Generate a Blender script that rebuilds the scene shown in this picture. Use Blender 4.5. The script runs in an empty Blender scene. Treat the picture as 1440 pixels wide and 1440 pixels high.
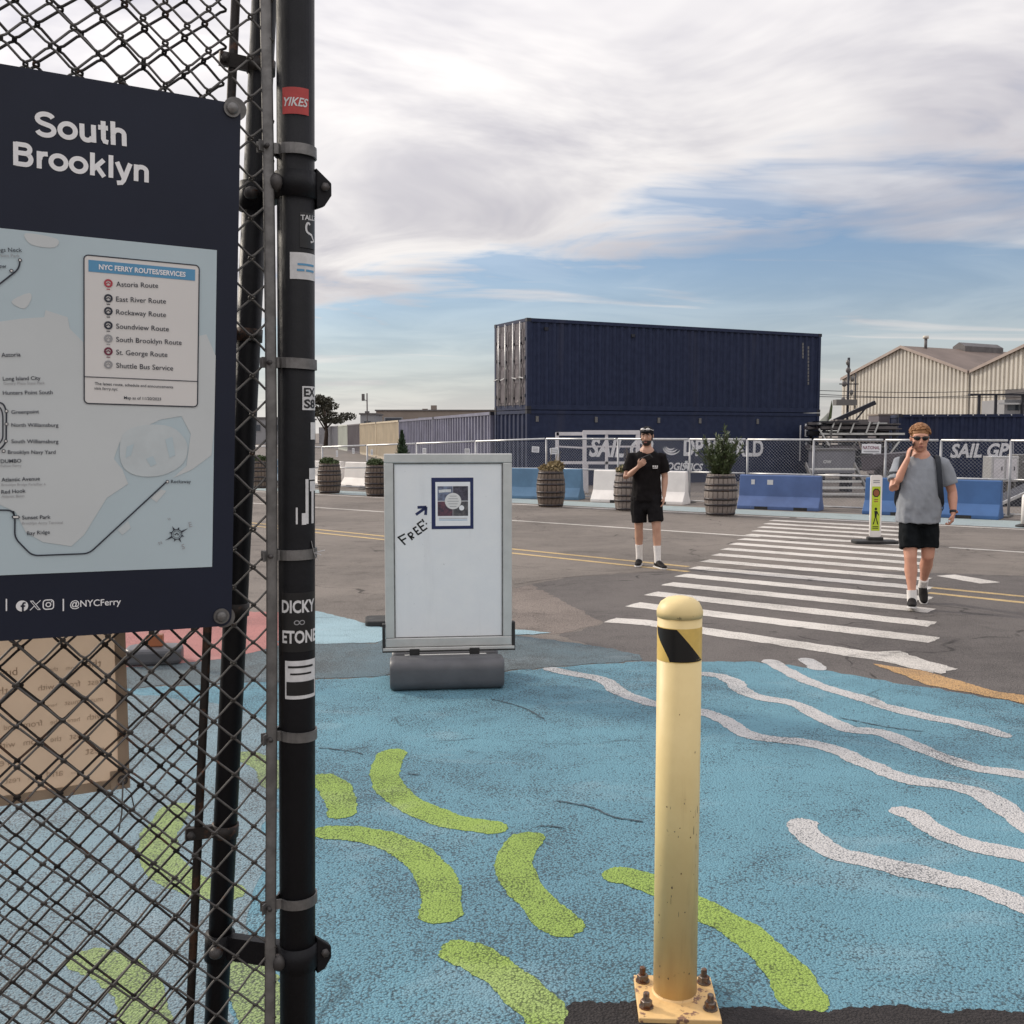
import bpy, bmesh, math, random
from mathutils import Vector, Matrix, noise as mnoise
R = math.radians
V = Vector
rnd = random.Random(7)
sc = bpy.context.scene
COL = sc.collection

# ------------------------------------------------------------------ camera
PITCH = math.atan(112 / 1440)
CAMZ = 1.75
cam = bpy.data.cameras.new("camera")
cam.sensor_width = 36.0
cam.lens = 36.0
cam.clip_start = 0.05
cam.clip_end = 5000
camo = bpy.data.objects.new("camera", cam)
COL.objects.link(camo)
camo.location = (0, 0, CAMZ)
camo.rotation_euler = (math.pi / 2 - PITCH, 0, 0)
sc.camera = camo

# ------------------------------------------------------------------ light
SUN_AZ = V((-0.82, 0.50, 0)).normalized()
SUN_EL = R(27)
SUN_DIR = V((SUN_AZ.x * math.cos(SUN_EL), SUN_AZ.y * math.cos(SUN_EL), math.sin(SUN_EL)))
sun = bpy.data.lights.new("sun", 'SUN')
sun.energy = 2.3
sun.angle = R(6.0)
sun.color = (1.0, 0.9, 0.76)
suno = bpy.data.objects.new("sun", sun)
COL.objects.link(suno)
suno.location = (-20, 12, 20)
suno.rotation_euler = (-SUN_DIR).to_track_quat('-Z', 'Y').to_euler()
sc.view_settings.view_transform = 'Standard'
sc.view_settings.look = 'None'
sc.view_settings.gamma = 1.0
sc.view_settings.use_curve_mapping = False
sc.view_settings.exposure = 0.15

world = bpy.data.worlds.new("World")
sc.world = world
world.use_nodes = True
wn = world.node_tree
wn.nodes.clear()


class NT:
    """tiny node-tree helper"""
    def __init__(s, nt):
        s.nt = nt
    def n(s, t, **k):
        x = s.nt.nodes.new(t)
        for a, b in k.items():
            setattr(x, a, b)
        return x
    def link(s, a, b):
        s.nt.links.new(a, b)
    def put(s, sock, val):
        if isinstance(val, (int, float)):
            sock.default_value = val
        elif isinstance(val, (tuple, list)):
            v = tuple(val)
            if len(sock.default_value) == 4 and len(v) == 3:
                v = v + (1,)
            sock.default_value = v
        else:
            s.link(val, sock)
    def m(s, op, a, b=0.0, c=0.0, clamp=False):
        x = s.n('ShaderNodeMath', operation=op, use_clamp=clamp)
        s.put(x.inputs[0], a); s.put(x.inputs[1], b)
        if len(x.inputs) > 2:
            s.put(x.inputs[2], c)
        return x.outputs[0]
    def vm(s, op, a, b=(0, 0, 0)):
        x = s.n('ShaderNodeVectorMath', operation=op)
        s.put(x.inputs[0], a); s.put(x.inputs[1], b)
        return x.outputs['Value'] if op in ('DOT_PRODUCT', 'LENGTH') else x.outputs[0]
    def mix(s, f, a, b, bt='MIX'):
        x = s.n('ShaderNodeMix', data_type='RGBA', blend_type=bt)
        s.put(x.inputs[0], f); s.put(x.inputs[6], a); s.put(x.inputs[7], b)
        return x.outputs[2]
    def ss(s, x, lo, hi, a=0.0, b=1.0):
        y = s.n('ShaderNodeMapRange', interpolation_type='SMOOTHSTEP')
        s.put(y.inputs[0], x)
        for i, v in enumerate((lo, hi, a, b)):
            y.inputs[i + 1].default_value = v
        return y.outputs[0]
    def noise(s, vec, scale, detail=4, rough=0.55, dist=0.0):
        x = s.n('ShaderNodeTexNoise')
        if vec is not None:
            s.link(vec, x.inputs['Vector'])
        x.inputs['Scale'].default_value = scale
        x.inputs['Detail'].default_value = detail
        x.inputs['Roughness'].default_value = rough
        x.inputs['Distortion'].default_value = dist
        return x.outputs[0]


w = NT(wn)
wout = w.n('ShaderNodeOutputWorld')
bg = w.n('ShaderNodeBackground')
bg.inputs[1].default_value = 0.10
sky = w.n('ShaderNodeTexSky', sky_type='NISHITA')
sky.sun_disc = False
sky.sun_elevation = SUN_EL
sky.sun_rotation = math.atan2(SUN_DIR.x, SUN_DIR.y)
sky.air_density = 1.2
sky.dust_density = 0.6
sky.ozone_density = 2.2
tc = w.n('ShaderNodeTexCoord')
dirv = tc.outputs['Generated']
sep = w.n('ShaderNodeSeparateXYZ'); w.link(dirv, sep.inputs[0])
zc = w.m('MAXIMUM', sep.outputs[2], 0.0)
den = w.m('ADD', zc, 0.06)
px_ = w.m('DIVIDE', sep.outputs[0], den)
py_ = w.m('DIVIDE', sep.outputs[1], den)
cmb = w.n('ShaderNodeCombineXYZ'); w.link(px_, cmb.inputs[0]); w.link(py_, cmb.inputs[1])
pl = cmb.outputs[0]
n_big = w.noise(pl, 0.5, 5, 0.5, 0.5)
n_mid = w.noise(w.vm('ADD', pl, (7.3, 2.1, 0)), 1.0, 5, 0.58, 0.8)
mp = w.n('ShaderNodeMapping'); w.link(pl, mp.inputs[0])
mp.inputs['Rotation'].default_value = (0, 0, R(35))
mp.inputs['Scale'].default_value = (0.45, 1.2, 1)
n_str = w.noise(mp.outputs[0], 0.9, 5, 0.52, 0.7)
# a broad cloud deck whose edge runs obliquely across the sky, ragged
edge = w.m('ADD', w.m('MULTIPLY', px_, 0.70), w.m('MULTIPLY', py_, 0.71))
edge = w.m('ADD', w.m('MULTIPLY', edge, 1.0), w.m('MULTIPLY', w.m('SUBTRACT', n_mid, 0.5), 2.6))
edge = w.m('ADD', edge, w.m('MULTIPLY', w.m('SUBTRACT', n_str, 0.5), 2.2))
deck = w.ss(edge, 3.75, 2.95)
holes = w.ss(w.m('ADD', w.m('MULTIPLY', n_big, 0.6), w.m('MULTIPLY', n_mid, 0.4)), 0.36, 0.45)
deck = w.m('MULTIPLY', deck, w.m('ADD', w.m('MULTIPLY', holes, 0.55), 0.45))
streak = w.ss(n_str, 0.47, 0.68, 0.0, 0.8)
haze_h = w.m('POWER', w.m('SUBTRACT', 1.0, zc, clamp=True), 9.0)
veil = w.m('ADD', 0.06, w.m('MULTIPLY', w.ss(n_mid, 0.42, 0.62), 0.22))
cover = w.m('MAXIMUM', w.m('MAXIMUM', deck, veil), w.m('MAXIMUM', streak, w.m('MULTIPLY', haze_h, 1.0), clamp=True))
# cloud luminance: forward glow towards the veiled sun, brighter to the zenith
sd = w.m('MAXIMUM', w.vm('DOT_PRODUCT', dirv, tuple(SUN_DIR)), 0.0)
glow = w.m('ADD', w.m('MULTIPLY', w.m('MULTIPLY', haze_h, sd), 0.22), w.m('ADD', w.m('MULTIPLY', w.m('POWER', sd, 3.0), 0.25), w.m('MULTIPLY', w.m('POWER', sd, 14.0), 0.8)))
lum = w.m('ADD', 0.74, w.m('MULTIPLY', zc, 1.2))
body = w.ss(w.m('ADD', w.m('MULTIPLY', n_big, 0.55), w.m('MULTIPLY', n_mid, 0.45)), 0.39, 0.62)
ccol = w.mix(body, (4.6, 4.5, 5.0), (8.5, 8.2, 8.05))
ccol = w.mix(w.m('MULTIPLY', haze_h, 0.8), ccol, (7.6, 7.2, 6.8))
lumv = w.m('ADD', lum, glow)
cc = w.n('ShaderNodeVectorMath', operation='SCALE'); w.link(ccol, cc.inputs[0]); w.link(lumv, cc.inputs[3])
skyc = w.mix(1.0, sky.outputs[0], (0.62, 0.78, 1.0), 'MULTIPLY')
fin = w.mix(cover, skyc, cc.outputs[0])
w.link(fin, bg.inputs[0])
w.link(bg.outputs[0], wout.inputs[0])

# ------------------------------------------------------------------ geometry helpers
FWD = V((0, math.cos(PITCH), -math.sin(PITCH)))
UPV = V((0, math.sin(PITCH), math.cos(PITCH)))
ORG = V((0, 0, CAMZ))


def ray(px, py):
    return FWD + V((1, 0, 0)) * ((px - 720) / 1440) + UPV * (-(py - 720) / 1440)


def G(px, py, z=0.0):
    d = ray(px, py)
    return ORG + d * ((z - CAMZ) / d.z)


def P(px, py, Y):
    d = ray(px, py)
    return ORG + d * (Y / d.y)


def onplane(px, py, p0, n):
    d = ray(px, py)
    return ORG + d * ((p0 - ORG).dot(n) / d.dot(n))


class Frame:
    """a planar thing: origin, right, up, outward normal"""
    def __init__(s, o, r, u):
        s.o = V(o); s.r = V(r).normalized()
        s.u = V(u); s.u = (s.u - s.r * s.u.dot(s.r)).normalized()
        s.n = s.r.cross(s.u)
    def uv(s, px, py):
        q = onplane(px, py, s.o, s.n) - s.o
        return (q.dot(s.r), q.dot(s.u))
    def mat(s):
        m = Matrix((s.r, s.u, s.n)).transposed().to_4x4()
        m.translation = s.o
        return m


class MB:
    def __init__(s):
        s.v = []; s.f = []
    def add(s, vs, fs):
        b = len(s.v)
        s.v += [tuple(x) for x in vs]
        s.f += [tuple(b + i for i in f) for f in fs]
        return s
    def box(s, x0, y0, z0, x1, y1, z1):
        return s.add([(x0, y0, z0), (x1, y0, z0), (x1, y1, z0), (x0, y1, z0), (x0, y0, z1), (x1, y0, z1), (x1, y1, z1), (x0, y1, z1)],
                     [(0, 3, 2, 1), (4, 5, 6, 7), (0, 1, 5, 4), (1, 2, 6, 5), (2, 3, 7, 6), (3, 0, 4, 7)])
    def bar(s, p, q, w, h, up=(0, 0, 1)):
        p = V(p); q = V(q); t = (q - p).normalized(); up = V(up)
        a = t.cross(up)
        if a.length < 1e-4:
            a = t.cross(V((1, 0, 0)))
        a.normalize(); b = a.cross(t)
        vs = []
        for c in (p, q):
            for (i, j) in ((-1, -1), (1, -1), (1, 1), (-1, 1)):
                vs.append(c + a * (i * w / 2) + b * (j * h / 2))
        return s.add(vs, [(3, 2, 1, 0), (4, 5, 6, 7), (0, 1, 5, 4), (1, 2, 6, 5), (2, 3, 7, 6), (3, 0, 4, 7)])
    def tube(s, pts, r, n=8, cap=True, ry=None, ref=None):
        pts = [V(p) for p in pts]; k = len(pts)
        rs = r if isinstance(r, (list, tuple)) else [r] * k
        rys = ry if ry is not None else rs
        if not isinstance(rys, (list, tuple)):
            rys = [rys] * k
        vs = []; prev = None
        for i in range(k):
            t = (pts[min(i + 1, k - 1)] - pts[max(i - 1, 0)])
            if t.length < 1e-9:
                t = V((0, 0, 1))
            t.normalize()
            if ref is not None:
                a = V(ref) - t * V(ref).dot(t)
            elif prev is None:
                a = V((1, 0, 0)) if abs(t.x) < 0.8 else V((0, 1, 0))
                a = a - t * a.dot(t)
            else:
                a = prev - t * prev.dot(t)
            a.normalize(); prev = a
            b = t.cross(a)
            for j in range(n):
                an = 2 * math.pi * j / n
                vs.append(pts[i] + a * (rs[i] * math.cos(an)) + b * (rys[i] * math.sin(an)))
        fs = []
        for i in range(k - 1):
            for j in range(n):
                j2 = (j + 1) % n
                fs.append((i * n + j, i * n + j2, (i + 1) * n + j2, (i + 1) * n + j))
        if cap:
            fs.append(tuple(range(n - 1, -1, -1)))
            fs.append(tuple((k - 1) * n + j for j in range(n)))
        return s.add(vs, fs)
    def lathe(s, prof, n=24, c=(0, 0, 0)):
        vs = []; k = len(prof)
        for (r, z) in prof:
            for j in range(n):
                a = 2 * math.pi * j / n
                vs.append((c[0] + r * math.cos(a), c[1] + r * math.sin(a), c[2] + z))
        fs = []
        for i in range(k - 1):
            for j in range(n):
                j2 = (j + 1) % n
                fs.append((i * n + j, i * n + j2, (i + 1) * n + j2, (i + 1) * n + j))
        fs.append(tuple(range(n - 1, -1, -1)))
        fs.append(tuple((k - 1) * n + j for j in range(n)))
        return s.add(vs, fs)
    def extr(s, pts, vec):
        pts = [V(p) for p in pts]; n = len(pts); vec = V(vec)
        fs = [tuple(range(n - 1, -1, -1)), tuple(range(n, 2 * n))]
        for i in range(n):
            j = (i + 1) % n
            fs.append((i, j, n + j, n + i))
        return s.add(pts + [p + vec for p in pts], fs)
    def ball(s, c, rx, ry=None, rz=None, n=14, m=9):
        ry = rx if ry is None else ry; rz = rx if rz is None else rz
        c = V(c); vs = [c + V((0, 0, rz))]
        for i in range(1, m):
            ph = math.pi * i / m
            for j in range(n):
                a = 2 * math.pi * j / n
                vs.append(c + V((rx * math.sin(ph) * math.cos(a), ry * math.sin(ph) * math.sin(a), rz * math.cos(ph))))
        vs.append(c - V((0, 0, rz)))
        fs = []
        for j in range(n):
            fs.append((0, 1 + j, 1 + (j + 1) % n))
        for i in range(m - 2):
            for j in range(n):
                a = 1 + i * n + j; b = 1 + i * n + (j + 1) % n
                fs.append((a, a + n, b + n, b))
        L = len(vs) - 1; o = 1 + (m - 2) * n
        for j in range(n):
            fs.append((o + (j + 1) % n, o + j, L))
        return s.add(vs, fs)
    def mesh(s, name, smooth=False):
        me = bpy.data.meshes.new(name)
        me.from_pydata([tuple(x) for x in s.v], [], s.f)
        bm = bmesh.new(); bm.from_mesh(me)
        bmesh.ops.recalc_face_normals(bm, faces=bm.faces)
        bm.to_mesh(me); bm.free()
        if smooth:
            me.polygons.foreach_set('use_smooth', [True] * len(me.polygons))
        me.update()
        return me
    def build(s, name, mat, parent=None, smooth=False, bevel=0, seg=2, auto=None):
        me = s.mesh(name, smooth)
        o = bpy.data.objects.new(name, me)
        COL.objects.link(o)
        if mat is not None:
            me.materials.append(mat)
        if parent is not None:
            o.parent = parent
        if bevel:
            b = o.modifiers.new('b', 'BEVEL'); b.width = bevel; b.segments = seg; b.limit_method = 'ANGLE'; b.angle_limit = R(35)
        if auto is not None:
            try:
                me.set_sharp_from_angle(angle=R(auto))
            except Exception:
                pass
        return o


def tag(o, label=None, cat=None, group=None, kind=None):
    if label: o['label'] = label
    if cat: o['category'] = cat
    if group: o['group'] = group
    if kind: o['kind'] = kind
    return o


def empty(name, loc=(0, 0, 0), rz=0.0, matrix=None):
    o = bpy.data.objects.new(name, None)
    o.empty_display_size = 0.1
    COL.objects.link(o)
    if matrix is not None:
        o.matrix_world = matrix
    else:
        o.location = loc; o.rotation_euler = (0, 0, rz)
    return o


def inst(name, me, parent=None, loc=(0, 0, 0), rot=(0, 0, 0), scale=(1, 1, 1)):
    o = bpy.data.objects.new(name, me)
    COL.objects.link(o)
    o.location = loc; o.rotation_euler = rot; o.scale = scale
    if parent is not None: o.parent = parent
    return o


def copy_tree(o, parent=None):
    c = o.copy(); COL.objects.link(c); c.parent = parent
    for ch in [x for x in bpy.data.objects if x.parent == o]:
        copy_tree(ch, c)
    return c


def set_mesh_xf(mb, M):
    mb.v = [tuple(M @ V(p)) for p in mb.v]
    return mb


# ------------------------------------------------------------------ lettering
_tcache = {}


def glyphs(s, bold=0.0, shear=0.0, spacing=1.0):
    key = (s, bold, shear, spacing)
    if key in _tcache:
        return _tcache[key]
    cu = bpy.data.curves.new('t', 'FONT')
    cu.body = s; cu.size = 1.0; cu.offset = bold; cu.shear = shear; cu.resolution_u = 3; cu.space_character = spacing
    ob = bpy.data.objects.new('t', cu)
    me = bpy.data.meshes.new_from_object(ob)
    vs = [(v.co.x, v.co.y) for v in me.vertices]
    fs = [tuple(p.vertices) for p in me.polygons]
    bpy.data.objects.remove(ob); bpy.data.curves.remove(cu); bpy.data.meshes.remove(me)
    x0 = min(v[0] for v in vs); x1 = max(v[0] for v in vs)
    vs = [(v[0] - x0, v[1]) for v in vs]
    _tcache[key] = (vs, fs, x1 - x0)
    return _tcache[key]


def text_flat(mb, s, a, b, w, bold=0.0, shear=0.0, hs=1.0, spacing=1.0):
    """lettering whose baseline runs from a to b (2-D points of a plane); w = height above the plane"""
    vs, fs, W = glyphs(s, bold, shear, spacing)
    a = V((a[0], a[1])); b = V((b[0], b[1])); d = b - a; L = d.length; k = L / W; d.normalize()
    nn = V((-d.y, d.x))
    out = []
    for (x, y) in vs:
        q = a + d * (x * k) + nn * (y * k * hs)
        out.append((q.x, q.y, w))
    return mb.add(out, fs)


def ribbon2(mb, pts, width, w, closed=False):
    """flat stroke in a plane"""
    pts = [V((p[0], p[1])) for p in pts]; n = len(pts); vs = []
    for i in range(n):
        a = pts[(i - 1) % n] if (closed or i > 0) else pts[i]
        b = pts[(i + 1) % n] if (closed or i < n - 1) else pts[i]
        t = (b - a).normalized(); nn = V((-t.y, t.x))
        wd = width[i] if isinstance(width, (list, tuple)) else width
        vs.append((*(pts[i] + nn * wd / 2), w)); vs.append((*(pts[i] - nn * wd / 2), w))
    fs = [(2 * i, 2 * i + 1, 2 * i + 3, 2 * i + 2) for i in range(n - 1)]
    if closed:
        fs.append((2 * n - 2, 2 * n - 1, 1, 0))
    return mb.add(vs, fs)


def disc2(mb, c, r, w, n=20):
    return mb.add([(c[0] + r * math.cos(2 * math.pi * i / n), c[1] + r * math.sin(2 * math.pi * i / n), w) for i in range(n)], [tuple(range(n))])


def poly2(mb, pts, w):
    return mb.add([(p[0], p[1], w) for p in pts], [tuple(range(len(pts)))])


def cat(pts, sub=6, closed=False):
    """Catmull-Rom through points"""
    pts = [V(p) for p in pts]; n = len(pts); out = []
    rng = n if closed else n - 1
    for i in range(rng):
        p1 = pts[i]; p2 = pts[(i + 1) % n]
        p0 = pts[(i - 1) % n] if (closed or i > 0) else p1 * 2 - p2
        p3 = pts[(i + 2) % n] if (closed or i < n - 2) else p2 * 2 - p1
        for k in range(sub):
            t = k / sub
            out.append(0.5 * ((2 * p1) + (p2 - p0) * t + (2 * p0 - 5 * p1 + 4 * p2 - p3) * t * t + (3 * p1 - p0 - 3 * p2 + p3) * t ** 3))
    if not closed:
        out.append(pts[-1])
    return out


# ------------------------------------------------------------------ materials
def mat(name, col, rough=0.6, metal=0.0, var=0.12, vscale=6.0, bump=0.0, bscale=40.0, col2=None, wear=None, wthr=0.62, wscale=9.0, spec=0.5, emit=None, trans=0.0, alpha=None):
    m = bpy.data.materials.new(name); m.use_nodes = True
    t = NT(m.node_tree)
    b = m.node_tree.nodes['Principled BSDF']
    tcn = t.n('ShaderNodeTexCoord'); vec = tcn.outputs['Object']
    n1 = t.noise(vec, vscale, 5, 0.6)
    c2 = col2 if col2 is not None else tuple(c * (1 - var) for c in col)
    c1 = col if col2 is not None else tuple(min(1, c * (1 + var)) for c in col)
    cc_ = t.mix(t.ss(n1, 0.3, 0.7), c1, c2)
    rr = t.m('ADD', rough - 0.05, t.m('MULTIPLY', n1, 0.1))
    if wear is not None:
        nw = t.noise(vec, wscale, 8, 0.68)
        f = t.ss(nw, wthr, wthr + 0.05)
        cc_ = t.mix(f, cc_, wear)
    t.link(cc_, b.inputs['Base Color'])
    t.link(rr, b.inputs['Roughness'])
    b.inputs['Metallic'].default_value = metal
    b.inputs['Specular IOR Level'].default_value = spec
    if trans:
        b.inputs['Transmission Weight'].default_value = trans
    if bump:
        nb = t.noise(vec, bscale, 4, 0.6)
        bp = t.n('ShaderNodeBump'); bp.inputs['Strength'].default_value = bump; bp.inputs['Distance'].default_value = 0.01
        t.link(nb, bp.inputs['Height']); t.link(bp.outputs[0], b.inputs['Normal'])
    return m


def ground_mat(name, base, dark, paint=None, paint2=None, wear=0.5, pit=0.5, grain=1.0, tar=None):
    """asphalt aggregate, optionally under a worn coat of paint"""
    m = bpy.data.materials.new(name); m.use_nodes = True
    t = NT(m.node_tree); b = m.node_tree.nodes['Principled BSDF']
    tcn = t.n('ShaderNodeTexCoord'); vec = tcn.outputs['Object']
    big = t.noise(vec, 0.4, 4, 0.6, 0.4)
    mid = t.noise(vec, 3.2, 4, 0.65)
    fine = t.noise(vec, 80.0 * grain, 3, 0.7)
    stain = t.noise(t.vm('MULTIPLY', vec, (1.0, 1.7, 1.0)), 1.1, 5, 0.62, 1.2)
    vo = t.n('ShaderNodeTexVoronoi'); t.link(vec, vo.inputs['Vector']); vo.inputs['Scale'].default_value = 105.0 * grain
    vd = vo.outputs['Distance']
    pm = t.m('ADD', vd, t.m('ADD', t.m('MULTIPLY', t.m('SUBTRACT', fine, 0.5), 1.3), t.m('MULTIPLY', t.m('SUBTRACT', mid, 0.5), 0.9)))
    pm = t.m('ADD', pm, t.m('MULTIPLY', t.m('SUBTRACT', big, 0.5), 1.2))
    asph = t.mix(t.ss(big, 0.3, 0.7), base, dark)
    asph = t.mix(t.ss(fine, 0.35, 0.75), asph, tuple(c * 1.55 for c in base))
    # hairline cracks
    nz = t.n('ShaderNodeTexNoise'); t.link(vec, nz.inputs['Vector']); nz.inputs['Scale'].default_value = 1.4; nz.inputs['Detail'].default_value = 2
    wv = t.vm('ADD', vec, t.vm('MULTIPLY', nz.outputs['Color'], (0.9, 0.9, 0.0)))
    vc = t.n('ShaderNodeTexVoronoi', feature='DISTANCE_TO_EDGE'); t.link(wv, vc.inputs['Vector']); vc.inputs['Scale'].default_value = 0.28
    crack = t.m('MULTIPLY', t.ss(vc.outputs['Distance'], 0.0045, 0.001), t.ss(mid, 0.42, 0.6))
    asph = t.mix(t.ss(stain, 0.54, 0.72, 0.0, 0.45), asph, tuple(c * 0.62 for c in dark))
    asph = t.mix(t.ss(pm, 0.6, 0.9, 0.0, 0.6), asph, tuple(c * 0.45 for c in dark))
    col = asph
    if paint is not None:
        p = t.mix(t.ss(big, 0.35, 0.68), paint, paint2 or tuple(c * 0.86 for c in paint))
        p = t.mix(t.ss(fine, 0.3, 0.7, 0.0, 0.35), p, tuple(c * 0.7 for c in paint))
        wf = t.ss(pm, 0.66 - 0.16 * wear, 0.90 - 0.16 * wear, 0.0, pit)
        scrape = t.ss(t.m('ADD', t.m('MULTIPLY', mid, 0.6), t.m('MULTIPLY', fine, 0.4)), 0.36 + 0.06 * wear, 0.30 + 0.06 * wear, 0.0, 0.8)
        wf = t.m('MAXIMUM', wf, scrape)
        p = t.mix(t.ss(stain, 0.52, 0.72, 0.0, 0.38), p, tuple(c * 0.6 for c in paint))
        p = t.mix(t.ss(stain, 0.46, 0.28, 0.0, 0.45), p, tuple(0.75 * c + 0.13 for c in paint))
        col = t.mix(wf, p, tuple(c * 0.5 for c in dark))
    col = t.mix(t.m('MULTIPLY', crack, 0.8 if paint is None else 0.4), col, tuple(c * 0.3 for c in dark))
    t.link(col, b.inputs['Base Color'])
    b.inputs['Roughness'].default_value = 0.88 if paint is None else 0.8
    b.inputs['Specular IOR Level'].default_value = 0.3
    hgt = t.m('ADD', t.m('MULTIPLY', vd, -0.8), t.m('MULTIPLY', fine, 0.9))
    bp = t.n('ShaderNodeBump'); bp.inputs['Strength'].default_value = 0.9; bp.inputs['Distance'].default_value = 0.010
    t.link(hgt, bp.inputs['Height']); t.link(bp.outputs[0], b.inputs['Normal'])
    return m


M = {}
AB = (0.2, 0.19, 0.18)
M['asphalt'] = ground_mat('asphalt', (0.185, 0.162, 0.143), (0.132, 0.116, 0.104))
M['asphalt_dark'] = ground_mat('asphalt_dark', (0.125, 0.112, 0.105), (0.088, 0.079, 0.076))
M['asphalt_coarse'] = ground_mat('asphalt_coarse', (0.19, 0.16, 0.14), (0.12, 0.10, 0.09), grain=0.7)
M['hairline'] = ground_mat('hairline', (0.07, 0.10, 0.12), (0.05, 0.075, 0.09))
M['tar'] = ground_mat('tar', (0.03, 0.026, 0.026), (0.02, 0.018, 0.018))
M['blue_paint'] = ground_mat('blue_paint', AB, (0.08, 0.115, 0.14), paint=(0.145, 0.31, 0.385), paint2=(0.115, 0.245, 0.315), wear=0.62, pit=0.78)
M['pale_mural'] = ground_mat('pale_mural', AB, (0.16, 0.17, 0.18), paint=(0.21, 0.31, 0.36), paint2=(0.19, 0.25, 0.275), wear=0.8, pit=0.8)
M['green_faded'] = ground_mat('green_faded', AB, (0.13, 0.15, 0.13), paint=(0.27, 0.37, 0.13), paint2=(0.25, 0.32, 0.17), wear=1.1, pit=0.8)
M['faded_blue'] = ground_mat('faded_blue', AB, (0.10, 0.10, 0.10), paint=(0.115, 0.18, 0.215), paint2=(0.125, 0.145, 0.15), wear=0.8, pit=0.8)
M['pale_blue'] = ground_mat('pale_blue', AB, (0.12, 0.12, 0.12), paint=(0.33, 0.48, 0.54), wear=0.4, pit=0.4)
M['teal_strip'] = ground_mat('teal_strip', AB, (0.12, 0.12, 0.12), paint=(0.33, 0.39, 0.385), paint2=(0.36, 0.43, 0.45), wear=0.3, pit=0.3)
M['green_paint'] = ground_mat('green_paint', AB, (0.085, 0.12, 0.05), paint=(0.30, 0.42, 0.09), paint2=(0.25, 0.37, 0.085), wear=0.5, pit=0.7)
M['wave_white'] = ground_mat('wave_white', AB, (0.17, 0.19, 0.21), paint=(0.55, 0.535, 0.525), paint2=(0.46, 0.47, 0.48), wear=0.7, pit=0.8)
M['line_white'] = ground_mat('line_white', AB, (0.16, 0.15, 0.14), paint=(0.72, 0.68, 0.63), wear=0.6, pit=0.5)
M['line_yellow'] = ground_mat('line_yellow', AB, (0.16, 0.15, 0.14), paint=(0.62, 0.45, 0.22), wear=0.8, pit=0.5)
M['orange_paint'] = ground_mat('orange_paint', AB, (0.13, 0.11, 0.1), paint=(0.62, 0.38, 0.17), wear=0.9, pit=0.6)
M['pink_paint'] = ground_mat('pink_paint', AB, (0.16, 0.12, 0.12), paint=(0.46, 0.20, 0.185), wear=0.5, pit=0.4)
# ------------------------------------------------------------------ plain materials
M['black_post'] = mat('black_post', (0.006, 0.006, 0.0075), 0.5, 0.0, 0.3, 5, spec=0.22, bump=0.12, bscale=60, wear=(0.022, 0.02, 0.019), wthr=0.70, wscale=14)
M['galv'] = mat('galv', (0.17, 0.165, 0.16), 0.5, 0.6, 0.25, 30, bump=0.1, bscale=120)
M['galv_dark'] = mat('galv_dark', (0.075, 0.07, 0.068), 0.55, 0.5, 0.3, 30, wear=(0.09, 0.045, 0.025), wthr=0.6, wscale=25)
M['galv_light'] = mat('galv_light', (0.52, 0.52, 0.52), 0.4, 0.6, 0.15, 20)
M['wire_grey'] = mat('wire_grey', (0.09, 0.085, 0.08), 0.5, 0.5, 0.25, 25, wear=(0.12, 0.06, 0.035), wthr=0.6, wscale=22)
M['wire_dark'] = mat('wire_dark', (0.022, 0.018, 0.016), 0.55, 0.2, 0.3, 25, wear=(0.08, 0.042, 0.026), wthr=0.54, wscale=18)
M['fence_far'] = mat('fence_far', (0.36, 0.365, 0.38), 0.5, 0.3, 0.2, 3)
M['navy_sign'] = mat('navy_sign', (0.013, 0.017, 0.033), 0.42, 0.0, 0.1, 3, bump=0.02, bscale=8, spec=0.3)
M['map_water'] = mat('map_water', (0.47, 0.57, 0.61), 0.42, 0.0, 0.03, 4)
M['map_land'] = mat('map_land', (0.57, 0.605, 0.61), 0.42, 0.0, 0.03, 5)
M['map_bay'] = mat('map_bay', (0.535, 0.59, 0.605), 0.42, 0.0, 0.04, 30)
M['map_white'] = mat('map_white', (0.70, 0.685, 0.665), 0.42, 0.0, 0.02, 4)
M['map_ink'] = mat('map_ink', (0.025, 0.03, 0.045), 0.5, 0.0, 0.1)
M['ink_grey'] = mat('ink_grey', (0.33, 0.33, 0.34), 0.5, 0.0, 0.1)
M['ink_red'] = mat('ink_red', (0.42, 0.05, 0.07), 0.5, 0.0, 0.1)
M['ink_maroon'] = mat('ink_maroon', (0.16, 0.02, 0.05), 0.5, 0.0, 0.1)
M['header_blue'] = mat('header_blue', (0.10, 0.30, 0.50), 0.45, 0.0, 0.05)
M['sign_white'] = mat('sign_white', (0.82, 0.82, 0.83), 0.4, 0.0, 0.04)
M['sticker_red'] = mat('sticker_red', (0.42, 0.045, 0.04), 0.5, 0.0, 0.1, 40)
M['sticker_white'] = mat('sticker_white', (0.62, 0.62, 0.62), 0.5, 0.0, 0.1, 60, wear=(0.25, 0.24, 0.24), wthr=0.66, wscale=80)
M['sticker_black'] = mat('sticker_black', (0.007, 0.007, 0.008), 0.4, 0.0, 0.1, 60)
M['yellow_paint'] = mat('yellow_paint', (0.78, 0.57, 0.24), 0.42, 0.0, 0.05, 4, bump=0.06, bscale=50, col2=(0.70, 0.50, 0.215), wear=(0.35, 0.2, 0.09), wthr=0.73, wscale=16)
M['yellow_plate'] = mat('yellow_plate', (0.70, 0.46, 0.20), 0.55, 0.0, 0.1, 10, bump=0.15, bscale=60, wear=(0.22, 0.12, 0.08), wthr=0.58, wscale=22)
M['tape_yellow'] = mat('tape_yellow', (0.70, 0.48, 0.13), 0.35, 0.0, 0.06, 30)
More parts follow.
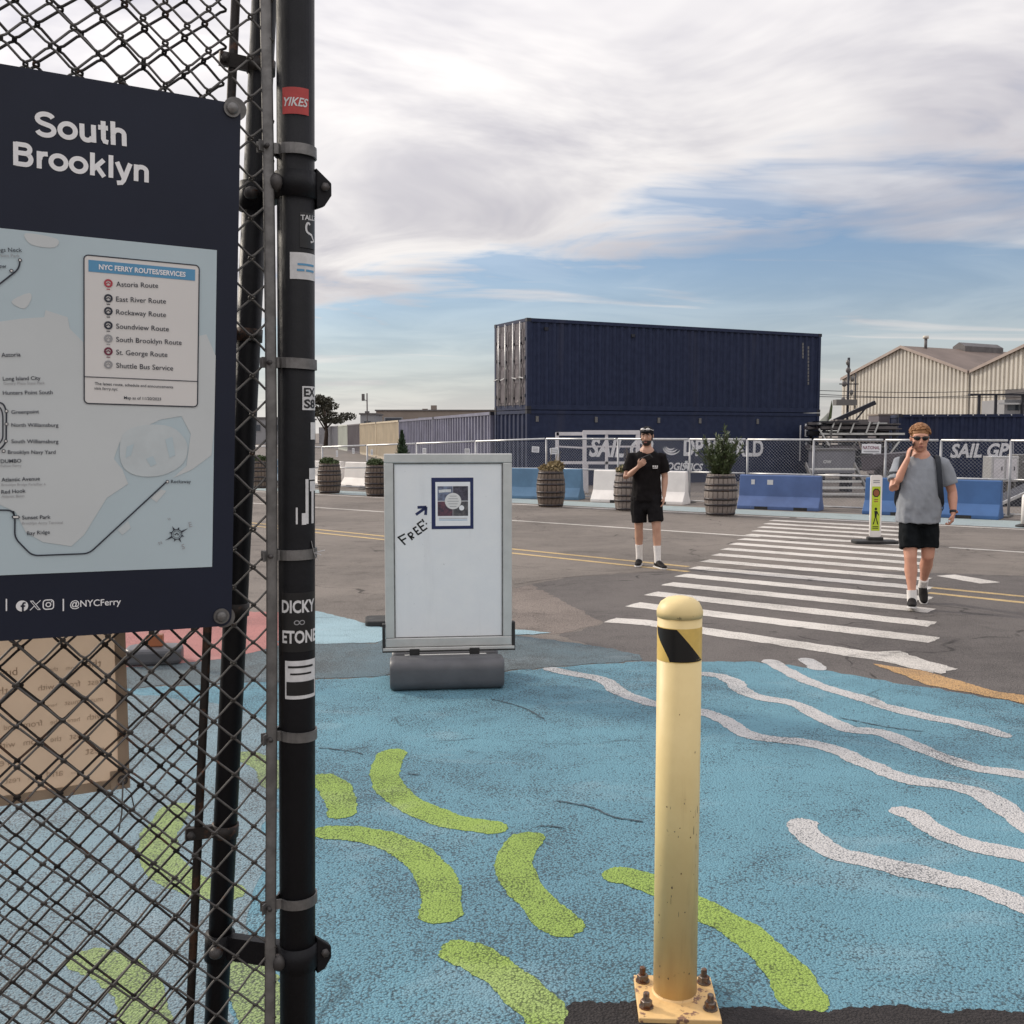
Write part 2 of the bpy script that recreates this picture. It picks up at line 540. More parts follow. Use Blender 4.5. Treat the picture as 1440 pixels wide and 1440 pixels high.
M['tape_black'] = mat('tape_black', (0.008, 0.008, 0.008), 0.3, 0.0, 0.1, 30)
M['rusty'] = mat('rusty', (0.16, 0.13, 0.11), 0.5, 0.5, 0.3, 60, wear=(0.14, 0.06, 0.03), wthr=0.5, wscale=50)
M['alu'] = mat('alu', (0.56, 0.56, 0.54), 0.42, 0.3, 0.08, 6, wear=(0.34, 0.33, 0.31), wthr=0.68, wscale=9)
M['board_white'] = mat('board_white', (0.78, 0.78, 0.79), 0.35, 0.0, 0.04, 2.5, bump=0.03, bscale=4, wear=(0.66, 0.65, 0.66), wthr=0.64, wscale=3)
M['plastic_dark'] = mat('plastic_dark', (0.085, 0.085, 0.092), 0.42, 0.0, 0.15, 5, bump=0.05, bscale=200, wear=(0.15, 0.15, 0.15), wthr=0.68, wscale=10)
M['rubber'] = mat('rubber', (0.022, 0.022, 0.022), 0.75, 0.0, 0.25, 12, bump=0.2, bscale=60, wear=(0.08, 0.07, 0.065), wthr=0.62, wscale=9)
M['flyer_navy'] = mat('flyer_navy', (0.012, 0.02, 0.085), 0.4, 0.0, 0.1, 10)
M['flyer_a'] = mat('flyer_a', (0.09, 0.09, 0.13), 0.5, 0, 0.1, 30, col2=(0.2, 0.24, 0.34))
M['flyer_b'] = mat('flyer_b', (0.10, 0.09, 0.12), 0.5, 0, 0.1, 40, col2=(0.02, 0.02, 0.03))
M['flyer_c'] = mat('flyer_c', (0.16, 0.06, 0.08), 0.5, 0, 0.1, 40, col2=(0.03, 0.03, 0.05))
M['flyer_d'] = mat('flyer_d', (0.04, 0.04, 0.05), 0.5, 0, 0.1, 40, col2=(0.14, 0.13, 0.13))
M['banner'] = mat('banner', (0.62, 0.48, 0.36), 0.7, 0.0, 0.08, 6, bump=0.1, bscale=10)
M['banner_edge'] = mat('banner_edge', (0.52, 0.41, 0.30), 0.7, 0.0, 0.1, 6)
M['banner_ink'] = mat('banner_ink', (0.46, 0.35, 0.26), 0.7, 0.0, 0.1, 6)
M['navy'] = mat('navy', (0.020, 0.029, 0.066), 0.5, 0.0, 0.14, 0.8, col2=(0.015, 0.023, 0.055), spec=0.2, wear=(0.028, 0.033, 0.065), wthr=0.70, wscale=2.2)
M['navy_row'] = mat('navy_row', (0.15, 0.15, 0.21), 0.45, 0.0, 0.2, 0.8, wear=(0.14, 0.10, 0.10), wthr=0.68, wscale=1.2)
M['beige_box'] = mat('beige_box', (0.50, 0.42, 0.30), 0.5, 0.0, 0.1, 0.8, wear=(0.28, 0.18, 0.11), wthr=0.66, wscale=1.2)
M['grey_box'] = mat('grey_box', (0.17, 0.17, 0.19), 0.5, 0.0, 0.2, 0.6)
M['dark_box'] = mat('dark_box', (0.10, 0.085, 0.095), 0.5, 0.0, 0.2, 0.6)
M['pale_box'] = mat('pale_box', (0.46, 0.48, 0.42), 0.5, 0.0, 0.1, 0.6)
M['steel_dark'] = mat('steel_dark', (0.02, 0.021, 0.03), 0.5, 0.3, 0.2, 4)
M['door_lit'] = mat('door_lit', (0.10, 0.085, 0.09), 0.32, 0.2, 0.3, 3, wear=(0.3, 0.26, 0.24), wthr=0.6, wscale=5)  # paler copy of the navy: sunlight on the doors put into the colour
M['letter_white'] = mat('letter_white', (0.68, 0.68, 0.70), 0.5, 0.0, 0.05, 2)
M['white_steel'] = mat('white_steel', (0.62, 0.60, 0.62), 0.45, 0.1, 0.08, 3)
M['barrier_blue'] = mat('barrier_blue', (0.075, 0.125, 0.28), 0.6, 0.0, 0.12, 2.5, bump=0.1, bscale=30, wear=(0.30, 0.36, 0.46), wthr=0.68, wscale=5)
M['barrier_teal'] = mat('barrier_teal', (0.095, 0.19, 0.30), 0.6, 0.0, 0.12, 2.5, bump=0.1, bscale=30, wear=(0.40, 0.44, 0.48), wthr=0.66, wscale=5)
M['barrier_deep'] = mat('barrier_deep', (0.04, 0.11, 0.27), 0.6, 0.0, 0.1, 2.5, bump=0.1, bscale=30, wear=(0.2, 0.28, 0.4), wthr=0.7, wscale=5)
M['barrier_white'] = mat('barrier_white', (0.80, 0.76, 0.72), 0.6, 0.0, 0.06, 3, bump=0.1, bscale=30, wear=(0.5, 0.42, 0.36), wthr=0.68, wscale=6)
M['stave'] = mat('stave', (0.17, 0.125, 0.095), 0.75, 0.0, 0.3, 9, bump=0.3, bscale=60, col2=(0.08, 0.062, 0.05))
M['stave_grey'] = mat('stave_grey', (0.25, 0.215, 0.19), 0.75, 0.0, 0.3, 9, bump=0.3, bscale=60, col2=(0.17, 0.14, 0.125))
M['hoop'] = mat('hoop', (0.045, 0.04, 0.042), 0.5, 0.5, 0.3, 20, wear=(0.12, 0.06, 0.04), wthr=0.58, wscale=12)
M['soil'] = mat('soil', (0.05, 0.035, 0.025), 0.95, 0, 0.3, 30, bump=0.5, bscale=60)
M['leaf_dark'] = mat('leaf_dark', (0.028, 0.055, 0.022), 0.6, 0, 0.4, 12)
M['leaf_mid'] = mat('leaf_mid', (0.06, 0.085, 0.03), 0.6, 0, 0.4, 12)
M['leaf_dry'] = mat('leaf_dry', (0.26, 0.20, 0.10), 0.75, 0, 0.4, 12)
M['leaf_tree'] = mat('leaf_tree', (0.055, 0.052, 0.034), 0.7, 0, 0.4, 2)
M['bark'] = mat('bark', (0.07, 0.05, 0.04), 0.9, 0, 0.3, 8, bump=0.4, bscale=20)
M['shed_wall'] = mat('shed_wall', (0.58, 0.54, 0.47), 0.55, 0.0, 0.08, 0.35, wear=(0.36, 0.29, 0.23), wthr=0.66, wscale=0.7)
M['shed_roof'] = mat('shed_roof', (0.16, 0.12, 0.10), 0.7, 0.0, 0.15, 0.3)
M['shed_trim'] = mat('shed_trim', (0.36, 0.29, 0.25), 0.6, 0.0, 0.1, 1)
M['shed_dark'] = mat('shed_dark', (0.11, 0.10, 0.10), 0.6, 0.0, 0.2, 1)
M['glass'] = mat('glass', (0.05, 0.06, 0.075), 0.08, 0.0, 0.2, 2)
M['far_wall'] = mat('far_wall', (0.24, 0.20, 0.17), 0.8, 0, 0.1, 0.2)
M['far_grey'] = mat('far_grey', (0.26, 0.26, 0.27), 0.8, 0, 0.1, 0.2)
M['far_dark'] = mat('far_dark', (0.12, 0.11, 0.11), 0.8, 0, 0.1, 0.2)
M['lime'] = mat('lime', (0.50, 0.62, 0.04), 0.4, 0, 0.06, 10)
M['brown_red'] = mat('brown_red', (0.30, 0.10, 0.04), 0.4, 0, 0.1, 10)

def streak_mat(name, col, col2, dirt, rough, thr, base_dirt=None, sx=14.0, axis=2, amt=0.8):
    m = bpy.data.materials.new(name); m.use_nodes = True
    t = NT(m.node_tree); b = m.node_tree.nodes['Principled BSDF']
    vec = t.n('ShaderNodeTexCoord').outputs['Object']
    st = (sx, sx, sx * 0.09) if axis == 2 else (sx, sx * 0.09, sx)
    ns = t.noise(t.vm('MULTIPLY', vec, st), 1.0, 6, 0.65)
    nb = t.noise(vec, 5.0, 5, 0.6); nf = t.noise(vec, 38.0, 6, 0.7)
    c = t.mix(t.ss(nb, 0.3, 0.7), col, col2)
    c = t.mix(t.ss(ns, thr, thr + 0.16, 0.0, amt * 0.55), c, dirt)
    c = t.mix(t.ss(nf, 0.66, 0.72, 0.0, amt), c, tuple(x * 0.55 for x in dirt))
    if base_dirt is not None:
        sp = t.n('ShaderNodeSeparateXYZ'); t.link(vec, sp.inputs[0])
        h = t.m('ADD', sp.outputs[2], t.m('MULTIPLY', t.m('SUBTRACT', ns, 0.5), 0.5))
        c = t.mix(t.ss(h, 0.20, 0.0, 0.0, 0.4), c, base_dirt)
    t.link(c, b.inputs['Base Color'])
    t.link(t.m('ADD', rough - 0.08, t.m('MULTIPLY', nb, 0.25)), b.inputs['Roughness'])
    bp = t.n('ShaderNodeBump'); bp.inputs['Strength'].default_value = 0.12; bp.inputs['Distance'].default_value = 0.006
    t.link(t.noise(vec, 26.0, 4, 0.6), bp.inputs['Height']); t.link(bp.outputs[0], b.inputs['Normal'])
    return m
M['yellow_paint'] = streak_mat('yellow_paint', (0.76, 0.60, 0.29), (0.70, 0.54, 0.25), (0.42, 0.29, 0.14), 0.45, 0.56, (0.40, 0.24, 0.12))
M['navy'] = streak_mat('navy', (0.021, 0.030, 0.068), (0.015, 0.022, 0.053), (0.040, 0.044, 0.072), 0.52, 0.54, None, 1.3, 2, 0.8)
M['navy'].node_tree.nodes['Principled BSDF'].inputs['Specular IOR Level'].default_value = 0.22
M['board_white'] = streak_mat('board_white', (0.80, 0.80, 0.80), (0.76, 0.765, 0.775), (0.60, 0.595, 0.60), 0.32, 0.54, None, 7.0, 1, 0.5)

# thin cloth lets light through
for nm_ in ('banner', 'banner_edge', 'banner_ink'):
    nt_ = M[nm_].node_tree; pb0 = nt_.nodes['Principled BSDF']; ou = [n for n in nt_.nodes if n.type == 'OUTPUT_MATERIAL'][0]
    tr_ = nt_.nodes.new('ShaderNodeBsdfTranslucent'); mx_ = nt_.nodes.new('ShaderNodeMixShader'); mx_.inputs[0].default_value = 0.3
    nt_.links.new(pb0.inputs['Base Color'].links[0].from_socket, tr_.inputs[0])
    nt_.links.new(pb0.outputs[0], mx_.inputs[1]); nt_.links.new(tr_.outputs[0], mx_.inputs[2]); nt_.links.new(mx_.outputs[0], ou.inputs[0])

# ------------------------------------------------------------------ ground
def sheet(name, pts, z, m, parent, jag=0.0, sub=True):
    """flat sheet from ground points; edges roughened"""
    out = []
    n = len(pts)
    for i in range(n):
        a = V(pts[i]); b = V(pts[(i + 1) % n])
        L = (b - a).length
        k = max(1, min(700, int(L / (0.05 if a.y > 7.5 or jag > 0.045 else 0.009)))) if jag else 1
        for j in range(k):
            q = a.lerp(b, j / k)
            if jag:
                q = q + V((mnoise.noise(V((q.x * 7, q.y * 7, 3.1))), mnoise.noise(V((q.x * 7, q.y * 7, 9.7))), 0)) * jag
                q = q + V((mnoise.noise(V((q.x * 31, q.y * 31, 1.1))), mnoise.noise(V((q.x * 31, q.y * 31, 5.7))), 0)) * jag * 0.4
                q = q + V((mnoise.noise(V((q.x * 110, q.y * 110, 2.1))), mnoise.noise(V((q.x * 110, q.y * 110, 4.7))), 0)) * jag * 0.42
            out.append((q.x, q.y, z))
    mb = MB(); mb.add(out, [tuple(range(len(out)))])
    me = bpy.data.meshes.new(name); me.from_pydata(mb.v, [], mb.f)
    bm = bmesh.new(); bm.from_mesh(me)
    bmesh.ops.triangulate(bm, faces=bm.faces)
    for f in bm.faces:
        if f.normal.z < 0: f.normal_flip()
    bm.to_mesh(me); bm.free()
    me.materials.append(m)
    o = bpy.data.objects.new(name, me); COL.objects.link(o)
    o.parent = parent
    return o


def gl(pxs):
    return [G(*p) for p in pxs]


def stroke(name, pts, width, z, m, parent, jag=0.012, round_end=False):
    c = cat([V((p.x, p.y, 0)) for p in pts], 14)
    n = len(c); L = []; Rr = []
    for i in range(n):
        t = (c[min(i + 1, n - 1)] - c[max(i - 1, 0)]).normalized(); nn = V((-t.y, t.x, 0))
        wd = width / 2
        if round_end:
            e_ = min((c[i] - c[0]).length, (c[i] - c[-1]).length) / (width / 2)
            wd *= max(0.3, math.sqrt(max(0.0, 1 - (1 - min(1.0, e_)) ** 2)))
        L.append(c[i] + nn * wd); Rr.append(c[i] - nn * wd)
    return sheet(name, L + Rr[::-1], z, m, parent, jag)


gm = MB(); gm.add([(-900, -400, 0), (900, -400, 0), (900, 1600, 0), (-900, 1600, 0)], [(0, 1, 2, 3)])
ground = gm.build('ground', M['asphalt']); tag(ground, kind='structure', label='weathered asphalt street and yard with painted mural and crossing')

sheet('asphalt_patch', gl([(722, 826), (800, 812), (880, 806), (1000, 800), (1200, 802), (1500, 812), (1900, 850), (1900, 1060), (1440, 992), (1300, 968), (1150, 942), (1080, 931), (900, 931), (830, 908), (790, 893), (850, 876), (800, 852)]), 0.001, M['asphalt_dark'], ground, 0.06)
sheet('asphalt_patch', gl([(722, 828), (745, 822), (800, 850), (846, 876), (790, 892), (722, 890)]), 0.0016, M['asphalt_coarse'], ground, 0.05)
sheet('blue_mural_field', gl([(-700, 985), (200, 968), (440, 957), (540, 951), (700, 946), (760, 940), (900, 931), (1080, 931), (1150, 941), (1230, 956), (1300, 967), (1440, 991), (1900, 1070), (2300, 1500), (1900, 1900), (-400, 1900)]), 0.0024, M['blue_paint'], ground, 0.05)
sheet('faded_mural_field', gl([(150, 905), (395, 905), (530, 905), (560, 890), (720, 893), (830, 907), (900, 921), (900, 930), (760, 939), (700, 945), (540, 950), (440, 956), (150, 969)]), 0.0031, M['faded_blue'], ground, 0.05)
sheet('pale_mural_patch', gl([(395, 862), (440, 858), (528, 880), (560, 889), (530, 904), (440, 906), (395, 905)]), 0.0037, M['pale_blue'], ground, 0.04)
sheet('pale_mural_patch', gl([(715, 885), (775, 890), (750, 893), (715, 893)]), 0.0043, M['pale_blue'], ground, 0.03)
sheet('pink_mural_patch', gl([(150, 868), (300, 858), (394, 862), (394, 908), (330, 925), (240, 935), (150, 940)]), 0.0043, M['pink_paint'], ground, 0.03)
sheet('tar_joint', gl([(800, 1411), (850, 1412), (900, 1410), (1000, 1416), (1150, 1421), (1250, 1418), (1330, 1426), (1440, 1424), (1900, 1434), (2100, 1560), (770, 1560)]), 0.0062, M['tar'], ground, 0.03)
sheet('orange_mural_edge', gl([(1225, 934), (1290, 942), (1400, 972), (1500, 990), (1560, 1005), (1440, 990), (1310, 965)]), 0.0040, M['orange_paint'], ground, 0.03)

sheet('faded_mural_field', gl([(-500, 1000), (180, 975), (300, 990), (372, 1010), (388, 1080), (380, 1180), (350, 1300), (330, 1420), (300, 1600), (-400, 1800)]), 0.0031, M['pale_mural'], ground, 0.05)
WZ = 0.0046
waves = [
 [(766, 940), (800, 947), (850, 958), (872, 974), (910, 988), (950, 996), (987, 1002), (1015, 1012), (1045, 1030), (1082, 1040), (1127, 1044), (1172, 1054), (1210, 1071), (1247, 1087), (1285, 1099), (1337, 1106), (1375, 1116), (1405, 1132), (1440, 1159), (1500, 1200)],
 [(975, 947), (1010, 951), (1032, 960), (1044, 972), (1071, 982), (1116, 990), (1150, 1007), (1195, 1026), (1236, 1031), (1277, 1046), (1315, 1061), (1371, 1080), (1440, 1091), (1520, 1115)],
 [(1079, 928), (1101, 941), (1135, 958), (1172, 971), (1210, 982), (1255, 997), (1307, 1009), (1352, 1018), (1390, 1028), (1418, 1038)],
 [(1127, 926), (1140, 932), (1152, 943)],
 [(1124, 1152), (1132, 1170), (1150, 1188), (1180, 1202), (1217, 1211), (1270, 1224), (1330, 1237), (1382, 1252), (1440, 1275), (1520, 1310)],
 [(1251, 1138), (1285, 1147), (1315, 1168), (1360, 1187), (1397, 1196), (1440, 1204), (1520, 1220)],
]
for wv_ in waves:
    stroke('white_wave', gl(wv_), 0.13, WZ, M['wave_white'], ground, 0.02, True)
greens = [
 [(556, 1054), (541, 1081), (548, 1106), (579, 1134), (620, 1151), (666, 1161), (711, 1168)],
 [(440, 1171), (492, 1172), (544, 1182), (586, 1203), (614, 1238), (619, 1272), (619, 1300)],
 [(752, 1172), (728, 1196), (725, 1227), (749, 1262), (784, 1297), (815, 1314)],
 [(448, 1090), (474, 1114), (482, 1151)],
 [(618, 1334), (655, 1342), (704, 1370), (748, 1408), (780, 1450)],
 [(848, 1229), (891, 1236), (940, 1256), (983, 1279), (1034, 1305), (1083, 1343), (1118, 1388), (1136, 1425)],
 [(255, 1130), (222, 1180), (236, 1225), (285, 1250), (345, 1258)],
 [(105, 1345), (160, 1362), (195, 1400), (205, 1460)],
 [(338, 1345), (360, 1395), (378, 1450), (400, 1520)],
 [(330, 1060), (372, 1075), (392, 1110)],
]
for i, gr in enumerate(greens):
    stroke('green_stroke', gl(gr), 0.155 if i != 5 else 0.15, 0.0046, M['green_paint'] if i < 6 else M['green_faded'], ground, 0.018, True)

RD = V((0.79, -0.613, 0)).normalized()       # the way the street runs
RN = V((0.613, 0.79, 0))
def stripe(name, p, q, wd, z, m, jag=0.006):
    p = V((p[0], p[1], 0)); q = V((q[0], q[1], 0)); t = (q - p).normalized(); nn = V((-t.y, t.x, 0)) * wd / 2
    return sheet(name, [p - nn, q - nn, q + nn, p + nn], z, m, ground, jag)

for k in range(16):
    a = V((0.95 + 0.281 * k, 9.62 + 0.715 * k, 0))
    L = 2.95 if k else 0
    if k == 0:
        b1 = gl([(858, 872), (925, 878), (1000, 889), (1110, 905), (1211, 920), (1270, 930), (1329, 944)])
        stroke('crosswalk_stripe', b1, 0.27, 0.0034, M['line_white'], ground, 0.03)
        continue
    b = a + RD * L
    stripe('crosswalk_stripe', a, b, 0.30, 0.0034, M['line_white'], 0.02)
sheet('crosswalk_smear', gl([(1205, 918), (1260, 916), (1300, 928), (1331, 936), (1326, 948), (1270, 938)]), 0.0052, M['line_white'], ground, 0.05)
def roadline(p1, p2, wd, m, name):
    a = G(*p1); b = G(*p2); d = (b - a).normalized()
    stripe(name, a, b, wd, 0.0026, m, 0.01)
for dy in (0, 7.0):
    roadline((300, 730 + dy * 0.55), (968, 797 + dy), 0.11, M['line_yellow'], 'yellow_line')
    roadline((1305, 826 + dy * 1.1), (1700, 864 + dy * 1.5), 0.11, M['line_yellow'], 'yellow_line')
roadline((300, 704), (1068, 755), 0.12, M['line_white'], 'white_line')
roadline((1335, 770), (1800, 800), 0.12, M['line_white'], 'white_line')
roadline((1330, 809), (1393, 820), 0.30, M['line_white'], 'white_line')
roadline((250, 686), (1110, 728), 0.14, M['line_white'], 'white_line')
roadline((1120, 728.5), (1900, 768), 0.14, M['line_white'], 'white_line')
sheet('teal_strip', gl([(250, 684), (700, 706), (1110, 726.5), (1440, 743), (1900, 766), (1900, 752), (1440, 733), (1100, 719), (700, 700), (250, 680)]), 0.0018, M['teal_strip'], ground, 0.0)

for ck in ([(782, 1128), (830, 1136), (865, 1150), (905, 1157)], [(450, 1052), (480, 1056), (512, 1062)], [(690, 984), (730, 994), (766, 1012)], [(572, 1089), (592, 1090)], [(755, 1164), (775, 1163), (795, 1165)], [(722, 822), (800, 812), (900, 805), (1010, 801)], [(1180, 1010), (1230, 1020), (1300, 1030)]):
    stroke('crack_shadow', gl(ck), 0.011, 0.0066, M['tar'] if ck[0][1] < 900 else M['hairline'], ground, 0.016)  # tar one is a crack; those on the blue paint faint bluish shadows
# ------------------------------------------------------------------ shipping containers
def corr_panel(L, z0, z1, depth, period=0.28, y=0.0):
    """trapezoid-ribbed sheet standing along x, outer face at y"""
    mb = MB(); n = max(1, int(L / period)); per = L / n; xs = []
    for i in range(n):
        x = i * per
        xs += [(x, y), (x + per * 0.32, y), (x + per * 0.5, y + depth), (x + per * 0.82, y + depth)]
    xs.append((L, y))
    k = len(xs)
    vs = [(a, b, z0) for a, b in xs] + [(a, b, z1) for a, b in xs]
    mb.add(vs, [(i, i + 1, k + i + 1, k + i) for i in range(k - 1)])
    return mb


def container(name, label, o, ang, H, m, L=12.19, W=2.44, door='x0', flat=False, fm=None, group=None, detail=True, depth=0.04, z=0.0, dm=None, period=0.28):
    t = empty(name, (o[0], o[1], z), ang); tag(t, label, 'container', group)
    fm = fm or m; dm = dm or m
    pw = 0.12
    if flat:
        s = MB().box(pw, 0.03, 0.16, L - pw, 0.06, H - 0.11).build('side_panel', m, t)
    else:
        mb = corr_panel(L - 2 * pw, 0.16, H - 0.11, depth, period, 0.03); set_mesh_xf(mb, Matrix.Translation((pw, 0, 0)))
        mb.build('side_panel', m, t)
    mb = corr_panel(L - 2 * pw, 0.16, H - 0.11, -depth, 0.28, W - 0.03); set_mesh_xf(mb, Matrix.Translation((pw, 0, 0))); mb.build('side_panel', m, t)
    MB().box(0.05, 0.05, H - 0.05, L - 0.05, W - 0.05, H - 0.02).build('roof_panel', m, t)
    MB().box(0.05, 0.05, 0.12, L - 0.05, W - 0.05, 0.16).build('floor_panel', M['steel_dark'], t)
    for yy in (0.0, W - 0.1):
        MB().box(pw, yy, 0, L - pw, yy + 0.1, 0.16).build('bottom_rail', fm, t)
        MB().box(pw, yy, H - 0.11, L - pw, yy + 0.1, H - 0.002).build('top_rail', fm, t)
    for xx in (0.0, L - pw):
        for yy in (-0.004, W - pw + 0.004):
            MB().box(xx, yy, 0.11, xx + pw, yy + pw, H - 0.11).build('corner_post', fm, t)
            for zz in (0.0, H - 0.11):
                MB().box(xx - 0.006, yy - 0.006, zz, xx + pw + 0.03, yy + pw + 0.006, zz + 0.112).build('corner_casting', M['steel_dark'], t)
        MB().box(xx + 0.01, pw, H - 0.11, xx + pw - 0.01, W - pw, H - 0.002).build('end_header', fm, t)
        MB().box(xx + 0.01, pw, 0, xx + pw - 0.01, W - pw, 0.15).build('end_sill', fm, t)
    ends = {'x0': 0.03, 'x1': L - 0.03}
    for e, xx in ends.items():
        sgn = -1 if e == 'x0' else 1
        if e == door and detail:
            for i, (ya, yb) in enumerate(((pw + 0.01, W / 2 - 0.012), (W / 2 + 0.012, W - pw - 0.01))):
                d = MB().box(xx - 0.025, ya, 0.16, xx + 0.025, yb, H - 0.12).build('door', dm, t)
                fx = xx + sgn * 0.03
                for q in range(4):   # pressed panels
                    za = 0.24 + q * (H - 0.44) / 4
                    MB().box(min(fx, fx + sgn * 0.012), ya + 0.1, za, max(fx, fx + sgn * 0.012), yb - 0.1, za + (H - 0.44) / 4 - 0.13).build('door_panel', dm, d)
                for f_ in (0.26, 0.74):
                    yy = ya + (yb - ya) * f_; bx = xx + sgn * 0.075
                    MB().tube([(bx, yy, 0.1), (bx, yy, H - 0.08)], 0.021, 8).build('locking_bar', M['galv_light'], d, True)
                    k = MB()
                    for zz in (0.35, 0.95, 1.55, 2.1):
                        k.box(min(xx, bx) , yy - 0.05, zz, max(xx, bx) + 0.03, yy + 0.05, zz + 0.07)
                    k.build('bar_bracket', M['steel_dark'], d)
                    MB().bar((bx + sgn * 0.03, yy, 1.05), (bx + sgn * 0.03, yy + (0.3 if i else -0.3), 1.0), 0.03, 0.03).build('door_handle', M['galv_light'], d)
                for zz in (0.4, 1.0, 1.6, 2.2):
                    yh = ya - 0.02 if i == 0 else yb - 0.06
                    MB().box(xx + sgn * 0.03 - 0.02, yh, zz, xx + sgn * 0.03 + 0.02, yh + 0.08, zz + 0.1).build('hinge', M['steel_dark'], d)
        else:
            mb = corr_panel(W - 2 * pw, 0.15, H - 0.11, depth * 1.2, 0.28)
            Mx = Matrix.Translation((xx, pw if sgn > 0 else W - pw, 0)) @ Matrix.Rotation(R(90) if sgn > 0 else R(-90), 4, 'Z')
            set_mesh_xf(mb, Mx).build('end_panel', m, t)
    return t


A = P(741, 577, 32.9); A = V((A.x, A.y, 0))
FA = math.atan2(0.439, 0.899)
H1 = 2.46
low = container('shipping_container', 'flat-sided navy blue container with white lettering, under another container', A, FA, H1, M['navy'], flat=True, door='x1', group='stacked navy containers')
upp = container('shipping_container', 'tall navy blue container stacked on top of another, door end coloured paler as if sunlit', A, FA, 2.9, M['navy'], door='x0', group='stacked navy containers', z=H1 + 0.02, dm=M['door_lit'], depth=0.045)
# lettering on the lower container
fx_ = V((math.cos(FA), math.sin(FA), 0)); fy_ = V((-math.sin(FA), math.cos(FA), 0))
LF = Frame(A + fy_ * 0.03, fx_, (0, 0, 1))
def face_text(fr, par, s, p0, p1, off=0.006, bold=0.02, shear=0.0, hs=1.0, m='letter_white', spacing=1.0):
    mb = MB(); a = fr.uv(*p0); b = fr.uv(*p1); text_flat(mb, s, a, b, off, bold, shear, hs, spacing)
    # plane coords (u, v, w) -> container local (x, y, z)
    mb.v = [(u, 0.03 - w_, v) for (u, v, w_) in mb.v]
    return mb.build('lettering', M[m], par)
face_text(LF, low, 'SAIL GP', (828, 641), (918, 643), 0.006, 0.035, 0.25, 1.15)
face_text(LF, low, 'DP WORLD', (961, 640), (1073, 641), 0.006, 0.035, 0, 1.22)
face_text(LF, low, 'LOGISTICS', (931, 660), (988, 662), 0.006, 0.03, 0.2, 1.0)
mb = MB()
cu, cv = LF.uv(943, 629)
for i in range(3):
    pts = []
    for j in range(13):
        a = R(195 + 130 * j / 12); rr = 0.16 + 0.08 * i
        pts.append((cu + rr * 1.25 * math.cos(a) + 0.03 * i, cv + 0.08 + rr * math.sin(a)))
    ribbon2(mb, pts, [0.012 + 0.05 * math.sin(math.pi * j / 12) for j in range(13)], 0.006)
mb.v = [(u, 0.03 - w_, v) for (u, v, w_) in mb.v]
mb.build('globe_emblem', M['letter_white'], low)
for (x0, y0, x1, y1) in ((1123.5, 598, 1126.5, 648), (1131.5, 596, 1135.5, 614), (1132, 622, 1135, 629), (963, 648, 967, 652), (962, 654, 967, 659), (998, 643, 1004, 647)):
    a = LF.uv(x0, y1); b = LF.uv(x1, y0); mb = MB()
    poly2(mb, [(a[0], a[1]), (b[0], a[1]), (b[0], b[1]), (a[0], b[1])], 0.006)
    mb.v = [(u, 0.03 - w_, v) for (u, v, w_) in mb.v]
    mb.build('code_mark', M['letter_white'], low)
for px in (755, 838, 926, 984, 1065):
    u, v = LF.uv(px, 589 + (px - 755) * 0.012)
    MB().box(u - 0.05, 0.0, v - 0.09, u + 0.05, 0.035, v + 0.09).build('vent_cover', M['galv'], low)
# marks on upper container
UFv = Frame(A + fy_ * 0.03, fx_, (0, 0, 1))
for i in range(16):
    a = UFv.uv(1136.6, 489 + i * 5) if i < 11 else UFv.uv(1129, 484 + (i - 11) * 4.5); mb = MB()
    poly2(mb, [(a[0] - 0.035, a[1] - 0.05), (a[0] + 0.035, a[1] - 0.05), (a[0] + 0.035, a[1] + 0.05), (a[0] - 0.035, a[1] + 0.05)], 0.006)
    mb.v = [(u, 0.03 - w_, v - H1 - 0.02) for (u, v, w_) in mb.v]
    mb.build('code_mark', M['galv'], upp)
for px in (768, 890):
    u, v = UFv.uv(px, 461 + (px - 768) * 0.08)
    MB().box(u - 0.07, 0.0, v - H1 - 0.1, u + 0.07, 0.035, v - H1 - 0.0).build('vent_cover', M['steel_dark'], upp)

# the row running back to the left
rd = V((-0.236, 0.971, 0)).normalized(); start = V((-0.75, 35.5, 0))
cols = ['navy_row', 'navy_row', 'beige_box', 'beige_box', 'dark_box', 'pale_box', 'grey_box', 'grey_box', 'grey_box']
labs = ['ribbed navy container at the right end of the long row, next to the stack',
        'ribbed navy container second from the stack in the long row',
        'tan ribbed container next to the navy ones in the row',
        'tan ribbed container next to the dark brown one in the row',
        'dark brown grey container between tan and pale ones in the row',
        'pale greenish container between grey ones in the far row',
        'grey container just left of the pale one in the far row',
        'grey container last but one in the far row',
        'grey container at the far left end of the row']
for k in range(9):
    o = start + rd * (12.3 * k + 12.19)
    container('shipping_container', labs[k], o, math.atan2(-rd.y, -rd.x), 2.46, M[cols[k]], group='row of containers behind the fence', detail=False, depth=0.13, fm=M[cols[k]], period=0.56)

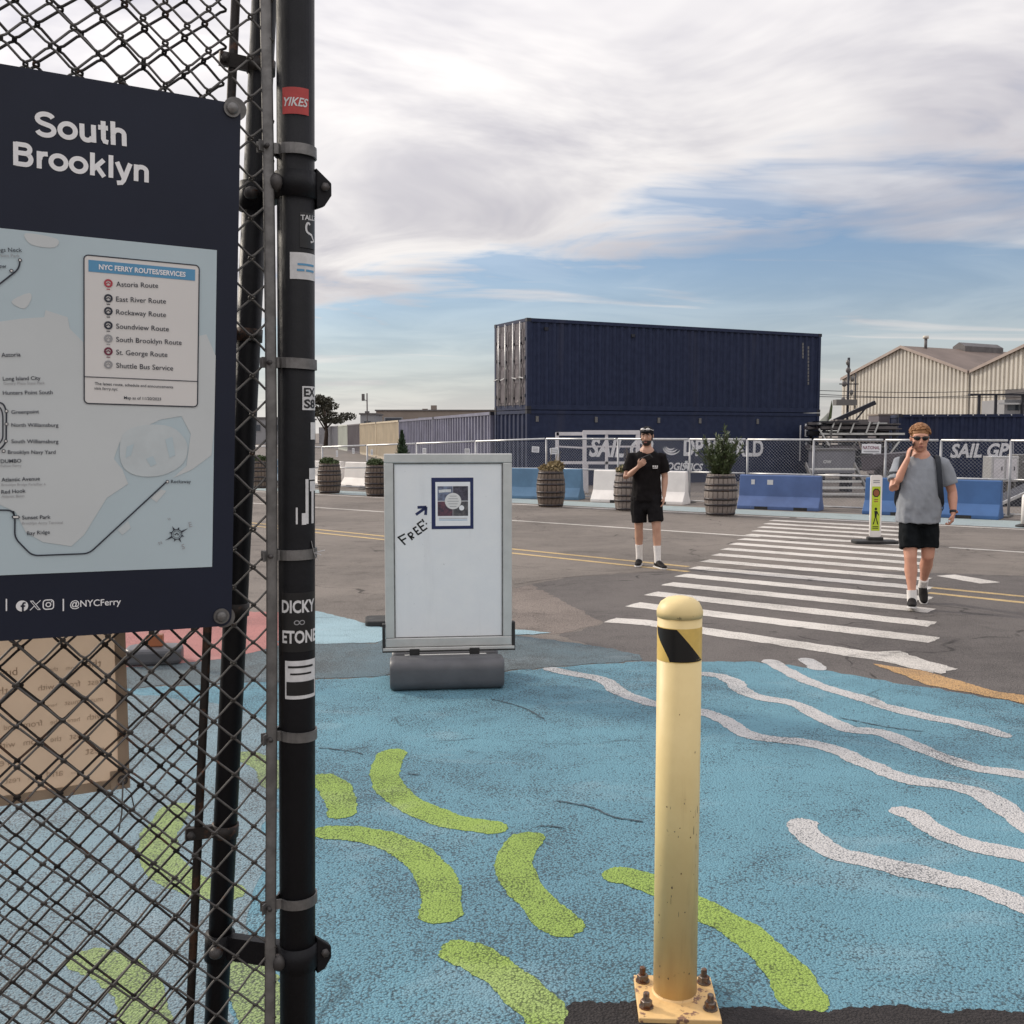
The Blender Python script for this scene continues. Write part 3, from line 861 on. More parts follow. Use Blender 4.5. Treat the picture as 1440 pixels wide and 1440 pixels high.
# right-hand container
B0 = P(1264, 582, 37.2); B0 = V((B0.x, B0.y, 0)); BA = R(-13)
rc = container('shipping_container', 'navy container with slanted white lettering behind the man on the phone', B0, BA, 2.40, M['navy'], detail=False, depth=0.04)
bx_ = V((math.cos(BA), math.sin(BA), 0)); by_ = V((-math.sin(BA), math.cos(BA), 0))
RF = Frame(B0 + by_ * 0.03, bx_, (0, 0, 1))
face_text(RF, rc, 'SAIL GP', (1336, 643), (1419, 642), 0.008, 0.035, 0.25, 1.2)
mb = MB()
a = RF.uv(1424, 645); b = RF.uv(1425.5, 622); poly2(mb, [(a[0], a[1]), (b[0], a[1]), (b[0], b[1]), (a[0], b[1])], 0.008)
mb.v = [(u, 0.03 - w_, v) for (u, v, w_) in mb.v]; mb.build('lettering', M['letter_white'], rc)
for i in range(20):
    MB().ball((0.4 + i * 0.42, -0.005, 2.36), 0.028, 0.02, 0.028, 8, 5).build('rivet', M['galv_light'], rc, True)

# ------------------------------------------------------------------ gabled sheds
SD = 110.0
ridge_d = V((0.876, 0.482, 0)); gab_d = V((0.482, -0.876, 0))
apex = P(1269, 489, SD)
val = onplane(1363, 524, apex, ridge_d)
halfw = (val - apex).dot(gab_d); zA = apex.z; zV = val.z
gable_ang = math.atan2(gab_d.y, gab_d.x)      # local x along the gable, local y = back along the ridge


def shed(name, label, off, w2, za, ze, ln):
    o = V((apex.x, apex.y, 0)) + gab_d * off
    t = empty(name, o, gable_ang); tag(t, label, 'warehouse', 'gabled corrugated sheds')
    # ribbed front wall
    n = int(2 * w2 / 0.46); per = 2 * w2 / n; pr = []
    for i in range(n):
        x = -w2 + i * per; pr += [(x, 0.0), (x + per * 0.45, 0.0), (x + per * 0.55, 0.14), (x + per * 0.9, 0.14)]
    pr.append((w2, 0.0))
    top = lambda x: ze + (za - ze) * (1 - abs(x) / w2)
    k = len(pr); vs = [(x, y, 0) for x, y in pr] + [(x, y, top(x)) for x, y in pr]
    MB().add(vs, [(i, i + 1, k + i + 1, k + i) for i in range(k - 1)]).build('front_wall', M['shed_wall'], t)
    for s in (-1, 1):
        MB().box(s * w2 - 0.1, 0.2, 0, s * w2 + 0.1, ln, ze - 0.02).build('side_wall', M['shed_wall'], t)
        MB().extr([(0, -0.25, za + 0.02), (s * w2, -0.25, ze + 0.02), (s * w2, -0.25, ze + 0.2), (0, -0.25, za + 0.2)], (0, ln + 0.3, 0)).build('roof_slope', M['shed_roof'], t)
        MB().extr([(0, -0.32, za - 0.06), (s * w2, -0.32, ze - 0.06), (s * w2, -0.32, ze + 0.24), (0, -0.32, za + 0.24)], (0, 0.06, 0)).build('rake_trim', M['shed_trim'], t)
    MB().box(-w2, ln - 0.2, 0, w2, ln, ze).build('back_wall', M['shed_wall'], t)
    return t


s1 = shed('warehouse', 'tan corrugated gable shed with a roof vent and stove pipe, left of two', 0, halfw, zA, zV, 24)
s2 = shed('warehouse', 'tan corrugated gable shed at the right edge of the picture', 2 * halfw + 0.25, halfw, zA, zV, 24)
MB().tube([(0.5, 3.0, zA - 0.4), (0.5, 3.0, zA + 1.1)], 0.16, 10).build('stove_pipe', M['shed_dark'], s1, True)
MB().tube([(0.5, 3.0, zA + 1.05), (0.5, 3.0, zA + 1.35)], 0.3, 10).build('pipe_cap', M['shed_wall'], s1, True)
MB().extr([(-0.8, 9.0, zA - 0.3), (0.8, 9.0, zA - 0.3), (0.8, 9.0, zA + 0.5), (0.0, 9.0, zA + 0.95), (-0.8, 9.0, zA + 0.5)], (0, 6.5, 0)).build('ridge_vent', M['shed_dark'], s1)
# wide opening on the second shed
MB().box(-halfw + 4.0, -0.28, zV - 2.6, halfw, -0.12, zV - 1.9).build('door_lintel', M['shed_dark'], s2)
MB().box(-halfw + 4.0, -0.2, 0, halfw, -0.06, zV - 2.6).build('wide_door', M['shed_dark'], s2)
MB().ball((-halfw + 7.2, -0.4, zV - 0.4), 0.45, 0.3, 0.35, 10, 6).build('wall_lamp', M['shed_dark'], s2, True)

# ------------------------------------------------------------------ far background
def block(name, label, catg, x0, x1, ytop, Y, dep, m, wins=0, chim=()):
    a = P(x0, 700, Y); b = P(x1, 700, Y); zt = P(x0, ytop, Y).z
    t = empty(name, ((a.x + b.x) / 2, Y, 0)); tag(t, label, catg, 'far buildings')
    hw = (b.x - a.x) / 2
    MB().box(-hw, 0, 0, hw, dep, zt).build('wall', m, t)
    MB().box(-hw - 0.2, -0.2, zt, hw + 0.2, dep + 0.2, zt + 0.25).build('roof_edge', M['far_dark'], t)
    for i in range(wins):
        x = -hw + (i + 0.5) * 2 * hw / wins
        wd = hw / wins * 0.55
        f = MB().box(x - wd, -0.06, zt * 0.5, x + wd, 0.02, zt * 0.8).build('window', M['far_grey'], t)
        MB().box(x - wd * 0.85, -0.09, zt * 0.53, x + wd * 0.85, -0.065, zt * 0.77).build('pane', M['glass'], f)
    for (px, pt, wd) in chim:
        c = P(px, pt, Y)
        MB().box(c.x - (a.x + b.x) / 2 - wd, dep * 0.4, zt, c.x - (a.x + b.x) / 2 + wd, dep * 0.4 + wd * 2, c.z).build('chimney', M['far_wall'], t)
    return t
block('low_building', 'long low brown building with two chimneys behind the container row', 'building', 530, 820, 578, 190, 25, M['far_wall'], 6, ((591, 573, 0.5), (604, 568, 0.55)))
block('low_building', 'small pale block below the floodlight pole at far left', 'building', 508, 528, 583, 170, 10, M['far_grey'], 1)
block('low_building', 'grey two storey building glimpsed between the fence posts', 'building', 345, 412, 589, 150, 18, M['far_grey'], 5)
block('low_building', 'long grey shed on the horizon behind the map sign', 'building', -400, 300, 585, 210, 25, M['far_wall'], 9)
block('low_building', 'low dark store on the horizon beyond the right edge', 'building', 1650, 2300, 575, 150, 25, M['far_dark'], 9)


def leaf_mass(mb, centers, n, size, seed, flat=0.6, up=0.0):
    r = random.Random(seed)
    for _ in range(n):
        c, rad = r.choice(centers)
        while True:
            q = V((r.uniform(-1, 1), r.uniform(-1, 1), r.uniform(-1, 1)))
            if q.length <= 1: break
        q = V((q.x * rad[0], q.y * rad[1], q.z * rad[2]))
        p = V(c) + q
        d = V((r.gauss(0, 1), r.gauss(0, 1), r.gauss(0, flat) + up)).normalized()
        e = d.cross(V((r.gauss(0, 1), r.gauss(0, 1), r.gauss(0, 1)))).normalized()
        s_ = size * r.uniform(0.6, 1.4)
        mb.add([p - d * s_, p + e * s_ * 0.38, p + d * s_, p - e * s_ * 0.38], [(0, 1, 2, 3)])
    return mb


def tree(name, label, px, Y, wpx, ytop, seed, m='leaf_tree'):
    b = P(px, 650, Y); h = P(px, ytop, Y).z; rad = wpx / 1440 * Y / 2
    t = empty(name, (b.x, Y, 0)); tag(t, label, 'tree')
    r = random.Random(seed)
    tr = MB().tube([(0, 0, 0), (0.15, 0, h * 0.3), (0.0, 0.1, h * 0.55)], [0.28, 0.2, 0.12], 8)
    cl = []
    for i in range(15):
        a = r.uniform(0, 6.28); e = V((math.cos(a) * rad * r.uniform(0.25, 0.8), math.sin(a) * rad * 0.6, h * r.uniform(0.45, 0.93)))
        tr.tube([(0.05, 0, h * r.uniform(0.3, 0.5)), e * 0.6 + V((0, 0, h * 0.22)), e], [0.1, 0.06, 0.03], 5)
        cl.append((e, (rad * r.uniform(0.2, 0.34), rad * 0.28, h * r.uniform(0.05, 0.1))))
    tr.build('trunk', M['bark'], t, True)
    leaf_mass(MB(), cl, 3800, 0.2, seed).build('crown', M[m], t)
    return t
tree('tree', 'dark bushy tree rising behind the far end of the container row', 458, 118, 84, 553, 3)
tree('tree', 'low tree on the skyline hidden behind the map sign', 200, 130, 120, 560, 5)

# floodlight pole on the left skyline
q = P(517, 640, 150); t = empty('floodlight_pole', (q.x, 150, 0)); tag(t, 'thin floodlight pole with a square lamp on the left skyline', 'light pole')
zt = P(517, 553, 150).z
MB().tube([(0, 0, 0), (0, 0, zt)], 0.1, 8).build('pole', M['far_dark'], t, True)
MB().box(-0.75, -0.25, zt - 1.1, -0.35, 0.1, zt - 0.1).build('lamp_head', M['shed_dark'], t)
MB().bar((-0.4, -0.05, zt - 0.9), (0, 0, zt - 1.15), 0.08, 0.08).build('lamp_arm', M['far_dark'], t)
MB().box(-0.3, -0.3, zt - 2.9, 0.3, 0.3, zt - 2.6).build('collar', M['far_dark'], t)

# ------------------------------------------------------------------ yard clutter between the containers
def yard(name, label, catg, px, Y, rz=0.0):
    q = P(px, 690, Y); t = empty(name, (q.x, Y, 0), rz); tag(t, label, catg)
    return t
def pz(py, Y): return P(720, py, Y).z

t = yard('radio_mast', 'slim mast with small antennas in front of the tan shed', 'mast', 1189, 70)
MB().tube([(0, 0, 0), (0, 0, pz(503, 70))], 0.09, 8).build('pole', M['steel_dark'], t, True)
for i, (zz, dx) in enumerate(((510, -0.1), (521, -0.05), (533, 0.25), (540, -0.3), (552, 0.2), (563, -0.35))):
    MB().ball((dx, -0.1, pz(zz, 70)), 0.13 + 0.05 * (i % 2), 0.12, 0.2, 8, 6).build('antenna', M['shed_dark'] if i % 2 else M['galv'], t, True)
MB().tube([(0.5, 0, pz(575, 70)), (0.5, 0, pz(525, 70))], 0.05, 6).build('whip_antenna', M['steel_dark'], t, True)
MB().bar((-0.6, 0, pz(540, 70)), (0.7, 0, pz(540, 70)), 0.07, 0.07).build('cross_arm', M['steel_dark'], t)
MB().box(-0.9, -0.4, pz(570, 70), 0.5, 0.4, pz(562, 70)).build('platform', M['galv'], t)

t = yard('loading_boom', 'dark sloping boom of a lifting rig in front of the shed', 'crane', 1205, 55)
MB().bar((-1.3, 0, pz(592, 55)), (0.85, 0, pz(566, 55)), 0.2, 0.22).build('boom', M['steel_dark'], t)
MB().bar((-0.2, 0, pz(592, 55)), (0.5, 0, pz(569, 55)), 0.07, 0.08).build('brace', M['steel_dark'], t)
MB().box(-1.3, -0.5, pz(604, 55), 1.2, 0.7, pz(590, 55)).build('deck', M['shed_dark'], t)
MB().box(-0.9, -0.4, 0, 0.9, 0.6, pz(604, 55)).build('carriage', M['steel_dark'], t)

t = yard('pennant_flag', 'narrow green feather flag beside the container stack', 'flag', 1160, 48)
MB().tube([(0, 0, 0), (0.05, 0, pz(590, 48)), (0.22, 0, pz(563, 48))], [0.03, 0.025, 0.012], 6).build('pole', M['galv'], t, True)
fl = MB(); pts = [V((0.04, 0, pz(592, 48))), V((0.22, 0, pz(563, 48))), V((0.27, 0.01, pz(572, 48))), V((0.24, 0.03, pz(588, 48)))]
fl.extr(pts, (0, 0.012, 0)).build('cloth', M['leaf_mid'], t)
mb = MB().extr([pts[0] + V((-0.35, 0.05, 0)), pts[0] + V((0.1, 0.05, 0.45)), pts[0] + V((0.12, 0.05, -0.1))], (0, 0.012, 0)); mb.build('cloth_tail', M['pale_box'], t)

# boat rack with masts and hulls stacked
t = yard('storage_rack', 'open steel rack stacked with grey spars and boards behind the fence', 'rack', 1205, 36)
for x in (-1.2, 0.0, 1.25):
    for y in (0, 1.6):
        MB().box(x - 0.05, y - 0.05, 0, x + 0.05, y + 0.05, 2.08).build('upright', M['steel_dark'], t)
rr_ = random.Random(4)
for z_ in (0.42, 0.84, 1.12, 1.38, 1.62, 1.82, 1.98):
    MB().box(-1.35, -0.06, z_, 1.4, 1.7, z_ + 0.04).build('shelf', M['steel_dark'], t)
    for j in range(5):
        y = -0.1 + j * 0.33; x0 = -1.5 + rr_.uniform(-0.15, 0.9); x1 = 1.4 - rr_.uniform(-0.2, 1.0); hh = rr_.uniform(0.03, 0.14)
        MB().box(x0, y - 0.06, z_ + 0.042, x1, y + 0.16, z_ + 0.042 + hh).build('spar', M[rr_.choice(['alu', 'shed_dark', 'galv', 'shed_dark', 'dark_box', 'far_wall', 'steel_dark'])], t)
for x in (-1.05, -0.8, -0.35, 0.2, 0.5):
    MB().bar((x, -0.2, 1.72), (x + 0.14, -0.2, 2.12), 0.03, 0.05).build('strut', M['alu'], t)
MB().box(-1.5, -0.3, 2.1, -0.1, 0.4, 2.14).build('tarp_board', M['steel_dark'], t)
for k_ in range(9):
    x = rr_.uniform(-1.2, 1.1); z0 = rr_.uniform(0.3, 1.4)
    MB().bar((x, -0.32, z0), (x + rr_.uniform(-0.5, 0.5), -0.28, z0 + rr_.uniform(0.2, 0.6)), 0.04, 0.05).build('loose_spar', M[rr_.choice(['alu', 'white_steel', 'far_wall', 'galv'])], t)

t = yard('utility_crate', 'dull grey equipment box behind the fence left of the white notice', 'crate', 1172, 30)
MB().box(-0.5, 0, 0.55, 0.62, 0.9, 1.22).build('body', M['grey_box'], t, bevel=0.02)
MB().box(-0.54, -0.03, 1.22, 0.66, 0.93, 1.28).build('lid', M['galv'], t)
for x in (-0.4, 0.5):
    MB().box(x - 0.06, 0.05, 0, x + 0.06, 0.85, 0.55).build('leg', M['steel_dark'], t)
mb = MB(); text_flat(mb, 'OW', (-0.32, 0), (-0.08, 0), 0, 0.03); mb.v = [(x, -0.006, 0.85 + y) for (x, y, z) in mb.v]; mb.build('lettering', M['sticker_white'], t)

t = yard('metal_steps', 'low aluminium steps lying behind the fence between blue barriers', 'steps', 1182, 27.5)
for i in range(5):
    MB().box(-0.55, 0.25 * i, 0.06 + 0.16 * i, 0.75, 0.25 * i + 0.22, 0.11 + 0.16 * i).build('tread', M['alu'], t)
for x in (-0.58, 0.78):
    MB().bar((x, -0.05, 0.02), (x, 1.3, 0.85), 0.04, 0.14).build('stringer', M['galv'], t)

t = yard('dinghy_bow', 'small dark hull propped behind the man in the grey shirt', 'boat', 1252, 33)
MB().add([(-0.9, 0, 0.5), (0.9, -0.5, 0.75), (0.9, 0.5, 0.75), (-1.0, 0, 1.0), (0.9, -0.65, 1.15), (0.9, 0.65, 1.15)], [(0, 1, 2), (0, 3, 4, 1), (0, 2, 5, 3), (1, 4, 5, 2), (3, 5, 4)]).build('hull', M['dark_box'], t)
MB().box(-0.4, -0.4, 0, 0.6, 0.4, 0.56).build('cradle', M['shed_dark'], t)

t = yard('rust_bin', 'dark red brown steel bin beside the right container', 'bin', 1251, 40)
MB().box(-0.5, 0, 0.1, 0.35, 1.2, pz(584, 40)).build('body', M['dark_box'], t, bevel=0.02)
MB().box(-0.53, -0.03, pz(584, 40), 0.38, 1.23, pz(584, 40) + 0.06).build('rim', M['far_wall'], t)
MB().box(-0.45, 0.1, 0, 0.3, 1.1, 0.1).build('skid', M['steel_dark'], t)

t = yard('power_cabinet', 'pale grey twin door electrical cabinet at the right edge behind the fence', 'cabinet', 1412, 27)
MB().box(-0.36, 0, 0.45, 0.36, 0.5, 1.12).build('body', M['galv_light'], t, bevel=0.01)
for x in (-0.3, 0.03):
    d = MB().box(x, -0.02, 0.52, x + 0.27, -0.002, 1.05).build('door', M['white_steel'], t)
    MB().box(x + 0.2, -0.035, 0.75, x + 0.22, -0.021, 0.85).build('handle', M['steel_dark'], d)
for x in (-0.32, 0.28):
    MB().box(x, 0.05, 0, x + 0.05, 0.45, 0.45).build('leg', M['galv'], t)
t = yard('generator', 'grey generator box with round gauge at the right edge', 'generator', 1440, 27.4)
MB().box(-0.2, 0, 0.42, 0.8, 0.6, 1.16).build('body', M['galv'], t, bevel=0.02)
MB().lathe([(0.07, 0), (0.07, 0.02)], 14).build('gauge', M['white_steel'], t).location = (-0.02, -0.012, 0.95)
MB().box(-0.25, -0.05, 0.0, 0.85, 0.65, 0.42).build('base', M['steel_dark'], t)
t = yard('boat_ramp', 'dark sloping trailer ramp at the right edge behind the fence', 'ramp', 1432, 24.2)
MB().extr([(-0.45, 0, 0.0), (0.9, 0, 0.0), (0.9, 0, 0.62)], (0, 1.0, 0)).build('deck', M['steel_dark'], t)
MB().bar((-0.5, -0.03, 0.02), (0.9, -0.03, 0.66), 0.05, 0.07).build('edge_rail', M['galv_light'], t)

# workboat wheelhouse / canopy above the right container
t = yard('travel_lift', 'grey wheelhouse with windows and a dark beam above the right container', 'boat', 1415, 62)
MB().box(-0.3, 0, 0.5, 3.5, 3, pz(562, 62)).build('cabin', M['far_grey'], t)
for i in range(3):
    MB().box(-0.1 + i * 1.2, -0.03, pz(577, 62), 0.85 + i * 1.2, 0.01, pz(566, 62)).build('window', M['glass'], t)
MB().box(-2.6, -0.5, pz(556.5, 62), 4.0, -0.2, pz(554, 62)).build('beam', M['steel_dark'], t)
MB().box(-0.8, -0.3, pz(569, 62), 4.0, -0.1, pz(566.5, 62)).build('handrail', M['galv_light'], t)
for x in (-2.0, -1.0, 0.6):
    MB().box(x - 0.07, -0.42, 0, x + 0.07, -0.3, pz(556.5, 62)).build('post', M['steel_dark'], t)
MB().box(-0.8, -0.6, 0, 3.5, 3, 0.5).build('hull', M['dark_box'], t)

# white steel portal frames in front of the lower container
t = yard('portal_frame', 'white welded steel frames leaning in front of the lettered container', 'frame', 840, 29.5)
def wbar(p, q, wd=0.09):
    O = P(840, 690, 29.5)
    a = P(p[0], p[1], 29.5) - V((O.x, 29.5, 0)); b = P(q[0], q[1], 29.5) - V((O.x, 29.5, 0))
    a.y += wbar.dy; b.y += wbar.dy
    MB().bar(a, b, wd, wd).build('frame_bar', M['white_steel'], t)
wbar.dy = 0.0
for p, q, wd in (((822, 606), (822, 690), 0.11), ((897, 606), (897, 690), 0.11), ((820, 608), (899, 608), 0.12), ((853, 611), (853, 690), 0.08), ((824, 651), (895, 651), 0.08), ((824, 628), (895, 628), 0.05)):
    wbar(p, q, wd)
wbar.dy = 0.25
for p, q, wd in (((784, 608), (784, 690), 0.10), ((783, 610), (822, 610), 0.10), ((785, 628), (822, 630), 0.05), ((785, 651), (822, 651), 0.08), ((826, 651), (826, 700), 0.09)):
    wbar(p, q, wd)

# ------------------------------------------------------------------ temporary fence
def fence_pt(px):
    # the line of the fence in plan
    a = V((-6.2, 32.8, 0)); b = V((10.5, 21.0, 0)); d = ray(px, 608); k = d.x / d.y
    s = b - a
    tt = (a.x - k * a.y) / (k * s.y - s.x)
    return a + s * tt
posts_px = [250, 330, 398, 452, 515, 585, 668, 767, 868, 969, 1050, 1143, 1244, 1322, 1420, 1540, 1680]
def fh(x): return 1.58 if x > 1 else max(1.28, 1.58 + (x - 1) * 0.042)
fence_dir = (V((10.5, 21.0, 0)) - V((-6.2, 32.8, 0))).normalized()
where = ['leftmost, seen through the near gate', 'second, seen through the near gate', 'third, behind the black near post', 'in front of the far grey containers', 'in front of the pale far container and tan one', 'right of the tan container, above the white board',
 'just right of the white board', 'in front of the white portal frames', 'behind the man in black', 'behind the big leafy planter', 'right of the big leafy planter', 'in front of the stacked spars', 'behind the man in grey', 'in front of the right container lettering', 'at the right edge of the picture', 'beyond the right edge']
for i in range(len(posts_px) - 1):
    a = fence_pt(posts_px[i]); b = fence_pt(posts_px[i + 1]); L = (b - a).length
    h0 = fh(a.x); h1 = fh(b.x)
    t = empty('temporary_fence', a, math.atan2(b.y - a.y, b.x - a.x)); tag(t, 'temporary chain link fence panel ' + where[i], 'fence', 'temporary fence along the yard')
    for x in ((0.03, L - 0.03) if i == len(posts_px) - 2 else (0.03,)):
        hh = h0 if x < 1 else h1
        MB().tube([(x, 0, 0), (x, 0, hh)], 0.028, 8).build('post', M['fence_far'], t, True)
    MB().tube([(0.03, 0, h0), (L - 0.03, 0, h1)], 0.026, 8).build('rail', M['galv_light'], t, True)
    MB().tube([(0.03, 0, h0 * 0.49), (L - 0.03, 0, h1 * 0.49)], 0.022, 8).build('rail', M['galv_light'], t, True)
    MB().tube([(0.03, 0, 0.06), (L - 0.03, 0, 0.06)], 0.02, 8).build('rail', M['fence_far'], t, True)
    MB().box(-0.08, -0.3, 0, 0.08, 0.3, 0.035).build('foot_plate', M['galv'], t)
    # mesh infill: diagonal wires
    me_ = MB(); pit = 0.078; hm = min(h0, h1)
    k = -int(hm / pit)
    while k * pit < L:
        for sgn in (1, -1):
            xa = k * pit; xb = xa + hm
            za, zb = (0.06, hm) if sgn > 0 else (hm, 0.06)
            if xa < 0.03:
                f = (0.03 - xa) / hm; za = za + (zb - za) * f; xa = 0.03
            if xb > L - 0.03:
                f = (L - 0.03 - xa) / (xb - xa); zb = za + (zb - za) * f; xb = L - 0.03
            if xb > xa + 0.02:
                yo = 0.004 * sgn
                me_.tube([(xa, yo, za), (xb, yo, zb)], 0.0022, 3, cap=False)
        k += 1
    o = me_.build('mesh_infill', M['fence_far'], t); tag(o, kind='stuff')

# small notices on the fence
def notice(px, py, w_, h_, label, text=None, tilt=0.0):
    p = fence_pt(px); Y = p.y
    n_ = V((fence_dir.y, -fence_dir.x, 0))
    if n_.y > 0: n_ = -n_
    c = onplane(px, py, p, V((-fence_dir.y, fence_dir.x, 0)))
    up_ = V((0, 0, 1)); fr = Frame(c + n_ * 0.035, fence_dir * math.cos(tilt) + up_ * math.sin(tilt), up_)
    t = empty('fence_notice', matrix=fr.mat()); tag(t, label, 'notice', 'notices tied to the far fence')
    MB().box(-w_ / 2, -h_ / 2, -0.004, w_ / 2, h_ / 2, 0.002).build('board', M['letter_white'], t)
    if text:
        mb = MB(); text_flat(mb, text, (-w_ * 0.44, -h_ * 0.05), (w_ * 0.44, -h_ * 0.05), 0.004, 0.02, 0, 1.4); mb.build('lettering', M['ink_maroon'], t)
        mb = MB().box(-w_ * 0.4, -h_ * 0.36, 0.0035, w_ * 0.4, -h_ * 0.22, 0.0045); mb.build('printed_line', M['ink_grey'], t)
    else:
        for j in range(3):
            MB().box(-w_ * 0.38, h_ * (0.25 - 0.25 * j) - 0.012, 0.0025, w_ * 0.36, h_ * (0.25 - 0.25 * j) + 0.012, 0.004).build('printed_line', M['ink_grey'], t)
notice(754, 632, 0.24, 0.16, 'white notice on the fence just right of the white board', tilt=R(-3))
notice(780.5, 634, 0.28, 0.17, 'slightly crooked white notice by the white portal frames', tilt=R(6))
notice(658, 634, 0.18, 0.13, 'white notice just over the top edge of the white board, right one')
notice(598, 634, 0.14, 0.16, 'white notice just over the top edge of the white board, left one')
notice(498, 634, 0.10, 0.17, 'small white notice on the fence before the dark brown container')
notice(524, 636, 0.09, 0.17, 'small white notice on the fence before the tan container')
notice(475, 638, 0.08, 0.2, 'small white notice on the fence before the pale container')
notice(1226, 631, 0.42, 0.21, 'white notice with maroon heading on the fence left of the phoning man', 'NATIONAL')

# ------------------------------------------------------------------ concrete barriers
def barrier(name, label, a, b, m, h=0.81, wbase=0.6, marks=0):
    a = V((a[0], a[1], 0)); b = V((b[0], b[1], 0)); L = (b - a).length
    t = empty(name, a, math.atan2(b.y - a.y, b.x - a.x)); tag(t, label, 'barrier', 'concrete barriers along the fence')
    k = wbase / 0.6
    prof = [(0, 0), (0, 0.075), (0.17 * k, 0.31 * h / 0.81), (0.22 * k, h - 0.02), (0.235 * k, h), (0.365 * k, h), (0.38 * k, h - 0.02), (0.43 * k, 0.31 * h / 0.81), (wbase, 0.075), (wbase, 0)]
    MB().extr([(0, y, z) for y, z in prof], (L, 0, 0)).build('body', M[m], t, bevel=0.012)
    for x in (L * 0.22, L * 0.7):
        MB().box(x, -0.004, 0.0, x + 0.3, 0.05, 0.07).build('lifting_slot', M['rubber'], t)
    for j in range(marks):
        x = L * (0.15 + 0.2 * j); y = 0.17 * k + 0.05 * k * 0.75
        MB().box(x, y - 0.016, h * 0.72, x + 0.08 + 0.05 * (j % 2), y + 0.01, h * 0.86).build('paint_chip', M['sticker_white'], t)
    return t
def G2(px, py):
    p = G(px, py); return (p.x, p.y)
barrier('concrete_barrier', 'blue barrier directly right of the white board, behind a barrel', G2(640, 699), G2(813, 703.5), 'barrier_teal', 0.8)
barrier('concrete_barrier', 'white barrier behind the man in black', G2(830, 706), G2(960, 710.5), 'barrier_white', 0.8)
barrier('concrete_barrier', 'blue barrier beside the big leafy planter barrel', G2(1036, 715.5), G2(1151, 719.5), 'barrier_blue', 0.78, marks=2)
barrier('concrete_barrier', 'deep blue barrier behind the man in the grey shirt', G2(1212, 723), G2(1404, 731.5), 'barrier_deep', 0.78)
barrier('concrete_barrier', 'off white barrier between the two left barrels', G2(478, 684.5), G2(518, 687), 'barrier_white', 0.8)
barrier('concrete_barrier', 'white barrier partly behind the barrel just left of the white board', G2(536, 690), G2(620, 696), 'barrier_white', 0.8)
barrier('concrete_barrier', 'white barrier behind the barrel nearest the black post', G2(420, 681), G2(472, 684), 'barrier_white', 0.8)
barrier('concrete_barrier', 'blue barrier at the left seen through the near fence', G2(330, 675.5), G2(410, 680), 'barrier_teal', 0.8)

# white delineator at the right edge
p = G(1441, 741); t = empty('delineator_post', p); tag(t, 'white delineator post cut by the right edge of the picture', 'post')
MB().lathe([(0.16, 0), (0.16, 0.03), (0.07, 0.06), (0.07, 0.06)], 16).build('base', M['rubber'], t, True)
MB().lathe([(0.07, 0.05), (0.065, 0.55), (0.05, 0.6), (0.0, 0.61)], 16).build('post', M['barrier_white'], t, True)

# ------------------------------------------------------------------ planter barrels
def barrel_proto(m):
    H = 0.88; R0 = 0.285; R1 = 0.345
    rad = lambda z: R0 + (R1 - R0) * (1 - ((z / H - 0.5) * 2) ** 2)
    n = 20; meshes = []
    zs = [H * i / 8 for i in range(9)]
    a0 = -math.pi / n + 0.02; a1 = math.pi / n - 0.02
    mb = MB(); vs = []
    for z in zs:
        for a, rr in ((a0, rad(z)), (a1, rad(z)), (a1, rad(z) - 0.03), (a0, rad(z) - 0.03)):
            vs.append((rr * math.cos(a), rr * math.sin(a), z))
    fs = [(3, 2, 1, 0), tuple(32 + i for i in range(4))]
    for i in range(8):
        for j in range(4):
            j2 = (j + 1) % 4; fs.append((i * 4 + j, i * 4 + j2, i * 4 + 4 + j2, i * 4 + 4 + j))
    mb.add(vs, fs); stave = mb.mesh('stave'); stave.materials.append(m)
    hoops = []
    for zc_ in (0.05, 0.24, 0.36, 0.55, 0.66, 0.82):
        hb = MB(); vs = []; k = 32
        for (dz, dr) in ((-0.025, 0.001), (-0.025, 0.007), (0.025, 0.007), (0.025, 0.001)):
            for j in range(k):
                a = 2 * math.pi * j / k; r_ = rad(zc_ + dz) + dr; vs.append((r_ * math.cos(a), r_ * math.sin(a), zc_ + dz))
        fs = []
        for q_ in range(4):
            q2 = (q_ + 1) % 4
            for j in range(k):
                j2 = (j + 1) % k; fs.append((q_ * k + j, q_ * k + j2, q2 * k + j2, q2 * k + j))
        hb.add(vs, fs); me = hb.mesh('hoop', True); me.materials.append(M['hoop']); hoops.append(me)
    sb = MB().lathe([(0.24, 0.02), (0.27, H - 0.06)], 20).mesh('soil'); sb.materials.append(M['soil'])
    return stave, hoops, sb
protoA = barrel_proto(M['stave']); protoB = barrel_proto(M['stave_grey'])
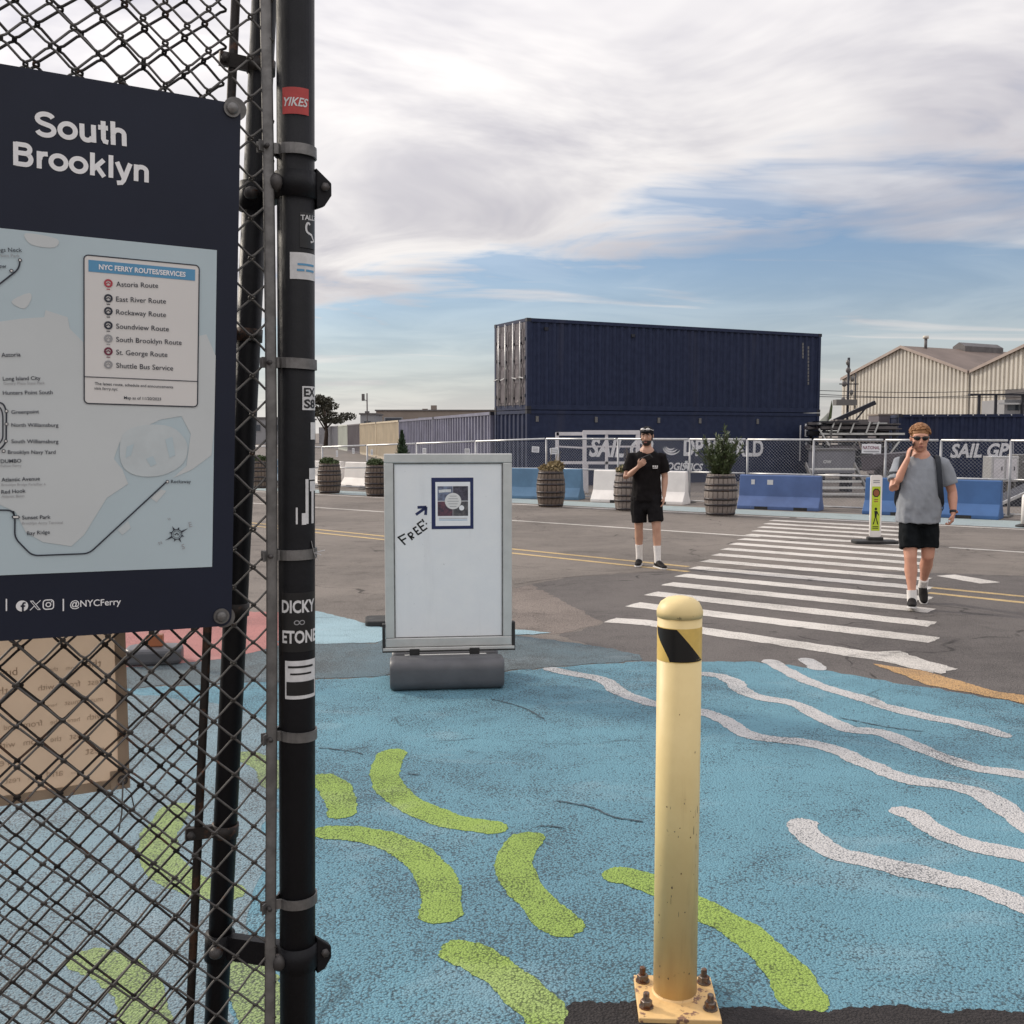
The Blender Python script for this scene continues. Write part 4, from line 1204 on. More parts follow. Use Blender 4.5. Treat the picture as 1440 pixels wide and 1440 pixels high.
def planter(label, px, py, proto, plants=(), rz=0.3, sc_=1.0):
    g = G(px, py); t = empty('planter_barrel', g, rz); tag(t, label, 'planter barrel', 'half whisky barrel planters along the kerb line'.replace('half whisky ', 'wooden '))
    t.scale = (sc_, sc_, sc_)
    for j in range(20):
        inst('stave', proto[0], t, rot=(0, 0, 2 * math.pi * j / 20))
    for h in proto[1]: inst('hoop', h, t)
    inst('soil', proto[2], t)
    for kind, seed in plants:
        r = random.Random(seed)
        mb = MB()
        if kind == 'shrub':
            stems = MB()
            for j in range(42):
                a = r.uniform(0, 6.28); lean = r.uniform(0.05, 0.60); hh = r.uniform(0.40, 0.98) * (1.05 - 0.45 * lean)
                b0 = V((math.cos(a) * 0.12, math.sin(a) * 0.12, 0.82)); e = V((math.cos(a) * lean, math.sin(a) * lean, 0.82 + hh))
                stems.tube([b0, b0.lerp(e, 0.5) + V((0, 0, 0.06)), e], [0.008, 0.006, 0.003], 4)
                for q_ in range(85):
                    f = r.uniform(0.05, 1.0); p_ = b0.lerp(e, f); d = (e - b0).normalized() * 0.7 + V((r.gauss(0, 0.5), r.gauss(0, 0.5), r.gauss(0, 0.3)))
                    d.normalize(); s_ = r.uniform(0.03, 0.07); e2 = d.cross(V((r.gauss(0, 1), r.gauss(0, 1), 1))).normalized()
                    p_ = p_ + d * r.uniform(0, 0.09)
                    mb.add([p_ - d * s_, p_ + e2 * s_ * 0.24, p_ + d * s_, p_ - e2 * s_ * 0.24], [(0, 1, 2, 3)])
            stems.build('stems', M['bark'], t)
            mb.build('foliage', M['leaf_mid'], t)
        elif kind == 'cone':
            MB().tube([(0, 0, 0.8), (0, 0, 1.75)], [0.02, 0.006], 5).build('stems', M['bark'], t)
            for q_ in range(1500):
                z = 0.82 + (r.random() ** 1.3) * 1.0; f = (1 - (z - 0.82) / 1.05) * (0.75 + 0.55 * mnoise.noise(V((z * 6, q_ % 7, 2.0))))
                a = r.uniform(0, 6.28); rr = 0.33 * f * math.sqrt(r.random()); p_ = V((rr * math.cos(a), rr * math.sin(a), z))
                d = V((math.cos(a) * 0.5 + r.gauss(0, 0.3), math.sin(a) * 0.5 + r.gauss(0, 0.3), 1)).normalized(); s_ = r.uniform(0.03, 0.07)
                e2 = d.cross(V((r.gauss(0, 1), r.gauss(0, 1), 0.2))).normalized()
                mb.add([p_ - d * s_, p_ + e2 * s_ * 0.3, p_ + d * s_, p_ - e2 * s_ * 0.3], [(0, 1, 2, 3)])
            mb.build('foliage', M['leaf_dark'], t)
        elif kind == 'dry':
            leaf_mass(mb, [((0, 0, 0.92), (0.3, 0.3, 0.12)), ((0.12, 0, 0.97), (0.2, 0.2, 0.13))], 900, 0.06, seed, 0.9, 0.5)
            mb.build('foliage', M['leaf_dry'], t)
            st = MB()
            for j in range(8):
                a = r.uniform(0, 6.28); st.tube([(0.1 * math.cos(a), 0.1 * math.sin(a), 0.85), (0.2 * math.cos(a) + 0.1, 0.2 * math.sin(a), 1.2 + r.uniform(0, 0.3))], [0.006, 0.003], 4)
            st.build('stems', M['leaf_dry'], t)
        else:
            leaf_mass(mb, [((0, 0, 0.9), (0.3, 0.3, 0.1)), ((-0.05, 0, 0.95), (0.22, 0.22, 0.1))], 900, 0.05, seed, 0.9, 0.4)
            mb.build('foliage', M['leaf_mid'], t)
    return t
planter('wooden barrel planter topped with dry tan grass, right of the white board', 774.5, 712.5, protoA, (('dry', 1),), 0.2, 0.98)
planter('wooden barrel planter half hidden behind the man in black', 884, 718, protoB, (('low', 2), ('dry', 12)), 0.5, 0.98)
planter('grey wooden barrel planter with a tall leafy shrub', 1013, 725, protoB, (('shrub', 3),), 0.1, 1.0)
planter('low leafed barrel planter nearest the black post at left', 463.5, 693.5, protoA, (('low', 4),), 0.7, 0.98)
planter('barrel planter touching the left edge of the white board', 530.5, 697.5, protoA, (('low', 5),), 0.9, 0.98)
planter('barrel planter behind the white board with a conical evergreen peeking over it', 566, 700.5, protoA, (('cone', 6),), 0.4, 0.98)
planter('barrel planter seen through the strip of near fence', 368, 686, protoA, (('low', 8),), 0.4, 0.98)

for i, (ya, yb, Y) in enumerate(((548, 541, 66), (557, 545, 66), (553, 552, 67))):
    a = P(1120, ya, Y); b = P(1520, yb, Y + 10)
    pts = [a.lerp(b, j / 16) - V((0, 0, 0.35 * math.sin(math.pi * j / 16))) for j in range(17)]
    tag(MB().tube(pts, 0.022, 5).build('power_cable', M['steel_dark'], None, True), ('topmost', 'lowest', 'middle')[i] + ' thin dark cable strung across in front of the tan sheds', 'cable', 'cables before the sheds')
# ------------------------------------------------------------------ near chain link fence
FD = V((-0.883, -0.469, 0)).normalized()       # along the fence, towards the left and the camera
FN = V((0.469, -0.883, 0)).normalized()        # its face towards the camera
pole_d = 1.72
pole_c = ORG + ray(417, 700) * pole_d
PL = 0.014                                      # slight lean of the post
def pole_at(z): return V((pole_c.x + (z - pole_c.z) * PL, pole_c.y, z))
PR = 0.0305
nf = empty('chain_link_fence', (pole_at(0).x, pole_c.y, 0)); tag(nf, 'black stickered fence post with grey chain link mesh at the left front', 'fence')
NO = V((pole_at(0).x, pole_c.y, 0))
def loc(p): return V(p) - NO
MB().tube([loc(pole_at(0)), loc(pole_at(2.8))], PR, 32).build('post', M['black_post'], nf, True)
MB().lathe([(PR + 0.003, 0), (PR + 0.003, 0.03), (PR * 0.7, 0.05), (0.0, 0.056)], 24, loc(pole_at(2.8))).build('post_cap', M['black_post'], nf, True)
bar_c = onplane(377, 700, pole_c + FD * 0.0 + FN * 0.012, FN)
def bar_at(z):
    return V((bar_c.x + (z - bar_c.z) * 0.013 + 0.006 * math.sin((z - 0.9) * 2.0), bar_c.y + 0.0, z))
MB().tube([loc(bar_at(0.05 + 2.7 * i / 24)) for i in range(25)], 0.0095, 8, ry=0.003, ref=FD).build('tension_bar', M['galv'], nf, True)
# bands clipping the bar to the post
for py in (215, 512, 778, 1030, 1262, 1500, 1760):
    pc = onplane(417, py, pole_c, V((0, 1, 0))); z = pc.z; c = pole_at(z); bz = bar_at(z)
    hh = 0.0085; r_ = PR + 0.0022; tilt = rnd.uniform(-0.12, 0.12)
    mb = MB(); ring = []
    base = math.atan2(FD.y, FD.x)
    path = []
    for j in range(25):
        a = base + R(18) + R(324) * j / 24
        path.append(c + V((math.cos(a) * r_, math.sin(a) * r_, tilt * 0.02 * math.cos(a))))
    tail = bz + FD * 0.016
    pts = [tail - FN * 0.008] + path + [tail + FN * 0.008]
    # order so that the loop starts and ends at the bar
    if (path[0] - (tail - FN * 0.008)).length > (path[-1] - (tail - FN * 0.008)).length:
        pts = [tail - FN * 0.008] + path[::-1] + [tail + FN * 0.008]
    vs = []
    for i, p_ in enumerate(pts):
        t_ = (pts[min(i + 1, len(pts) - 1)] - pts[max(i - 1, 0)]).normalized(); nn = t_.cross(V((0, 0, 1))).normalized() * 0.0013
        for (sx, sz) in ((-1, -1), (1, -1), (1, 1), (-1, 1)):
            vs.append(loc(p_ + nn * sx + V((0, 0, hh * sz))))
    fs = []
    for i in range(len(pts) - 1):
        for j in range(4):
            j2 = (j + 1) % 4; fs.append((i * 4 + j, i * 4 + j2, i * 4 + 4 + j2, i * 4 + 4 + j))
    fs += [(3, 2, 1, 0), tuple(len(vs) - 4 + j for j in range(4))]
    mb.add(vs, fs).build('tension_band', M['galv'], nf)
    m2 = bz + FD * 0.004
    MB().tube([loc(m2 + FN * 0.012), loc(m2 - FN * 0.014)], 0.004, 6).build('carriage_bolt', M['galv_dark'], nf, True)


def wire_mesh(a, b, n, r, phase, m, hook=0.0035, seed=0):
    """one zig-zag wire: x in 0..a/2, z up, n half periods"""
    rr = random.Random(seed)
    pts = []
    for i in range(n + 1):
        side = (i + phase) % 2
        x = a / 2 if side else 0.0
        z = i * b / 2
        sg = 1 if side else -1
        jx = rr.uniform(-1, 1) * a * 0.02
        # a hook: comes in at one depth and leaves at the other
        pts.append((x - sg * a * 0.085 + jx, -hook * 0.5, z - b * 0.085))
        pts.append((x - sg * a * 0.02 + jx, -hook, z - b * 0.045))
        pts.append((x + sg * a * 0.05 + jx, -hook * 0.4, z - b * 0.012))
        pts.append((x + sg * a * 0.05 + jx, hook * 0.4, z + b * 0.012))
        pts.append((x - sg * a * 0.02 + jx, hook, z + b * 0.045))
        pts.append((x - sg * a * 0.085 + jx, hook * 0.5, z + b * 0.085))
    mb = MB().tube(pts, r, 6)
    # make depth alternate smoothly along the span
    me = mb.mesh('wire', True); me.materials.append(m)
    return me


fence_ang = math.atan2(FD.y, FD.x)
DA = 0.0645; DB = 0.0625
wm = [wire_mesh(DA, DB, 86, 0.0019, ph, M['wire_grey'], 0.0028, 5 + ph) for ph in (0, 1)]
bb0 = bar_at(0.06) - FD * 0.006
fz = (bar_at(2.6) - bar_at(0.06)).normalized(); fxx = (FD - fz * FD.dot(fz)).normalized(); Mf = Matrix((fxx, fz.cross(fxx), fz)).transposed()
for k in range(30):
    p_ = bb0 + FD * (k * DA / 2 - 0.004)
    o = inst('wire', wm[k % 2], nf, loc(p_)); o.rotation_euler = Mf.to_euler()

# stickers wrapped round the post
toc = (V((0, 0, 0)) - pole_c); toc.z = 0; toc.normalize()
e1 = V((-toc.y, toc.x, 0))
if e1.x < 0: e1 = -e1
PXM = 1440 / pole_d                              # pixels per metre at the post
def pzz(py): return onplane(417, py, pole_c, V((0, 1, 0))).z
def wrap(u, z, off):
    th = max(-1.5, min(1.5, u / PR)); c = pole_at(z); rr = PR + off
    return loc(c + e1 * (rr * math.sin(th)) + toc * (rr * math.cos(th)))
def px_u(px, py=700):
    f = max(-0.985, min(0.985, (px - 417) / (PR * PXM))); return math.asin(f) * PR
def sticker(pts, m, off=0.0006, nseg=10):
    """patch between (x0,y0)-(x1,y1) pixels wrapped on the post"""
    x0, y0, x1, y1 = pts
    u0 = px_u(x0); u1 = px_u(x1); z0 = pzz(y1); z1 = pzz(y0)
    mb = MB(); vs = []
    for i in range(nseg + 1):
        u = u0 + (u1 - u0) * i / nseg
        vs.append(wrap(u, z0, off)); vs.append(wrap(u, z1, off))
    mb.add(vs, [(2 * i, 2 * i + 2, 2 * i + 3, 2 * i + 1) for i in range(nseg)])
    return mb.build('sticker', m, nf, True)
def wrap_text(par, s, x0, x1, ybase, hpx, m, off=0.0012, bold=0.02, shear=0.0, slope=0.0):
    vs, fs, W = glyphs(s, bold, shear)
    u0 = px_u(x0); u1 = px_u(x1); k = (u1 - u0) / W; zb = pzz(ybase); kz = (pzz(ybase - hpx) - zb) / 0.72
    mb = MB(); mb.add([wrap(u0 + x * k, zb + y * kz + slope * x * k, off) for x, y in vs], fs)
    return mb.build('lettering', m, par)
s_ = sticker((400, 131, 434, 168), M['sticker_red']); wrap_text(s_, 'YIKES', 402, 433, 157, 12, M['sticker_white'], shear=0.3)
s_ = sticker((422, 303, 442, 352), M['sticker_black']); wrap_text(s_, 'TALLZ', 423, 442, 314, 7, M['sticker_white'], slope=0.1)
mb = MB(); cu_ = []
for j in range(9):
    a = R(40 + 230 * j / 8); cu_.append((px_u(433) + 0.0042 * math.cos(a), pzz(324) + 0.008 * math.sin(a)))
cu_ += [(px_u(437), pzz(333)), (px_u(440), pzz(341)), (px_u(436), pzz(343))]
tmp = MB(); ribbon2(tmp, cu_, 0.0035, 0); mb.add([wrap(u, z, 0.0012) for u, z, _ in tmp.v], tmp.f); mb.build('drawn_figure', M['sticker_white'], s_)
s_ = sticker((409, 359, 442.3, 396), M['sticker_white']); 
for (xa, ya, xb, yb) in ((419, 374, 440, 377), (418, 382, 428, 385), (430, 382, 440, 385)):
    x_ = sticker((xa, ya, xb, yb), M['header_blue'], 0.0011); x_.name = 'printed_line'; x_.parent = s_
s_ = sticker((425, 544, 442.3, 577), M['sticker_white']); wrap_text(s_, 'EX', 427, 441, 558, 12, M['sticker_black'], bold=0.03); wrap_text(s_, 'S8', 427, 441, 574, 12, M['sticker_black'], bold=0.03)
s_ = sticker((436, 594, 442.3, 618), M['sticker_white'])
s_ = sticker((434, 658, 442.3, 674), M['sticker_white'])
for (a, b, c, d) in ((429, 673, 433, 735), (435, 676, 442.3, 690), (437, 690, 440, 735), (424, 720, 430, 736), (416, 712, 418.5, 735)):
    sticker((a, b, c, d), M['sticker_white'])
s_ = sticker((397, 830, 441.5, 912), M['sticker_black'])
wrap_text(s_, 'DICKY', 397.5, 440, 857, 17, M['sticker_white'], bold=0.03)
wrap_text(s_, 'ETONE', 398, 441.5, 899, 17, M['sticker_white'], bold=0.03)
tmp = MB(); 
for cx in (417, 424):
    ribbon2(tmp, [(px_u(cx) + 0.004 * math.cos(2 * math.pi * j / 10), pzz(871) + 0.0035 * math.sin(2 * math.pi * j / 10)) for j in range(10)], 0.0015, 0, True)
mb = MB(); mb.add([wrap(u, z, 0.0012) for u, z, _ in tmp.v], tmp.f); mb.build('drawn_figure', M['ink_grey'], s_)
s_ = sticker((401, 924, 441.5, 977), M['sticker_white'])
x_ = sticker((403, 953, 440, 972), M['sticker_black'], 0.0011); x_.name = 'printed_block'; x_.parent = s_

for (xa, ya, xb, yb) in ((405, 931, 438, 934), (408, 941, 436, 943.5)):
    x_ = sticker((xa, ya, xb, yb), M['sticker_black'], 0.0011); x_.name = 'printed_line'; x_.parent = s_
# scraps of clear tape on a band
mb = MB(); q0 = wrap(px_u(438), pzz(776), 0.004)
for dx, dz, ln in ((0.012, -0.004, 0.02), (0.006, -0.014, 0.028), (0.018, 0.004, 0.014), (-0.004, 0.02, 0.03)):
    mb.bar(q0, q0 + e1 * dx + V((0, 0, dz)), 0.0045, 0.0006)
mb.build('tape_scrap', M['galv_light'], nf)

# ------------------------------------------------------------------ gate leaf swung behind the fence
g_top = onplane(367, 100, pole_c - FN * 0.055, FN); g_bot = onplane(306, 1390, pole_c - FN * 0.125, FN)
g_dir = (g_top - g_bot).normalized()
def gate_z(z): return g_bot + g_dir * ((z - g_bot.z) / g_dir.z)
g0 = gate_z(0.08)
gt = empty('gate_leaf', V((g0.x, g0.y, 0))); tag(gt, 'dark leaning chain link gate leaf folded back behind the near fence', 'gate')
GO = V((g0.x, g0.y, 0))
def gloc(p): return V(p) - GO
gs = g_dir.cross(FN).normalized()
if gs.dot(FD) < 0: gs = -gs
GWID = 0.95
MB().tube([gloc(gate_z(0.08)), gloc(gate_z(2.75))], 0.0205, 24).build('frame_post', M['black_post'], gt, True)
for z in (0.1, 2.7):
    MB().tube([gloc(gate_z(z)), gloc(gate_z(z) + gs * GWID)], 0.0205, 16).build('frame_rail', M['black_post'], gt, True)
MB().tube([gloc(gate_z(0.08) + gs * GWID), gloc(gate_z(2.72) + gs * GWID)], 0.0205, 16).build('frame_post', M['black_post'], gt, True)
so = (V(onplane(327, 100, g_top, FN)) - g_top).dot(gs)
MB().tube([gloc(gate_z(0.1) + gs * so), gloc(gate_z(2.72) + gs * so)], 0.0075, 8, ry=0.0035, ref=gs).build('tension_bar', M['wire_dark'], gt, True)
for py in (92, 470, 860, 1178):
    zc = onplane(350, py, g_top, FN).z; c = gate_z(zc)
    MB().tube([c_ for c_ in (gloc(c - g_dir * 0.011), gloc(c + g_dir * 0.011))], 0.0235, 20).build('tension_band', M['wire_dark'], gt, True)
    MB().bar(gloc(c + gs * 0.01), gloc(c + gs * (so + 0.022)), 0.010, 0.022, g_dir).build('band_tail', M['wire_dark'], gt)
    MB().tube([gloc(c + gs * (so + 0.014) + FN * 0.016), gloc(c + gs * (so + 0.014) - FN * 0.012)], 0.007, 6).build('carriage_bolt', M['galv_dark'], gt, True)
gwm = [wire_mesh(DA, DB, 83, 0.0023, ph, M['wire_dark'], 0.0034, 15 + ph) for ph in (0, 1)]
Mg = Matrix((gs, -FN, g_dir)).transposed()
for k in range(29):
    p_ = gate_z(0.1) + gs * (so - 0.004 + k * DA / 2)
    o = inst('wire', gwm[k % 2], gt, gloc(p_)); o.rotation_euler = Mg.to_euler()
# hinges joining post and gate
def hinge(py):
    zc = onplane(417, py, pole_c, V((0, 1, 0))).z; c = pole_at(zc); g = gate_z(zc - 0.01)
    h = MB().tube([gloc(c - V((0, 0, 0.021))), gloc(c + V((0, 0, 0.021)))], PR + 0.0035, 24).build('hinge', M['black_post'], gt, True)
    MB().bar(gloc(c + FD * 0.02 - FN * 0.01), gloc(g + (c - g).normalized() * 0.01), 0.02, 0.042).build('hinge_arm', M['black_post'], h)
    MB().tube([gloc(g - g_dir * 0.024), gloc(g + g_dir * 0.024)], 0.026, 20).build('hinge_collar', M['black_post'], h, True)
    MB().ball(gloc(g + FN * 0.026 + gs * 0.012), 0.013, 0.013, 0.011, 10, 7).build('bolt_head', M['galv_dark'], h, True)
    e = -FD
    MB().extr([gloc(c + e * 0.03 + V((0, 0, 0.03))), gloc(c + e * 0.056 + V((0, 0, 0.008))), gloc(c + e * 0.056 - V((0, 0, 0.012))), gloc(c + e * 0.044 - V((0, 0, 0.03))), gloc(c + e * 0.03 - V((0, 0, 0.036)))], FN * 0.016).build('hinge_ear', M['black_post'], h, bevel=0.002)
    MB().tube([gloc(c + e * 0.044 + FN * 0.022), gloc(c + e * 0.044 - FN * 0.012)], 0.007, 6).build('bolt_head', M['galv_dark'], h, True)
    MB().ball(gloc(c + FD * 0.036 + FN * 0.012), 0.012, 0.012, 0.015, 10, 7).build('bolt_head', M['galv_dark'], h, True)
hinge(262); hinge(1342)

# ------------------------------------------------------------------ map sign on the fence
S_R = V((1.881, 1.0, -0.0437)).normalized(); S_DN = V((-0.055, 0.06, -1.0))
br = onplane(322, 880, pole_c + FN * 0.030, FN)
SF = Frame(br, S_R, -S_DN)
# origin at the bottom right corner; u to the right (negative inside), v up
sg = empty('map_sign', matrix=SF.mat()); tag(sg, 'navy ferry map sign with large white heading bolted to the near fence', 'sign')
def su(px, py): return SF.uv(px, py)
u1, v1 = su(340, 147)
HT = v1; WL = -0.78
cr = 0.02
def rrect(x0, y0, x1, y1, r, n=5):
    out = []
    for (cx, cy, a0) in ((x1 - r, y1 - r, 0), (x0 + r, y1 - r, 90), (x0 + r, y0 + r, 180), (x1 - r, y0 + r, 270)):
        for i in range(n + 1):
            a = R(a0 + 90 * i / n); out.append((cx + r * math.cos(a), cy + r * math.sin(a)))
    return out
pan = MB().extr([(x, y, -0.004) for x, y in rrect(WL, 0, 0.004, HT, 0.016)], (0, 0, 0.004)).build('panel', M['navy_sign'], sg)
for (px, py) in ((326, 153), (311, 866)):
    u, v = su(px, py)
    wsh = MB().lathe([(0.0125, 0.0), (0.0125, 0.003), (0.0125, 0.003)], 20, (u, v, 0.0005)).build('washer', M['galv'], sg)
    MB().lathe([(0.0085, 0.003), (0.0085, 0.006), (0.006, 0.0085), (0.0, 0.0092)], 16, (u, v, 0.0005)).build('bolt_head', M['galv'], wsh, True)
    ub = u + 0.006
    MB().lathe([(0.0175, -0.009), (0.0175, -0.006)], 20, (ub, v + (0.002 if py < 500 else -0.004), 0)).build('fender_washer', M['galv'], sg)
    MB().tube([(u, v, -0.09), (u, v, 0.0)], 0.004, 8).build('bolt_shank', M['galv_dark'], sg, True)
# map print
mu1, mvt = su(306, 352); mu2, mvb = su(297, 797)
mr = (mu1 + mu2) / 2
mp_ = MB(); poly2(mp_, [(WL + 0.03, mvb), (mr, mvb), (mr, mvt), (WL + 0.03, mvt)], 0.0008)
mp_ = mp_.build('map_print', M['map_water'], sg)
def spoly(pxs, m, w_, name, par=mp_, smooth=0):
    pts = [su(*p) for p in pxs]
    if smooth:
        pts = [(q.x, q.y) for q in cat([V((a, b, 0)) for a, b in pts], smooth, True)]
    mb = MB(); mb.extr([(a, b, w_ - 0.0002) for a, b in pts], (0, 0, 0.0002)); return mb.build(name, M[m], par)
spoly([(-160, 430), (-20, 455), (30, 448), (62, 446), (64, 436), (95, 446), (98, 462), (118, 482), (160, 500), (290, 470), (303, 500), (301, 600), (297, 640), (270, 660), (243, 672), (262, 655), (268, 610), (255, 585), (225, 590), (200, 602), (168, 622), (160, 645), (172, 660), (180, 680), (150, 700), (118, 752), (100, 768), (60, 762), (36, 748), (22, 720), (-20, 700), (-160, 690)], 'map_land', 0.0014, 'land_shape')
spoly([(172, 612), (200, 598), (240, 600), (262, 622), (258, 650), (228, 668), (190, 668), (170, 650)], 'map_bay', 0.0019, 'bay_shape', smooth=4)
spoly([(16, 424), (40, 412), (44, 420), (34, 434)], 'map_land', 0.0014, 'land_shape', smooth=4)
spoly([(36, 328), (80, 336), (76, 348), (44, 344)], 'map_land', 0.0014, 'land_shape', smooth=4)
spoly([(212, 700), (226, 688), (234, 690), (220, 706)], 'map_land', 0.0014, 'land_shape')
spoly([(165, 745), (180, 732), (184, 742), (172, 752)], 'map_bay', 0.0014, 'land_shape')
for (a, b) in (((178, 628), (176, 640)), ((205, 645), (212, 652)), ((232, 618), (238, 640))):
    spoly([(a[0], a[1]), (a[0] + 10, a[1] - 4), (b[0] + 8, b[1]), (b[0], b[1] + 4)], 'map_water', 0.0023, 'bay_shape')
def sline(pxs, wd, m, w_=0.0026, name='route_line', par=mp_, closed=False, sub=0):
    pts = [su(*p) for p in pxs]
    if sub: pts = [(q.x, q.y) for q in cat([V((a, b, 0)) for a, b in pts], sub, closed)]
    mb = MB(); ribbon2(mb, pts, wd, w_, closed); return mb.build(name, M[m], par)
def rounded(pts, r):
    """polyline with rounded corners (pixels)"""
    out = [V((*pts[0], 0))]
    for i in range(1, len(pts) - 1):
        a = V((*pts[i - 1], 0)); b = V((*pts[i], 0)); c = V((*pts[i + 1], 0))
        p1 = b + (a - b).normalized() * r; p2 = b + (c - b).normalized() * r
        for k in range(6):
            t = k / 5; out.append(p1 * (1 - t) ** 2 + b * 2 * t * (1 - t) + p2 * t * t)
    out.append(V((*pts[-1], 0)))
    return [(q.x, q.y) for q in out]
sline(rounded([(-90, 717), (18, 717), (21, 727), (20.5, 756), (45, 781), (125, 778), (233, 678)], 9), 0.0022, 'map_ink')
sline(rounded([(-40, 430), (27, 378), (28, 365)], 8), 0.0022, 'map_ink')
sline(rounded([(-60, 566), (4, 566), (9, 578), (8.5, 622), (0, 632), (-20, 636)], 6), 0.0022, 'map_ink')
sline(rounded([(-60, 571), (0, 571), (4, 582), (4, 618), (-4, 626)], 6), 0.0018, 'map_ink')
def ring(px, py, r0, m='map_ink', fill='map_white', w_=0.003):
    u, v = su(px, py); mb = MB(); disc2(mb, (u, v), r0, w_, 14); a = mb.build('station_ring', M[m], mp_)
    mb = MB(); disc2(mb, (u, v), r0 * 0.58, w_ + 0.0004, 12); mb.build('station_dot', M[fill], mp_)
for (px, py) in ((235, 677), (28, 366), (16, 381), (9, 578), (9, 596), (8, 620), (5, 634)):
    ring(px, py, 0.0026)
spoly([(16, 726), (18, 724.5), (26, 724.5), (28, 726.5), (26, 729), (18, 729)], 'map_ink', 0.0031, 'station_ring')
spoly([(18, 726), (19, 725.3), (25, 725.3), (26.3, 726.6), (25, 728), (19, 728)], 'map_white', 0.0036, 'station_dot')
def stext(s, p0, p1, m='map_ink', w_=0.0029, bold=0.0, hs=1.0, par=mp_):
    mb = MB(); text_flat(mb, s, su(*p0), su(*p1), w_, bold, 0, hs); return mb.build('lettering', M[m], par)
for s, p0, p1, b in (('Astoria', (2, 502), (29, 501), 0.012), ('Long Island City', (4, 535), (57, 534), 0.012), ('Hunters Point South', (4, 555), (74, 554), 0.01), ('Greenpoint', (16, 582), (55, 581), 0.01),
                  ('North Williamsburg', (16, 600), (82, 600), 0.01), ('South Williamsburg', (16, 623), (82, 623), 0.01), ('Brooklyn Navy Yard', (11, 638), (78, 638), 0.01), ('DUMBO', (1, 651), (30, 650), 0.012),
                  ('Atlantic Avenue', (2, 677), (56, 675), 0.012), ('Red Hook', (2, 694), (36, 692), 0.012), ('Sunset Park', (31, 730), (71, 729), 0.012), ('Bay Ridge', (38, 752), (70, 750), 0.005), ('Rockaway', (240, 679), (268, 679), 0.01)):
    stext(s, p0, p1, bold=b)
stext('Throgs Neck', (-18, 354), (31, 354.5), bold=0.005); stext('Ferry Point Park', (-20, 361), (28, 362), 'ink_grey')
stext('Soundview', (-30, 377), (9, 377), bold=0.01)
for s, p0, p1 in (('Gantry Plaza State Park', (5, 541), (63, 540)), ('Brooklyn Bridge Park/Pier 6', (2, 683), (64, 682)), ('Atlantic Basin', (2, 699.5), (34, 698.5)), ('Brooklyn Army Terminal', (31, 737), (88, 736)), ('Fulton Ferry', (1, 656.5), (30, 656))):
    stext(s, p0, p1, 'ink_grey')
# compass rose
cx, cy = 248, 751
u, v = su(cx, cy); mb = MB()
ribbon2(mb, [(u + 0.0078 * math.cos(2 * math.pi * j / 20), v + 0.0078 * math.sin(2 * math.pi * j / 20)) for j in range(20)], 0.0012, 0.003, True)
ribbon2(mb, [(u + 0.0055 * math.cos(2 * math.pi * j / 20), v + 0.0055 * math.sin(2 * math.pi * j / 20)) for j in range(20)], 0.0007, 0.003, True)
ribbon2(mb, [(u - 0.003, v - 0.001), (u, v + 0.002), (u + 0.003, v - 0.001)], 0.0018, 0.003)
for j in range(8):
    a = R(28 + 45 * j); ln = 0.0195 if j in (0, 4) else (0.015 if j % 2 == 0 else 0.012)
    poly2(mb, [(u + 0.0085 * math.cos(a - 0.18), v + 0.0085 * math.sin(a - 0.18)), (u + ln * math.cos(a), v + ln * math.sin(a)), (u + 0.0085 * math.cos(a + 0.18), v + 0.0085 * math.sin(a + 0.18))], 0.003)
mb.build('compass_rose', M['map_ink'], mp_)
for ch, p0, p1 in (('N', (224, 766), (228, 764)), ('E', (266, 741), (270, 740)), ('W', (235, 731), (240, 731)), ('S', (256, 772), (260, 771))):
    stext(ch, p0, p1, 'ink_grey')
# legend box
la = su(118, 359); lb = su(280, 373); lc = su(277, 571); ld = su(118, 568)
x0 = (la[0] + ld[0]) / 2; x1 = (lb[0] + lc[0]) / 2; y1 = (la[1] + lb[1]) / 2; y0 = (ld[1] + lc[1]) / 2
lg = MB(); lg.extr([(a, b, 0.0008) for a, b in rrect(x0, y0, x1, y1, 0.006)], (0, 0, 0.0014)); lg = lg.build('legend_box', M['map_white'], sg)
mb = MB(); ribbon2(mb, rrect(x0, y0, x1, y1, 0.006, 6), 0.0017, 0.0027, True); mb.build('legend_border', M['map_ink'], lg)
hy1 = y1 - 0.0065; hy0 = hy1 - 0.0165; hx0 = x0 + 0.006; hx1 = x1 - 0.006
mb = MB(); poly2(mb, [(hx0, hy0), (hx1, hy0), (hx1, hy1), (hx0, hy1)], 0.0027); mb.build('header_strip', M['header_blue'], lg)
mb = MB(); text_flat(mb, 'NYC FERRY ROUTES/SERVICES', (hx0 + 0.014, hy0 + 0.0045), (hx1 - 0.014, hy0 + 0.0045), 0.0033, 0.03, 0, 1.1); mb.build('lettering', M['sign_white'], lg)
rows = [('Astoria Route', 403, 222, 'ink_red', 405), ('East River Route', 424, 233, 'map_ink', 427), ('Rockaway Route', 442, 233, 'map_ink', 446), ('Soundview Route', 462, 237, 'map_ink', 466), ('South Brooklyn Route', 480.5, 255, 'ink_grey', 485), ('St. George Route', 498.5, 235, 'ink_maroon', 502), ('Shuttle Bus Service', 517, 243, 'ink_grey', 521)]
